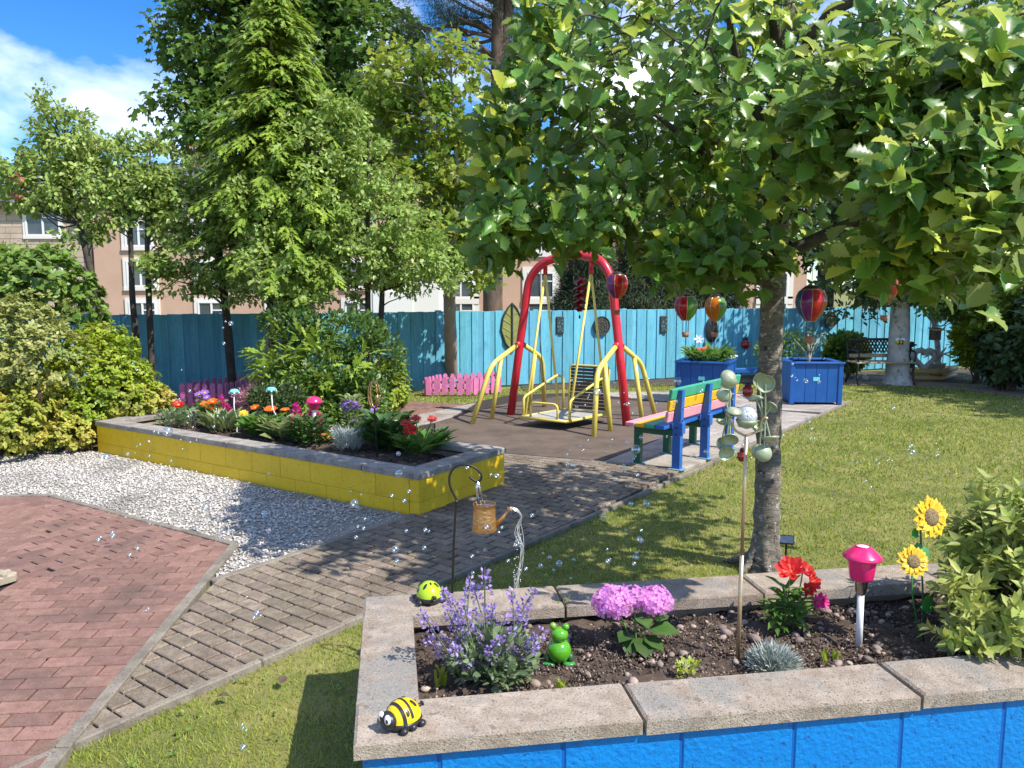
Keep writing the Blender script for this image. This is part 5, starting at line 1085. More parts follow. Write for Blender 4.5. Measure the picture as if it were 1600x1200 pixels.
def lily():
    base = BB(1225, 985); base.z = .35; rng = np.random.default_rng(203); t = thing('lily_plant', 'red flowering lily with narrow green leaves in the blue planter', 'plant', base)
    for sx, hh, n in ((0, .19, 60), (.07, .15, 26), (-.04, .1, 26)):
        m = MB(); m.tube([(sx*.5, 0, 0), (sx, 0, hh)], .005, 6); m.build('stem', 'stem_green', t, True); z = .02+rng.random(n)*hh*.92; a = rng.random(n)*6.28; d = np.stack([np.cos(a), np.sin(a), .35+.3*rng.normal(size=n)], 1)
        scatter('foliage', LEAF_L, np.stack([np.full(n, sx*.8), np.zeros(n), z], 1), frames(nrm(d), np.stack([-np.cos(a)*.3, -np.sin(a)*.3, np.ones(n)], 1)), .095*(.7+.5*rng.random(n)), 'leaf_green', t, kind='stuff')
    for px, py, r, m_, nv, dy in ((1235, 893, .065, 'petal_red', (-.3, -.5, .8), 0), (1257, 895, .055, 'petal_red', (.4, -.4, .8), .02), (1268, 910, .045, 'petal_red', (.5, -.7, .4), 0), (1272, 935, .04, 'petal_magenta', (.4, -.8, .3), -.03), (1283, 938, .036, 'petal_magenta', (.7, -.6, .2), -.02), (1263, 922, .035, 'petal_red', (.1, -.9, .3), .01)):
        v = Vector(to(px, py, base))+Vector((0, dy, 0)); m = MB(); m.tube(catmull([(v.x*.3, 0, .1), (v.x*.8, dy*.5, v.z*.7), v], 4), .003, 5); m.build('flower_stalk', 'stem_green', t, True)
        b = MB(); bloom(b, v, nv, r, 6, .42, cup=.5, cr=.1, layers=2); b.build('flower', [m_, 'petal_orange'], t)
lily()
def silverbush():
    base = BB(1208, 1047); base.z = .345; rng = np.random.default_rng(204); t = thing('lavender_plant', 'mound of thin silver grey lavender leaves in the blue planter', 'plant', base); n = 1700
    d = rand_dirs(n, rng); d[:, 2] = np.abs(d[:, 2])+.15; d = nrm(d*np.array([1, 1, 1.1])); pos = d*np.array([.085, .075, .085])*(.3+.7*rng.random((n, 1))); n = len(pos) 
    scatter('foliage', LEAF_L, pos, frames(nrm(d+rng.normal(size=(n, 3))*.28+np.array([0, 0, .15])), rand_dirs(n, rng)), np.stack([np.full(n, .022), .05*(.6+.6*rng.random(n)), np.full(n, .04)], 1), 'leaf_silver', t, kind='stuff')
silverbush()
def tuft(label, px, py, n, L_, w, seed, m='blade_lime', cut=False, spread=.25, r=.02):
    base = BB(px, py); base.z = .35; rng = np.random.default_rng(seed); t = thing('grass_tuft', label, 'grass tuft', base, 0, 'grass tufts in the blue planter')
    for i in range(n):
        a = rng.random()*6.28; d = Vector((math.cos(a)*spread*rng.random()**.7, math.sin(a)*spread*.7*rng.random(), 1)); h = L_*rng.uniform(.6, 1.05); b = Vector((rng.normal()*r, rng.normal()*r*.6, 0)); q = MB(); W2 = w*rng.uniform(.7, 1.1); sx = Vector((math.cos(a+1.57+rng.normal()*.5), .4*math.sin(a+1.57), 0)).normalized()
        k = 5; v = []
        for j in range(k+1):
            s = j/k; p = b+d*h*s+Vector((d.x, d.y, -.25 if not cut else 0))*h*s*s*.6; ww = W2*(1-.15*s if cut else max(.06, (1-s**1.6))); v += [p-sx*ww, p+Vector((0, .25*ww, 0)), p+sx*ww]
        f = []
        for j in range(k): o = 3*j; f += [(o, o+1, o+4, o+3), (o+1, o+2, o+5, o+4)]
        q.add(v, f); q.build('blade', m, t)
tuft('clump of cut lime blades at the left end of the blue planter', 688, 1072, 7, .085, .0085, 1, cut=True)
tuft('low clump of lime blades beside the catmint, near the front coping', 727, 1050, 7, .08, .008, 2, cut=True)
tuft('spiky lime grass clump in front of the green frog', 876, 1078, 14, .065, .006, 3, spread=.5)
tuft('tall thin grass blades standing behind the green frog', 876, 972, 9, .17, .006, 4, spread=.18, r=.012)
tuft('short cut stump of lime blades left of the pink lamp', 1298, 1034, 9, .062, .0075, 5, cut=True, spread=.2)
tuft('single lime sprout near the front coping below the sunflowers', 1430, 1036, 3, .06, .004, 6, spread=.5)
tuft('upright iris blades among the catmint spikes', 805, 960, 6, .14, .007, 7, spread=.35)
flower_plant('seedling_plant', 'small pale green weed seedling near the front coping', BB(1075, 1066), (60, .07, .04, LEAF_S, .018, 'blade_lime', 1.0), [], 'petal_white', seed=8)
def sage():
    rng = np.random.default_rng(205); base = BB(1560, 1010); base.z = .35; t = thing('sage_shrub', 'variegated pale green shrub at the right end of the blue planter', 'shrub', base)
    Bs = [blob(1560, 930, 2.95, 85, 75, .26), blob(1600, 830, 3.1, 80, 70, .28), blob(1500, 990, 2.85, 48, 36, .14), blob(1530, 860, 3.15, 55, 55, .2), blob(1660, 900, 3.0, 90, 110, .3), blob(1560, 775, 3.2, 40, 28, .14), blob(1600, 985, 2.8, 60, 42, .14)]
    c, o = crown_points(Bs, 520, rng, .45); k = c[:, 2] > .40; c, o = c[k], o[k]; n = len(c); lb = MB()
    for i in range(0, n, 3):
        q = Vector(c[i])-base; s_ = Vector((rng.normal()*.06, rng.normal()*.06, 0)); lb.tube(catmull([s_, s_.lerp(q, .5)+Vector(rng.normal(size=3))*.04, q], 4), list(np.linspace(.005, .0018, 9)), 5, cap=False)
    lb.build('stems', 'stem_brown', t, True); per = 10; P_ = np.repeat(c, per, 0); O = nrm(np.repeat(nrm(o+np.array([0, -.2, .6])), per, 0)); m = n*per; j = np.tile(np.arange(per), n)
    a = j*2.4+np.repeat(rng.random(n)*6, per); e1 = nrm(np.cross(O, np.array([.3, .7, .5]))); e2 = np.cross(O, e1); q = e1*np.cos(a)[:, None]+e2*np.sin(a)[:, None]; lift = .9-j*.09+rng.normal(size=m)*.2
    pos = P_-O*(j*.006)[:, None]; d = nrm(q+O*lift[:, None]); scatter('foliage', LEAF_S, pos, frames(d, O-q*.5+rng.normal(size=(m, 3))*.2), np.stack([.07*(.65+.6*rng.random(m))*.62, .07*(.65+.6*rng.random(m)), np.full(m, .05)], 1), 'sage_leaf', t, off=base, kind='stuff')
sage()

# --- yellow planter, from the left end to the right
UPF = (.1, -.5, .85)
def yl(px, py): q = YB(px, py); q.z = .235; return q
def fp(name, lab, px, py, leaves, fls, petal, seed, centre='petal_yellow', cat='plant'):
    b = yl(px, py); out = []
    for (fx, fy, r, n, *rest) in fls:
        v = to(fx, fy, b); out.append((v[0], random.uniform(-.06, .06), v[2], r, n, rest[0] if rest else UPF, *(rest[1:] if rest else ())))
    return flower_plant(name, lab, b, leaves, out, petal, centre, 'flowers in the yellow planter', seed, cat=cat)
fp('gazania_plant', 'orange gazania at the far left end of the yellow planter', 266, 655, (40, .16, .06, LEAF_L, .13, 'leaf_green', .7), [(262, 638, .06, 10)], 'petal_orange', 301)
fp('begonia_plant', 'single red double flower near the left end of the yellow planter', 280, 655, (50, .16, .08, LEAF_S, .08, 'leaf_green', .7), [(278, 633, .075, 9, UPF, .45, 2)], 'petal_red', 302)
fp('verbena_plant', 'flat purple flower cluster behind the red geranium', 318, 648, (50, .16, .14, LEAF_S, .07, 'leaf_green', .8), [(310, 617, .06, 8), (320, 614, .06, 8), (326, 620, .05, 8), (316, 624, .05, 8)], 'petal_purple', 303)
fp('geranium_plant', 'bushy geranium with orange-red flower heads', 333, 668, (150, .2, .2, LEAF_S, .075, 'leaf_green', .5), [(322, 632, .065, 8, UPF, .45, 2), (333, 628, .06, 8, UPF, .45, 2), (329, 637, .05, 8, UPF, .45, 2), (342, 640, .045, 8)], 'petal_orange', 304)
fp('daisy_plant', 'white daisies with pink centres at the front left', 297, 668, (120, .22, .1, LEAF_L, .07, 'catmint_leaf', .9), [(288, 654, .028, 10), (296, 651, .028, 10), (300, 656, .028, 10), (308, 648, .028, 10), (293, 660, .026, 10)], 'petal_white', 305, 'petal_magenta')
fp('santolina_plant', 'grey-green mound of fine leaves near the left coping', 268, 668, (220, .24, .13, LEAF_L, .06, 'catmint_leaf', .9), [], 'petal_white', 306)
fp('grass_plant', 'tall strappy green clump beside the geranium', 345, 676, (80, .2, .04, LEAF_L, .2, 'leaf_hosta', 1.5), [], 'petal_white', 307)
fp('gazania_plant', 'yellow gazania in front of the blue-capped lights', 378, 672, (60, .16, .06, LEAF_L, .13, 'leaf_green', .7), [(378, 648, .06, 14)], 'petal_yellow', 308)
fp('primula_plant', 'broad leaved green rosette with pale pink flowers', 410, 682, (95, .22, .1, LEAF_S, .15, 'leaf_green', .9), [(405, 660, .035, 6), (412, 656, .03, 6)], 'petal_pink', 309)
fp('gazania_plant', 'pair of orange gazanias leaning over the back coping', 425, 676, (30, .14, .05, LEAF_L, .12, 'leaf_green', .7), [(418, 641, .06, 12, (0, -.4, .9)), (426, 639, .06, 12, (0, -.4, .9)), (401, 636, .055, 12, (0, -.4, .9))], 'petal_orange', 310)
fp('gazania_plant', 'single orange gazania on a pale curved stalk', 455, 676, (24, .12, .05, LEAF_L, .12, 'leaf_green', .7), [(445, 641, .055, 12, (0, -.2, 1))], 'petal_orange', 311)
fp('hosta_plant', 'cream striped hosta with pointed leaves', 449, 688, (60, .24, .05, LEAF_S, .2, 'leaf_hosta', 1.1), [], 'petal_white', 312)
fp('rose_plant', 'dark leaved rose bush below the magenta plumes', 487, 695, (330, .3, .2, LEAF_S, .06, 'leaf_deep', .5), [(508, 678, .03, 8), (515, 681, .026, 8), (492, 680, .028, 8)], 'petal_orange', 313)
def astilbe(lab, px, py, plumes, seed):
    b = yl(px, py); rng = np.random.default_rng(seed); t = thing('astilbe_plant', lab, 'plant', b, 0, 'flowers in the yellow planter'); add_leaves(t, 'foliage', 70, .2, .15, LEAF_S, .08, 'leaf_green', rng, .7)
    for (fx, fy, H_, Rr) in plumes:
        v = Vector(to(fx, fy, b)); m = MB(); m.tube([(v.x*.4, 0, 0), v], .004, 5); m.build('stem', 'stem_green', t); k = 240; s = rng.random(k)**.8; rd = rand_dirs(k, rng); pos = np.array(v)[None]+np.array([0, 0, -1.])*(s*H_)[:, None]+rd*np.array([1, 1, .3])*(Rr*(.12+.9*s))[:, None]*(rng.random((k, 1))**.5)
        scatter('plume', LEAF2, pos, frames(rd+np.array([0, 0, .5]), rand_dirs(k, rng)), .03*(.6+.7*rng.random(k)), 'petal_magenta', t)
astilbe('single magenta plume behind the geranium', 352, 668, [(346, 618, .25, .09), (354, 632, .18, .08)], 321)
astilbe('narrow magenta plume left of the pink solar lamp', 465, 684, [(462, 630, .24, .085)], 322)
astilbe('wide magenta plumes below the pink solar lamp', 490, 686, [(486, 640, .24, .11), (497, 646, .2, .1), (476, 650, .16, .09)], 323)
fp('aster_plant', 'tall purple and white flowered plant before the round shrub', 552, 688, (170, .16, .34, LEAF_S, .055, 'leaf_hosta', .6), [(538, 633, .05, 9), (546, 629, .05, 9), (555, 632, .05, 9), (549, 638, .045, 9), (560, 636, .04, 9), (553, 657, .05, 9), (541, 641, .04, 9)], 'petal_purple', 314, 'petal_white')
fp('aster_plant', 'low purple flowered clump beside the copper spinner', 580, 672, (60, .14, .16, LEAF_S, .05, 'leaf_green', .6), [(574, 645, .05, 9), (583, 641, .05, 9), (580, 650, .04, 9)], 'petal_purple', 315, 'petal_white')
fp('alyssum_plant', 'white and yellow low flowers at the middle of the yellow planter', 530, 690, (120, .2, .1, LEAF_S, .04, 'leaf_silver', .7), [(520+8*i, 683+(i % 3)*5, .022, 7) for i in range(9)], 'petal_white', 316)
fp('lavender_plant', 'low silver grey lavender clump near the front coping of the yellow planter', 546, 705, (420, .2, .12, NEEDLE, .09, 'leaf_silver', 1.2), [], 'petal_white', 317)
fp('dahlia_plant', 'dark red pointed flower above the silver clump', 545, 698, (26, .12, .06, LEAF_S, .07, 'leaf_green', .7), [(544, 685, .06, 8, (0, -.7, .5), .32)], 'petal_red', 318)
fp('gerbera_plant', 'deep green broad leaved plant with a small yellow bud', 605, 702, (150, .3, .2, LEAF_S, .15, 'leaf_deep', .7), [(598, 664, .03, 7)], 'petal_yellow', 319)
fp('gerbera_plant', 'strappy leaved gerbera with four red flowers at the right end', 655, 712, (80, .24, .05, LEAF_L, .22, 'leaf_green', 1.0), [(635, 660, .055, 13, (0, -.45, .9), .26, 1, .3), (650, 655, .06, 13, (0, -.4, .9), .26, 1, .3), (674, 657, .055, 13, (.1, -.45, .9), .26, 1, .3), (640, 673, .07, 14, (-.2, -.75, .5), .25, 2), (646, 672, .05, 14, (.3, -.7, .5), .25, 2)], 'petal_red', 320, 'seed_dark')
fp('viola_plant', 'small wispy plant with one lilac flower at the right end', 688, 708, (70, .12, .16, LEAF_S, .045, 'leaf_deep', .9), [(677, 700, .03, 6, (0, -.8, .4))], 'petal_pink', 324)
shrub('lilac_bush', 'pink and white speckled flowering bush behind the blue-capped lights', yl(430, 650), [blob(430, 622, 9.4, 40, 18), blob(460, 632, 9.6, 24, 16)], 130, 12, .08, LEAF_S, .05, 'shrub_dark', 331, None, rosette=False)
# box planter plants
b = box2.location.copy(); b.z = .62
rng_ = np.random.default_rng(9)
flower_plant('gerbera_plant', 'red and white flowers on tall stalks in the box planter behind the bench', b, (120, .5, .12, LEAF_L, .2, 'leaf_green', .8), [(to(1094, 548, b)[0], 0, to(1094, 548, b)[2], .07, 10, UPF), (to(1104, 547, b)[0], 0, to(1104, 547, b)[2], .08, 10, UPF)], 'petal_red', 'petal_yellow', None, 341)
flower_plant('daisy_plant', 'one white star flower standing above the box planter behind the bench', b+Vector((-.1, .05, 0)), None, [(to(1093, 530, b)[0]+.1, 0, to(1093, 530, b)[2], .085, 6, (0, -.9, .3))], 'petal_white', 'petal_white', None, 342)
flower_plant('candytuft_plant', 'white flowered spray trailing at the right of the box planter behind the bench', b+Vector((.2, -.1, 0)), (60, .3, .1, LEAF_L, .14, 'leaf_green', .5), [(.1+.03*i, 0, .08+.02*(i % 3), .03, 7, UPF) for i in range(6)], 'petal_white', 'petal_white', None, 343)
b = box1.location.copy(); b.z = .62
t = thing('olive_bush', 'thin grey-green bush in the open box planter', 'plant', b); mb = MB(); rg = np.random.default_rng(12)
for i in range(9): q = Vector((rg.normal()*.13, rg.normal()*.08, rg.uniform(.3, .5))); mb.tube(catmull([(0, 0, 0), (q.x*.3, q.y*.3, q.z*.5), q], 4), list(np.linspace(.012, .004, 9)), 5)
mb.build('stems', 'bark_birch', t, True); n = 160; c = rand_dirs(n, rg)*np.array([.28, .2, .16])+np.array([0, 0, .36]); scatter('foliage', LEAF_L, c, frames(rand_dirs(n, rg)+np.array([0, 0, .4]), rand_dirs(n, rg)), .09*(.6+.6*rg.random(n)), 'shrub_dark', t, kind='stuff')
# ------------------------------------------------------------------ ornaments in the blue planter
def ladybird(name, label, loc, rz, shell, head_dark=True, bee=False, s=.066):
    t = thing(name, label, 'ladybird ornament', loc, rz); X = s          # faces +x
    m = MB(); prof = [(1e-4, 1.0)]+[(math.sin(a), math.cos(a)) for a in np.linspace(.12, 1.57, 9)]+[(1.02, -.08), (.96, -.1)]
    m.lathe([(r*X*.98, z*X*1.02) for r, z in prof], 28, 0, Matrix.Translation((0, 0, X*.42)) @ Matrix.Diagonal((1.08, .95, 1, 1))); sh = m.build('shell', shell, t, True)
    m = MB(); m.lathe([(1e-4, 0), (X*.86, 0), (X*1.0, X*.16), (X*1.06, X*.34), (X*1.0, X*.46), (1e-4, X*.46)], 26, 0, Matrix.Diagonal((1.06, .95, 1, 1))); m.build('base', 'black_plastic', t, True)
    for sx in (-.62, 0, .62):
        for sy in (-1, 1): m = MB(); m.ball((sx*X, sy*X*.9, X*.17), (X*.24, X*.22, X*.19), 12, 8); m.build('foot', 'black_plastic', t, True)
    m = MB(); m.ball((X*1.02, 0, X*.62), (X*.42, X*.58, X*.5), 18, 12); hd = m.build('head', 'black_plastic', t, True)
    for sy in (-1, 1):
        m = MB(); ez = X*(.84 if bee else .6); m.ball((X*1.26, sy*X*.27, ez), (X*.17, X*.22, X*.29), 14, 10); e = m.build('eye', 'white_gloss', hd, True); m = MB(); m.ball((X*(1.26+.17*.8), sy*X*.27+X*.22*.5, ez), (X*.06, X*.085, X*.12), 10, 8); m.build('pupil', 'black_plastic', hd, True)
    def on(az, pol, k=1.0): return Vector((1.08*math.cos(az)*math.sin(pol), .95*math.sin(az)*math.sin(pol), 1.02*math.cos(pol)))*X*k+Vector((0, 0, X*.42))
    if bee:                              # black bands and the central seam, laid over the dome
        for x0 in (.48, .02):
            m = MB(); v = []; f = []
            for i in range(17):
                y = math.cos(math.pi*(i+.5)/17.0)*.93
                for dx in (-.07, .07):
                    xx = (x0+dx*(1.25 if x0 > .2 else 1)); q2 = 1-(xx/1.08)**2-(y/.97)**2; z = 1.02*math.sqrt(max(q2, .0004)); v.append((xx*X*1.012, y*X*1.012, X*.42+z*X*1.018))
            f = [(2*i, 2*i+1, 2*i+3, 2*i+2) for i in range(16)]; m.add(v, f); m.build('stripe', 'black_plastic', t, True)
        spots = [(2.2, .62, .2), (-2.2, .62, .2), (1.3, .95, .15), (-1.3, .95, .15), (math.pi, .9, .1)]
    else: spots = [(1.0, .62, .19), (-1.0, .62, .19), (2.3, .62, .19), (-2.3, .62, .19), (0, .9, .15), (math.pi, .35, .12), (1.57, 1.1, .14), (-1.57, 1.1, .14)]
    for az, pol, r in spots:
        c = on(az, pol, 1.0); nv = Vector((c.x/1.08**2, c.y/.95**2, (c.z-X*.42)/1.02**2)).normalized(); M = Matrix.Translation(c+nv*.0006) @ nv.to_track_quat('Z', 'Y').to_matrix().to_4x4() @ Matrix.Diagonal((.62, 1.25, .16, 1)); m = MB(); m.ball((0, 0, 0), r*X, 14, 8, 0, M); m.build('spot', 'black_plastic', t, True)
    m = MB(); m.tube([(-X*1.0, 0, X*.62), (-X*1.34, 0, X*.68)], X*.11, 10); m.tube([(-X*1.34, 0, X*.68), (-X*1.40, 0, X*.69)], X*.15, 10); m.build('nozzle', 'black_plastic', t, True)
    return t
ladybird('ladybird_lamp', 'yellow and black bug ornament with big white eyes on the front coping corner', P(630, 1131, .452), R(226), 'gold_shell', bee=True, s=.056)
ladybird('ladybird_lamp', 'lime green bug ornament with black spots on the back coping', P(671, 938, .452), R(112), 'lime_shell', s=.060)
def frog():
    b = BB(873, 1034); b.z = .352; t = thing('frog_ornament', 'glossy green frog ornament of stacked balls beside the catmint', 'frog ornament', b)
    for n, c, r, m_ in (('body', (0, 0, .051), .049, 'frog_green'), ('head', (.002, 0, .116), (.035, .034, .029), 'frog_green'), ('eye', (-.023, 0, .151), .0135, 'frog_light'), ('eye', (.027, 0, .147), .0135, 'frog_green')):
        m = MB(); m.ball(c, r, 22, 14); m.build(n, m_, t, True)
    m = MB(); m.tube([(-.018, -.031, .111), (0, -.0345, .107), (.02, -.031, .111)], .0014, 5); m.build('mouth', 'tin_dark', t)
    for sx in (-1, 1):
        q = MB(); q.ball((sx*.038, -.022, .008), (.026, .02, .008), 12, 6); q.build('foot', 'tin_green', t, True)
        q = MB(); q.ball((sx*.044, -.01, .026), (.014, .02, .022), 12, 8); q.build('leg', 'tin_dark', t, True)
frog()
def lamp():
    b = BB(1342, 1010); b.z = .35; top = PY(1347, 853, b.y); H = top.z-b.z; t = thing('solar_lamp', 'pink solar stake lamp on a white post in the blue planter', 'solar lamp', b); tx = (top.x-b.x)*.6
    m = MB(); m.tube([(0, 0, -.03), (tx*.7, 0, H*.56)], .0135, 14); m.build('post', 'white_paint', t, True); M = Matrix.Translation((tx, 0, 0))
    m = MB(); m.lathe([(.016, H*.53), (.022, H*.56), (.026, H*.66), (.03, H*.69)], 20, 0, M); m.build('collar', 'silver', t, True)
    m = MB(); m.lathe([(.02, H*.675), (.042, H*.68), (.046, H*.70), (.055, H*.86), (.057, H*.885)], 26, 0, M); m.build('shade', 'pink_shade', t, True)
    m = MB(); m.lathe([(.055, H*.875), (.074, H*.885), (.0755, H*.90), (.066, H*.925), (.05, H*.955), (.036, H*.985), (.027, H*.995)], 28, 0, M); m.build('lid', 'pink_shade', t, True)
    m = MB(); m.lathe([(1e-4, H*1.002), (.02, H*1.0), (.028, H*.992)], 18, 0, M); m.build('solar_panel', 'white_gloss', t, True); m = MB(); m.lathe([(.028, H*.985), (.0295, H*.997), (.026, H*1.004)], 20, 0, M); m.build('panel_ring', 'pink_shade', t, True)
lamp()
def sunflowers():
    b = BB(1441, 1006); b.z = .35; t = thing('sunflower_stake', 'pair of painted metal sunflowers on green stakes in the blue planter', 'sunflower ornament', b)
    big, sm = PY(1455, 808, 3.06)-b, PY(1427, 877, 3.03)-b
    m = MB(); m.tube(fillet([(.006, 0, -.03), (-.004, .01, .2), (-.028, .02, .5), (-.012, .03, big.z-.02), tuple(big+Vector((0, .012, 0)))], .05, 5), .004, 8); m.build('stem', 'tin_dark', t, True)
    m = MB(); m.tube([(0, 0, -.03), (sm.x*.6, .01, sm.z*.6), tuple(sm+Vector((0, .01, 0)))], .0032, 8); m.build('stem', 'tin_green', t, True)
    for c, r, nv in ((big, .088, Vector((.3, -.95, .28))), (sm, .068, Vector((.05, -.95, .35)))):
        nv.normalize(); M = Matrix.Translation(c) @ nv.to_track_quat('Z', 'Y').to_matrix().to_4x4()
        for lay in range(2):
            for k in range(12):
                a = 2*math.pi*(k+.5*lay)/12+random.uniform(-.05, .05); L_ = r*(1.0-.1*lay)*random.uniform(.92, 1.06); q = MB(); q.add([(r*.3, -.007, 0), (r*.3, .007, 0), (L_*.68, .0155*r/.073, .006+.004*lay), (L_, 0, -.003), (L_*.68, -.0155*r/.073, .006+.004*lay), (L_*.6, 0, .001)], [(0, 5, 4), (0, 1, 5), (1, 2, 5), (2, 3, 5), (3, 4, 5)], 0, M @ Matrix.Rotation(a, 4, 'Z') @ Matrix.Translation((0, 0, .002*lay))); q.build('petal', 'sunflower', t, True)
        q = MB(); q.lathe([(1e-4, .012), (r*.24, .011), (r*.38, .007), (r*.43, .0), (1e-4, -.004)], 22, 0, M); q.build('seed_head', 'seed_brown', t, True)
    tin = np_mesh('leaf', LEAF_S[0]*np.array([1.5, 1, 1]), LEAF_S[1], 'tin_green')
    for px, py, L_, ang in ((1441, 880, .085, .75), (1438, 948, .09, 2.2), (1424, 838, .05, 1.9)):
        v = PY(px, py, 3.04)-b; o = link('leaf', tin, t, v); o.rotation_euler = (R(65), ang-.8, 0); o.scale = (L_,)*3
sunflowers()
def wind_spinner():
    b = BB(1153, 1030); b.z = .35; top = PY(1166, 683, b.y); t = thing('wind_spinner', 'metal wind spinner with green cups and a crackled glass ball on a pole', 'wind spinner', b); T_ = top-b
    m = MB(); m.tube([(0, 0, -.05), tuple(T_*.48)], .0085, 10); m.tube([tuple(T_*.47), tuple(T_)], .0065, 10); m.build('pole', 'brass', t, True)
    def at(px, py, dy=0): v = PY(px, py, b.y+dy)-b; return v
    g = at(1167, 650); m = MB(); m.ball(g, .0385, 26, 18); m.build('glass_ball', 'crackle', t, True)
    m = MB(); m.lathe([(.008, -.036), (.028, -.028), (.038, -.012), (.041, -.002), (.0385, -.002), (.027, -.024), (.008, -.032)], 24, 0, Matrix.Translation(g+Vector((0, 0, -.012)))); m.build('ball_bowl', 'cup_green', t, True)
    jn = at(1164, 681); hl, hr = at(1139, 649), at(1194, 652)
    for h_, mid in ((hl, at(1149, 672)), (hr, at(1183, 674))):
        m = MB(); m.tube(catmull([jn, mid, h_.lerp(mid, .35), h_], 6), .0045, 8); m.build('arm', 'brass', t, True)
    cups = {0: [((1139, 588), .05, (.1, -.9, .5), .031), ((1140, 600), -.03, (.0, -.8, -.6), .031), ((1132, 617), .0, (-.15, -.95, .1), .029), ((1147, 641), -.04, (.1, -.3, 1), .03), ((1128, 660), .03, (-.2, .1, -1), .026), ((1141, 685), -.03, (.2, .8, .6), .031), ((1126, 695), .04, (-.5, .6, -.3), .028), ((1134, 707), -.01, (-.1, .95, .3), .031)],
            1: [((1186, 593), .03, (-.2, .9, .2), .029), ((1196, 599), -.03, (.1, .95, .1), .034), ((1181, 622), .02, (-.15, .3, 1), .029), ((1206, 635), .0, (.6, .5, .5), .026), ((1184, 667), .04, (.1, .6, -.5), .026), ((1204, 686), -.03, (.05, -.28, -1), .033), ((1186, 705), .04, (-.4, -.7, .3), .031), ((1194, 708), -.03, (.05, -.95, .25), .034)]}
    for hub, h_ in ((0, hl), (1, hr)):
        m = MB(); m.tube([h_+Vector((0, -.03, 0)), h_+Vector((0, .03, 0))], .0065, 8); hb = m.build('hub', 'brass', t, True)
        for (px, py), dy, nv, r in cups[hub]:
            c = at(px, py, dy); nv = Vector(nv).normalized(); M = Matrix.Translation(c) @ nv.to_track_quat('Z', 'Y').to_matrix().to_4x4(); m = MB()
            pr = [(max(math.sin(a), 1e-3)*r, (.62-.62*math.cos(a))*r-.3*r) for a in np.linspace(0, 1.5, 7)]; m.lathe([(x, -z) for x, z in pr]+[(x*.95, -z+.0015) for x, z in pr[::-1]], 20, 0, M); m.build('cup', 'cup_green', t, True)
            s = MB(); s.tube([h_+Vector((0, dy*.5, 0)), c+nv*-.0], .0028, 6); s.build('spoke', 'cup_green', t)
wind_spinner()
def watering_can():
    b = BB(705, 957); b.z = .35; Y = b.y; t = thing('shepherd_hook', 'black wire shepherd hook standing at the back of the blue planter', 'shepherd hook', b)
    def at(px, py): return PY(px, py, Y)-b
    pts = [(0, 0, -.05), at(709, 850), at(712.5, 785), at(713, 780), at(704, 762), at(702, 748), at(706, 735), at(715, 727.5), at(728, 726), at(742, 731), at(751, 740), at(752, 747), at(748, 752), at(743, 752), at(737, 748), at(733, 745)]
    m = MB(); m.tube([pts[0], pts[1], pts[2]]+catmull(pts[3:], 4), .0052, 8); m.build('hook', 'black_metal', t, True); m = MB(); m.ball(at(713, 784), .009, 8, 6); m.build('joint', 'black_metal', t)
    c = PY(757, 829, Y); k = Y/FPX; w = thing('watering_can', 'hanging copper watering can lantern with a punched body', 'watering can', c); H = 45*k
    prof = [(1e-4, .0), (19*k, 0), (20*k, 3*k), (18.2*k, 20*k), (17*k, 38*k), (17.3*k, 41*k), (18.2*k, 41.5*k), (18.4*k, H), (17.2*k, H), (16.6*k, 41*k)]
    m = MB(); m.lathe(prof, 30); m.build('body', 'copper', w, True, ang=60)
    holes = MB(); rng = np.random.default_rng(3)                     # punched pattern: small raised rims
    for i in range(210):
        a = rng.random()*6.283; z = rng.uniform(3, 38)*k; r = (20-(z/k)*.078)*k; n = Vector((math.cos(a), math.sin(a), 0)); holes.disc(n*(r+.0004)+Vector((0, 0, z)), k*rng.uniform(.35, .75), n, 6, 0, .0012)
    hb = holes.build('punched_holes', 'gold_wood', w); hb['kind'] = 'stuff'
    m = MB(); m.lathe([(1e-4, 42.6*k), (16.9*k, 42.5*k), (16.9*k, 41.5*k)], 24); m.build('solar_panel', 'glass_panel', w, True)
    m = MB(); sp = [(17*k, 0, 8*k), (28*k, -2*k, 20*k), (40*k, -4*k, 36*k)]; m.tube([Vector(p) for p in sp], [5.5*k, 3.2*k, 1.9*k], 12); m.build('spout', 'copper', w, True); m = MB(); d = Vector((12, -2, 16)).normalized(); m.disc(Vector(sp[2]), 5.2*k, d, 14, 0, .004); m.build('rose', 'copper', w)
    tp = PY(746.5, 752, Y)-c; m = MB(); m.tube([tp+Vector((0, 0, 0)), tp+Vector((-.004, 0, -.03)), Vector((-9*k, 0, H*.99))], [.006, .008, .007], 8); m.tube([tp, tp+Vector((.008, 0, -.03)), Vector((-2*k, 0, H*.99))], [.005, .005, .005], 8); m.build('handle', 'silver', w, True)
    o = PY(797, 793, Y)-c; rng = np.random.default_rng(8); strands = MB()
    for i in range(7):
        j = lambda s: Vector(rng.normal(size=3))*s
        path = [o+j(.002), PY(806, 797, Y)-c+j(.004), PY(814, 806, Y)-c+j(.003), PY(811, 818, Y)-c+j(.006), PY(805+i*1.6, 835, Y)-c+j(.004), PY(812+i*1.2, 855, Y)-c+j(.004), PY(815, 872, Y)-c+j(.007), PY(811, 890, Y)-c+j(.008), PY(804+i*1.2, 905, Y)-c+j(.006), PY(808, 922, Y)-c+j(.004)]
        strands.tube(catmull(path, 4), .0009, 4)
    fl = strands.build('light_strings', 'wire_white', w); beads = MB()
    for i in range(40): beads.ball(PY(808+random.uniform(-6, 6), random.uniform(830, 920), Y)-c, .0022, 6, 4)
    beads.build('light_beads', 'white_gloss', w)
watering_can()
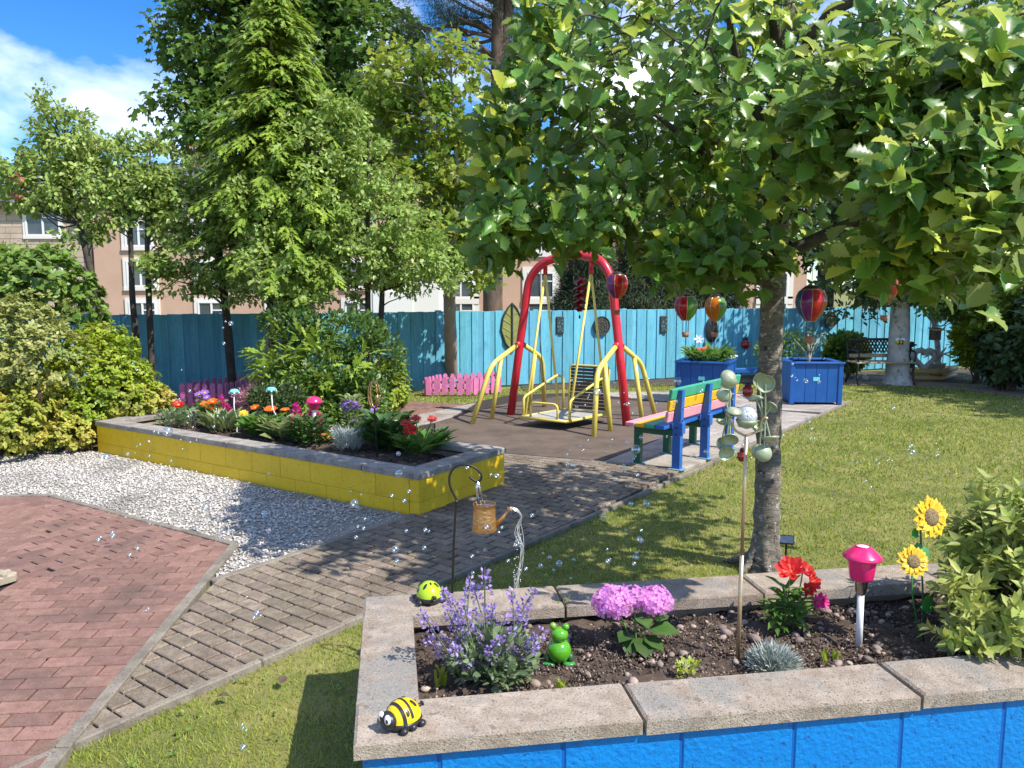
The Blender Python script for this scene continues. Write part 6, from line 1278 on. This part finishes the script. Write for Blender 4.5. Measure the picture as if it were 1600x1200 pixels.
# small solar spotlight on the lawn
b = P(1228, 863); t = thing('solar_spotlight', 'small black solar spotlight staked in the lawn beside the whitebeam trunk', 'spotlight', b, R(-12)); k = b.y/FPX
m = MB(); m.tube([(0, 0, -.03), (0, 0, 16*k)], .008, 8); m.build('stake', 'black_plastic', t); m = MB(); m.box((0, 0, 0), (24*k, 5*k, 15*k), 0, Matrix.Translation((0, 0, 21*k)) @ Matrix.Rotation(R(-25), 4, 'X'), .004); m.build('head', 'black_plastic', t); m = MB(); m.box((0, -2.9*k, 0), (20*k, .8*k, 11*k), 0, Matrix.Translation((0, 0, 21*k)) @ Matrix.Rotation(R(-25), 4, 'X')); m.build('solar_panel', 'glass_panel', t)

# ------------------------------------------------------------------ ornaments in the yellow planter
b = yl(491, 690); t = thing('solar_lamp', 'pink solar stake lamp on a white post in the yellow planter', 'solar lamp', b); v = Vector(to(491, 640, b)); k = b.y/FPX
m = MB(); m.tube([(0, 0, 0), (v.x, 0, v.z)], .018, 10); m.build('post', 'white_paint', t); m = MB(); m.lathe([(.03, 0), (.055, .015), (.062, .06), (.085, .075), (.085, .085), (.06, .12), (.03, .135), (1e-4, .138)], 20, 0, Matrix.Translation(v)); m.build('shade', 'pink_shade', t, True)
for px, py, top, lab in ((370, 676, (366, 613), 'left of the two blue-capped jellyfish lights on bent white stakes'), (436, 680, (424, 610), 'right of the two blue-capped jellyfish lights on bent white stakes')):
    b = yl(px, py); t = thing('jellyfish_light', lab, 'garden light', b, 0, 'jellyfish lights in the yellow planter'); v = Vector(to(*top, b)); m = MB(); m.tube(catmull([(0, 0, 0), (v.x*.1, .03, v.z*.3), (v.x*.7, -.03, v.z*.6), v], 6), .007, 7); m.build('stake', 'white_paint', t, True)
    m = MB(); m.lathe([(.001, .038), (.034, .034), (.052, .014), (.057, 0), (.04, .004), (1e-3, .01)], 18, 0, Matrix.Translation(v)); m.build('cap', 'aqua_tag', t, True)
    for q in range(5): m = MB(); a = q*1.256; m.ball(v+Vector((math.cos(a)*.05, math.sin(a)*.05, -.005)), .012, 8, 6); m.build('bead', 'wire_white', t, True)
b = yl(590, 714); t = thing('copper_spinner', 'copper loop wind spinner on a thin black rod in the yellow planter', 'wind spinner', b); v = Vector(to(585, 638, b)); u_ = Vector(to(584, 595, b)); m = MB(); m.tube([(0, 0, -.05), v], .008, 7); m.build('rod', 'black_metal', t)
c = (v+u_)/2; hh = (u_-v).length/2; 
for ang, rr in ((0, .055), (.9, .045), (-.8, .05)):
    m = MB(); m.tube([c+Vector((math.cos(a)*rr*math.cos(ang), math.cos(a)*rr*math.sin(ang), math.sin(a)*hh)) for a in np.linspace(0, 6.283, 22)], .0065, 6); m.build('loop', 'copper', t, True)
m = MB(); m.tube([u_, u_+Vector((0, 0, .03))], .005, 5); m.build('finial', 'copper', t)

# ------------------------------------------------------------------ hanging balloons, hung from the whitebeam
def balloon(label, px, py, w, cols, drop=1.0, rz=0.):
    Y = .175*FPX/w; Y = min(Y, 6.6); c = PY(px, py, Y); t = thing('hanging_balloon', label, 'balloon ornament', c, rz, 'hot air balloon ornaments hanging from the whitebeam'); r = w*.5*Y/FPX; H = r*2.15
    prof = [(.62, 1.0), (.80, .93), (.95, .78), (1.0, .60), (.93, .42), (.74, .24), (.5, .10), (.33, 0)]
    for k in range(8):
        m = MB(); m.lathe([(q*r, z*H-H*.5) for q, z in prof], 4, 0, None, 2*math.pi*k/8, 2*math.pi*(k+.96)/8); m.build('panel', 'balloon_'+cols[k % len(cols)], t, True)
    m = MB()
    for k in range(8):
        a = 2*math.pi*(k-.02)/8; m.tube([(math.cos(a)*q*r*1.01, math.sin(a)*q*r*1.01, z*H-H*.5) for q, z in prof], .0018, 4)
    m.build('seams', 'brass', t); m = MB(); m.lathe([(.62*r, H*.5), (.6*r, H*.53), (.35*r, H*.62), (.001, H*.64)], 18); m.build('solar_cap', 'black_plastic', t, True)
    m = MB(); m.lathe([(.62*r, H*.485), (.67*r, H*.5), (.62*r, H*.515)], 18); m.build('rim', 'copper', t, True); m = MB(); m.lathe([(.33*r, -H*.5), (.37*r, -H*.49), (.33*r, -H*.47)], 14); m.build('rim', 'copper', t, True)
    bz_ = -H*.5-1.05*r*drop
    for k in range(4): m = MB(); a = k*1.571+.785; m.tube([(math.cos(a)*.36*r, math.sin(a)*.36*r, -H*.5), (math.cos(a)*.33*r, math.sin(a)*.33*r, bz_)], .0016, 4); m.build('rope', 'cord', t)
    m = MB(); m.lathe([(1e-4, bz_-.42*r), (.27*r, bz_-.42*r), (.34*r, bz_), (.3*r, bz_), (.25*r, bz_-.36*r), (1e-4, bz_-.36*r)], 12); m.build('basket', 'terracotta', t, True)
    m = MB(); m.tube([(0, 0, H*.63), (.004, 0, H*.63+.5)], .0015, 4); m.build('hanging_cord', 'cord', t)
balloon('hanging balloon in front of the red swing post, red orange and purple', 964, 448, 34, ('orange', 'blue', 'teal', 'green', 'purple', 'purple', 'red', 'red'), rz=-.35)
balloon('hanging balloon with green and magenta panels, left of the trunk pair', 1072, 482, 35, ('magenta', 'teal', 'blue', 'purple', 'magenta', 'red', 'green', 'green'), rz=-.1)
balloon('hanging balloon with teal and orange panels before the black oval plaque', 1118, 483, 34, ('magenta', 'red', 'blue', 'purple', 'orange', 'orange', 'green', 'teal'), rz=.1)
balloon('largest hanging balloon, red and purple, right of the whitebeam trunk', 1267, 477, 46, ('orange', 'blue', 'teal', 'green', 'blue', 'purple', 'red', 'red'), rz=-.25)
balloon('hanging balloon half hidden by leaves in front of the pale back tree', 1384, 452, 38, ('blue', 'teal', 'green', 'purple', 'red', 'red', 'red', 'orange'), rz=.2)
# dark red hanging spinner behind the swing bars
c = PY(906, 458, 6.4); t = thing('hanging_spinner', 'dark red twisted spinner hanging among the swing bars', 'wind spinner', c); k = 6.4/FPX; m = MB(); v = []; f = []; n = 40
for s_ in range(2):
    m = MB(); v = []
    for i in range(n+1):
        z = 28*k-56*k*i/n; a = i*.42+s_*math.pi; rr = 10*k*(1 if 3 < i < n-2 else .5); v += [(0, 0, z), (math.cos(a)*rr, math.sin(a)*rr, z-1.5*k)]
    m.add(v, [(2*i, 2*i+1, 2*i+3, 2*i+2) for i in range(n)]); m.build('blade', 'spinner_red', t, True)
m = MB(); m.tube([(0, 0, 30*k), (0, 0, 28*k+.5)], .0014, 4); m.tube([(0, 0, -28*k), (0, 0, -36*k)], .0014, 4); m.ball((0, 0, -37*k), (1.6*k, 1.6*k, 3*k), 8, 6); m.build('cord', 'black_metal', t)

# ------------------------------------------------------------------ ladybirds on the trunk
def bug(label, c, s, nv):
    t = thing('ladybird_plaque', label, 'ladybird ornament', c, 0, 'red ladybird ornaments'); M = Vector(nv).normalized().to_track_quat('Z', 'Y').to_matrix().to_4x4(); 
    for sg in (-1, 1):
        m = MB(); m.ball((sg*s*.03, 0, 0), (s*.97, s*1.1, s*.75), 16, 10, 0, M); m.build('wing', 'red_shell', t, True)
    m = MB(); m.ball((0, s*1.15, 0), (s*.62, s*.5, s*.5), 12, 8, 0, M); m.build('head', 'black_plastic', t, True)
    for x, y in ((.45, .4), (-.45, .4), (.5, -.35), (-.5, -.35)): m = MB(); z = .75*math.sqrt(max(0, 1-x*x-(y/1.1)**2)); m.ball((x*s, y*s, z*s), (s*.2, s*.22, s*.1), 8, 6, 0, M); m.build('spot', 'black_plastic', t, True)
bug('red ladybird ornament on the whitebeam trunk just above the glass ball', PY(1168, 611, 4.9), .035, (-.55, -.8, .1)); bug('red ladybird ornament low on the left side of the whitebeam trunk', PY(1159, 713, 4.93), .033, (-.9, -.3, .1))
v = PF(1165, 538, .06); bug('red ladybird ornament on the fence left of the whitebeam trunk', v, .095, (.1, -1, .1))

# ------------------------------------------------------------------ plaques on the fence
FA = math.atan(.37)
def plaque(name, label, px, py, build):
    c = PF(px, py, .035); t = thing(name, label, 'plaque', c, FA, 'plaques on the fence'); build(t, c.y/FPX); return t
def leaf_plaque(t, k):
    w, h = 18*k, 38*k; pr = [(0, -h), (.62*w, -.62*h), (w, -.1*h), (.85*w, .4*h), (.4*w, .8*h), (0, h)]; out = [(x, z) for x, z in pr]+[(-x, z) for x, z in pr[-2:0:-1]]; n = len(out)
    m = MB(); m.add([(x, 0, z) for x, z in out]+[(x, .025, z) for x, z in out], [tuple(range(n))]+[(i, (i+1) % n, (i+1) % n+n, i+n) for i in range(n)]); m.build('panel', 'plaque_olive', t)
    m = MB(); m.tube([(x, -.004, z) for x, z in out]+[(out[0][0], -.004, out[0][1])], .018, 6); m.tube([(0, -.006, -h), (0, -.006, h)], .02, 6); m.build('rim', 'plaque_dark', t)
    v = MB()
    for z in (-.5, -.2, .1, .4):
        for sg in (-1, 1): v.tube([(0, -.005, z*h), (sg*w*(.9-abs(z+.1)*.7), -.005, (z+.22)*h)], .006, 5)
    v.build('veins', 'brass', t)
plaque('leaf_plaque', 'large olive green leaf shaped plaque on the fence behind the swing', 800, 512, leaf_plaque)
def tile(t, k):
    m = MB(); m.box((0, 0, 0), (13*k, .03, 27*k), ch=.012); m.build('panel', 'plaque_dark', t); m = MB(); rg = random.Random(4)
    for i in range(16): m.box((rg.uniform(-4.4, 4.4)*k, -.017, rg.uniform(-11, 11)*k), (rg.uniform(1, 3)*k, .01, rg.uniform(1, 3.4)*k), 0, None, .003)
    o = m.build('relief', 'plaque_teal', t); o['kind'] = 'stuff'
plaque('tile_plaque', 'dark upright rectangular relief plaque on the fence inside the swing frame', 875, 508, tile); plaque('tile_plaque', 'dark upright rectangular plaque on the fence right of the swing', 1037, 507, tile)
def medal(rx, rz):
    def b(t, k):
        m = MB(); m.lathe([(1e-4, .02), (.86, .02), (.9, .034), (.98, .034), (1, .0)], 32, 0, Matrix.Rotation(R(90), 4, 'X') @ Matrix.Diagonal((rx*k, rz*k, 1, 1))); m.build('disc', 'plaque_dark', t); m = MB(); rg = random.Random(rx)
        for i in range(70):
            a = rg.random()*6.28; q = rg.random()**.5*.8; m.ball((math.cos(a)*q*rx*k, -.022, math.sin(a)*q*rz*k), (rx*k*rg.uniform(.05, .12), .012, rz*k*rg.uniform(.04, .1)), 6, 4)
        o = m.build('relief', 'bronze_deep', t); o['kind'] = 'stuff'
    return b
plaque('round_plaque', 'round dark bronze relief plaque on the fence left of the red post', 940, 509, medal(14, 15)); plaque('round_plaque', 'round dark bronze plaque on the sunlit fence at the right', 1297, 500, medal(11.5, 13.5))
def oval(t, k):
    m = MB(); m.lathe([(1e-4, .03), (.8, .025), (1, .0)], 28, 0, Matrix.Rotation(R(90), 4, 'X') @ Matrix.Diagonal((11.5*k, 20*k, 1, 1))); m.build('disc', 'black_plastic', t, True); m = MB(); m.tube([(0, -.03, -18*k), (0, -.034, 14*k)], .01, 5); m.tube([(0, -.03, 2*k), (-7*k, -.03, 9*k)], .008, 5); m.tube([(0, -.03, 2*k), (7*k, -.03, 9*k)], .008, 5); m.build('wing_lines', 'plaque_dark', t)
plaque('oval_plaque', 'black oval beetle shaped plaque on the fence behind a hanging balloon', 1112, 515, oval)

# ------------------------------------------------------------------ pink picket pens
def picket_run(t, a, b, h=.30, n=None, col='pink_paint'):
    a, b = Vector(a), Vector(b); d = b-a; l_ = d.length; ang = math.atan2(d.y, d.x); n = n or max(2, int(l_/.118)); q = MB()
    pr = [(-.04, 0), (.04, 0), (.04, h-.03), (.022, h), (-.022, h), (-.04, h-.03)]; q.add([(x, -.009, z) for x, z in pr]+[(x, .009, z) for x, z in pr], [tuple(range(6)), tuple(range(6, 12))[::-1]]+[(i, i+6, (i+1) % 6+6, (i+1) % 6) for i in range(6)]); me = q.mesh('picket', col)
    for i in range(n): o = link('picket', me, t, a.lerp(b, (i+.5)/n)-t.location+Vector((0, 0, random.uniform(-.006, .006)))); o.rotation_euler = (0, random.uniform(-.02, .02), ang)
    for z in (.075, .215): r = MB(); r.box((0, 0, 0), (l_, .016, .04)); o = r.build('rail', col, t, loc=(a+b)/2-t.location+Vector((-math.sin(ang)*.018, math.cos(ang)*.018, z))); o.rotation_euler = (0, 0, ang)
p = [P(663, 617), P(738, 617), P(783, 612)]; q0 = p[0]+Vector((.25, .6, 0)); q1 = p[2]+Vector((-.1, .5, 0)); t = thing('picket_fence', 'low bright pink picket pen around the pale maple trunk', 'picket fence', p[1], 0, 'pink picket pens')
for a, b in ((p[0], p[1]), (p[1], p[2]), (p[0], q0), (p[2], q1), (q0, q1)): picket_run(t, a, b)
p = [P(281, 640), P(352, 641), P(412, 626)]; q0 = p[0]+Vector((.3, .7, 0)); q1 = p[2]+Vector((-.2, .5, 0)); t = thing('picket_fence', 'low pink picket pen partly hidden behind the yellow planter flowers', 'picket fence', p[1], 0, 'pink picket pens')
for a, b in ((p[0], p[1]), (p[1], p[2]), (p[0], q0), (q0, q1)): picket_run(t, a, b, .40)

# ------------------------------------------------------------------ back right corner: iron bench, heart, pots
def iron_bench():
    l_, r_ = P(1328, 598), P(1423, 600); t = thing('iron_bench', 'bench with cast iron lattice back and wooden seat slats behind the pale tree', 'bench', (l_+r_)/2, .05); w = (r_-l_).length
    for sg in (-1, 1):
        for y, n in ((-.18, 1), (.22, 1)): m = MB(); m.tube(catmull([(sg*w/2, y*1.25, 0), (sg*w/2, y*.9, .2), (sg*w/2, y, .4)], 4), .022, 6); m.build('leg', 'iron', t, True)
        m = MB(); m.tube(catmull([(sg*w/2, .2, .38), (sg*w/2, .26, .6), (sg*w/2, .32, .84)], 4), .024, 6); m.build('back_post', 'iron', t, True); m = MB(); m.tube(catmull([(sg*w/2, .25, .62), (sg*w/2, 0, .64), (sg*w/2, -.2, .6), (sg*w/2, -.18, .4)], 5), .02, 6); m.build('armrest', 'iron', t, True)
    for k in range(4): m = MB(); m.box((0, -.16+.115*k, .415), (w+.06, .09, .03), ch=.005); m.build('seat_slat', 'bench_wood', t)
    m = MB(); m.box((0, .235, .52), (w-.04, .03, .07), ch=.005); m.build('back_slat', 'bench_wood', t); m = MB(); m.box((0, .31, .83), (w-.02, .03, .05), ch=.005); m.build('top_slat', 'iron', t)
    m = MB(); n = 14
    for i in range(n):
        x0 = -w/2+.08+(w-.16)*i/n; x1 = x0+(w-.16)/n
        for z0, z1 in ((.57, .69), (.69, .81)): m.tube([(x0, .27+.05*(z0-.57)/.24, z0), (x1, .27+.05*(z1-.57)/.24, z1)], .013, 5); m.tube([(x1, .27+.05*(z0-.57)/.24, z0), (x0, .27+.05*(z1-.57)/.24, z1)], .013, 5)
    m.build('lattice', 'iron', t)
iron_bench()
c = PY(1444, 560, 15.6); t = thing('heart_wreath', 'pale wicker heart ornament leaning by the fence at the back right', 'heart ornament', c); k = 15.6/FPX; pts = [(15*k*math.sin(a)**3*1.05, 0, k*(13*math.cos(a)-5*math.cos(2*a)-2*math.cos(3*a)-math.cos(4*a))) for a in np.linspace(0, 6.283, 40)]
for i in range(3): m = MB(); m.tube([(x*(1+.05*i), .02*i-.02, z*(1+.05*i)) for x, y, z in pts], .045, 7); m.build('strand', 'wicker', t, True)
b = P(1462, 590); t = thing('pot_plant', 'grey pot with spiky pale leaves beside the heart ornament', 'pot plant', b); m = MB(); m.lathe([(1e-4, 0), (.13, 0), (.17, .28), (.19, .3), (.16, .3), (1e-4, .27)], 14); m.build('pot', 'stone_ball', t, True)
for i in range(9): m = MB(); a = i*.7; m.tube(catmull([(0, 0, .28), (math.cos(a)*.12, math.sin(a)*.1, .48), (math.cos(a)*.34, math.sin(a)*.2, .52+.12*math.sin(i*2.1))], 4), [.02]*4+[.016]*4+[.006], 5); m.build('leaf', 'wicker', t)
b = P(1418, 592); t = thing('statue', 'small dark figure ornament on a plinth just right of the pale tree', 'statue', b); m = MB(); m.lathe([(1e-4, 0), (.13, 0), (.12, .05), (.07, .1), (.08, .3), (.11, .34), (1e-4, .36)], 12); m.build('plinth', 'bark_dark', t, True); m = MB(); m.ball((0, 0, .5), (.09, .08, .16), 10, 8); m.ball((.03, -.02, .7), .06, 10, 8); m.ball((.09, -.03, .69), (.05, .025, .02), 8, 6); m.build('figure', 'iron', t, True)
t = thing('log_edging', 'golden wooden log edging before the heart ornament', 'edging', P(1452, 596))
for a, b in ((P(1421, 594), P(1470, 595)), (P(1470, 595), P(1492, 588))): m = MB(); m.tube([a-t.location+Vector((0, 0, .18)), b-t.location+Vector((0, 0, .18))], .06, 10); m.tube([a-t.location+Vector((0, 0, .05)), b-t.location+Vector((0, 0, .05))], .05, 8); m.build('log', 'gold_wood', t, True)
b = PY(1461, 523, 14.9); t = thing('nest_box', 'small brown nest box on the thin crooked tree', 'nest box', b); m = MB(); m.box((0, 0, 0), (.17, .13, .2), ch=.006); m.build('box', 'stem_brown', t); m = MB(); m.box((0, -.02, .115), (.21, .19, .025), 0, Matrix.Rotation(.15, 4, 'X')); m.build('roof', 'timber', t); m = MB(); m.disc((0, -.066, .02), .02, (0, -1, 0), 10); m.build('hole', 'black_plastic', t)
b = PY(1400, 534, 15.0); t = thing('bee_ornament', 'tiny yellow bee ornament on the pale tree trunk', 'bee ornament', b+Vector((.02, -.12, 0))); m = MB(); m.ball((0, 0, 0), (.09, .05, .045), 12, 8); m.build('body', 'petal_yellow', t, True)
for sg in (-1, 1): m = MB(); m.ball((sg*.05, -.01, .05), (.05, .015, .035), 8, 6); m.build('wing', 'white_gloss', t, True)
for x in (-.03, .03): m = MB(); m.lathe([(.047, -.012), (.052, 0), (.047, .012)], 12, 0, Matrix.Translation((x, 0, 0)) @ Matrix.Rotation(R(90), 4, 'Y')); m.build('stripe', 'black_plastic', t)
for i, (px, py, s, lab) in enumerate(((1316, 592, .07, 'grey stone ball under the left end of the iron bench'), (1352, 594, .06, 'pale stone ball under the middle of the iron bench'))):
    m = MB(); m.ball((0, 0, s*.8), s, 12, 8); o = m.build('stone_ball', 'stone_ball', None, True, loc=P(px, py)); tag(o, lab, 'stone')

# ------------------------------------------------------------------ soap bubbles
bm = bpy.data.materials.new('bubble'); bm.use_nodes = True; MATS['bubble'] = bm; n_ = bm.node_tree.nodes; l_ = bm.node_tree.links; n_.clear()
o_ = n_.new('ShaderNodeOutputMaterial'); tr = n_.new('ShaderNodeBsdfTransparent'); gl = n_.new('ShaderNodeBsdfGlossy'); gl.inputs['Roughness'].default_value = .2; ms = n_.new('ShaderNodeMixShader'); lw = n_.new('ShaderNodeLayerWeight'); lw.inputs['Blend'].default_value = .35
ns_ = n_.new('ShaderNodeTexNoise'); ns_.inputs['Scale'].default_value = 45; oi = n_.new('ShaderNodeObjectInfo'); ge = n_.new('ShaderNodeNewGeometry'); hv = n_.new('ShaderNodeHueSaturation'); rgb = n_.new('ShaderNodeRGB'); rgb.outputs[0].default_value = (.8, .94, 1, 1)
l_.new(ge.outputs['Position'], ns_.inputs['Vector']); l_.new(ns_.outputs['Fac'], hv.inputs['Hue']); l_.new(rgb.outputs[0], hv.inputs['Color']); l_.new(hv.outputs[0], gl.inputs['Color'])
mr = n_.new('ShaderNodeMapRange'); mr.inputs['To Min'].default_value = .2; mr.inputs['To Max'].default_value = .85; l_.new(lw.outputs['Facing'], mr.inputs['Value']); l_.new(mr.outputs[0], ms.inputs[0]); l_.new(tr.outputs[0], ms.inputs[1]); l_.new(gl.outputs[0], ms.inputs[2]); l_.new(ms.outputs[0], o_.inputs['Surface'])
rng = np.random.default_rng(77); m = MB(); m.ball((0, 0, 0), 1, 12, 8); me = m.mesh('bubble', 'bubble', True); cl = []
spec = [(130, 880, 1290, 560, 740, 4, 9), (60, 560, 1000, 720, 900, 2.6, 6), (60, 150, 640, 640, 1180, 2.2, 7), (30, 180, 420, 500, 760, 6, 9), (20, 1210, 1480, 640, 800, 4, 8)]
k = 0
for n, x0, x1, y0, y1, d0, d1 in spec:
    while n > 0:
        cx, cy_, Y = rng.uniform(x0, x1), rng.uniform(y0, y1), rng.uniform(d0, d1); g = min(n, int(rng.integers(1, 5)))
        for j in range(g):
            c = PY(cx+rng.normal()*11, cy_+rng.normal()*11, Y+rng.normal()*.1)
            if c.z < .06 or (c.z < .5 and YO is not None and abs((c-YO).dot(YV)-YW/2) < YW/2+.05 and 0 < (c-YO).dot(YU) < YL): c.z = max(c.z, .1)
            o = link('soap_bubble', me, None, c); s = rng.choice([3.2, 4.2, 5.4, 7.5, 9.5], p=[.3, .3, .22, .12, .06])*rng.uniform(.85, 1.15)*min(Y, 4.5)/FPX*(.72); o.scale = (s, s, s*.97); tag(o, 'small clear soap bubble drifting in the air over the garden', 'soap bubble', 'soap bubbles drifting over the garden'); k += 1
        n -= g
# a few dropped dead leaves on the lawn
lm = np_mesh('dead_leaf', LEAF_S[0]*np.array([1.3, 1, 2]), LEAF_S[1], 'stem_brown')
for px, py in ((1345, 745), (1300, 772), (950, 822), (1262, 745), (1180, 845), (440, 1072), (360, 1092), (1232, 792)):
    o = link('dead_leaf', lm, None, P(px, py)+Vector((0, 0, .012))); o.scale = (.06,)*3; o.rotation_euler = (.3, .2, px); tag(o, 'small brown dead leaf lying on the lawn', 'leaf', 'dead leaves on the lawn')
print('grass', ngrass, 'leaves', nwb, 'objects', len(bpy.data.objects))
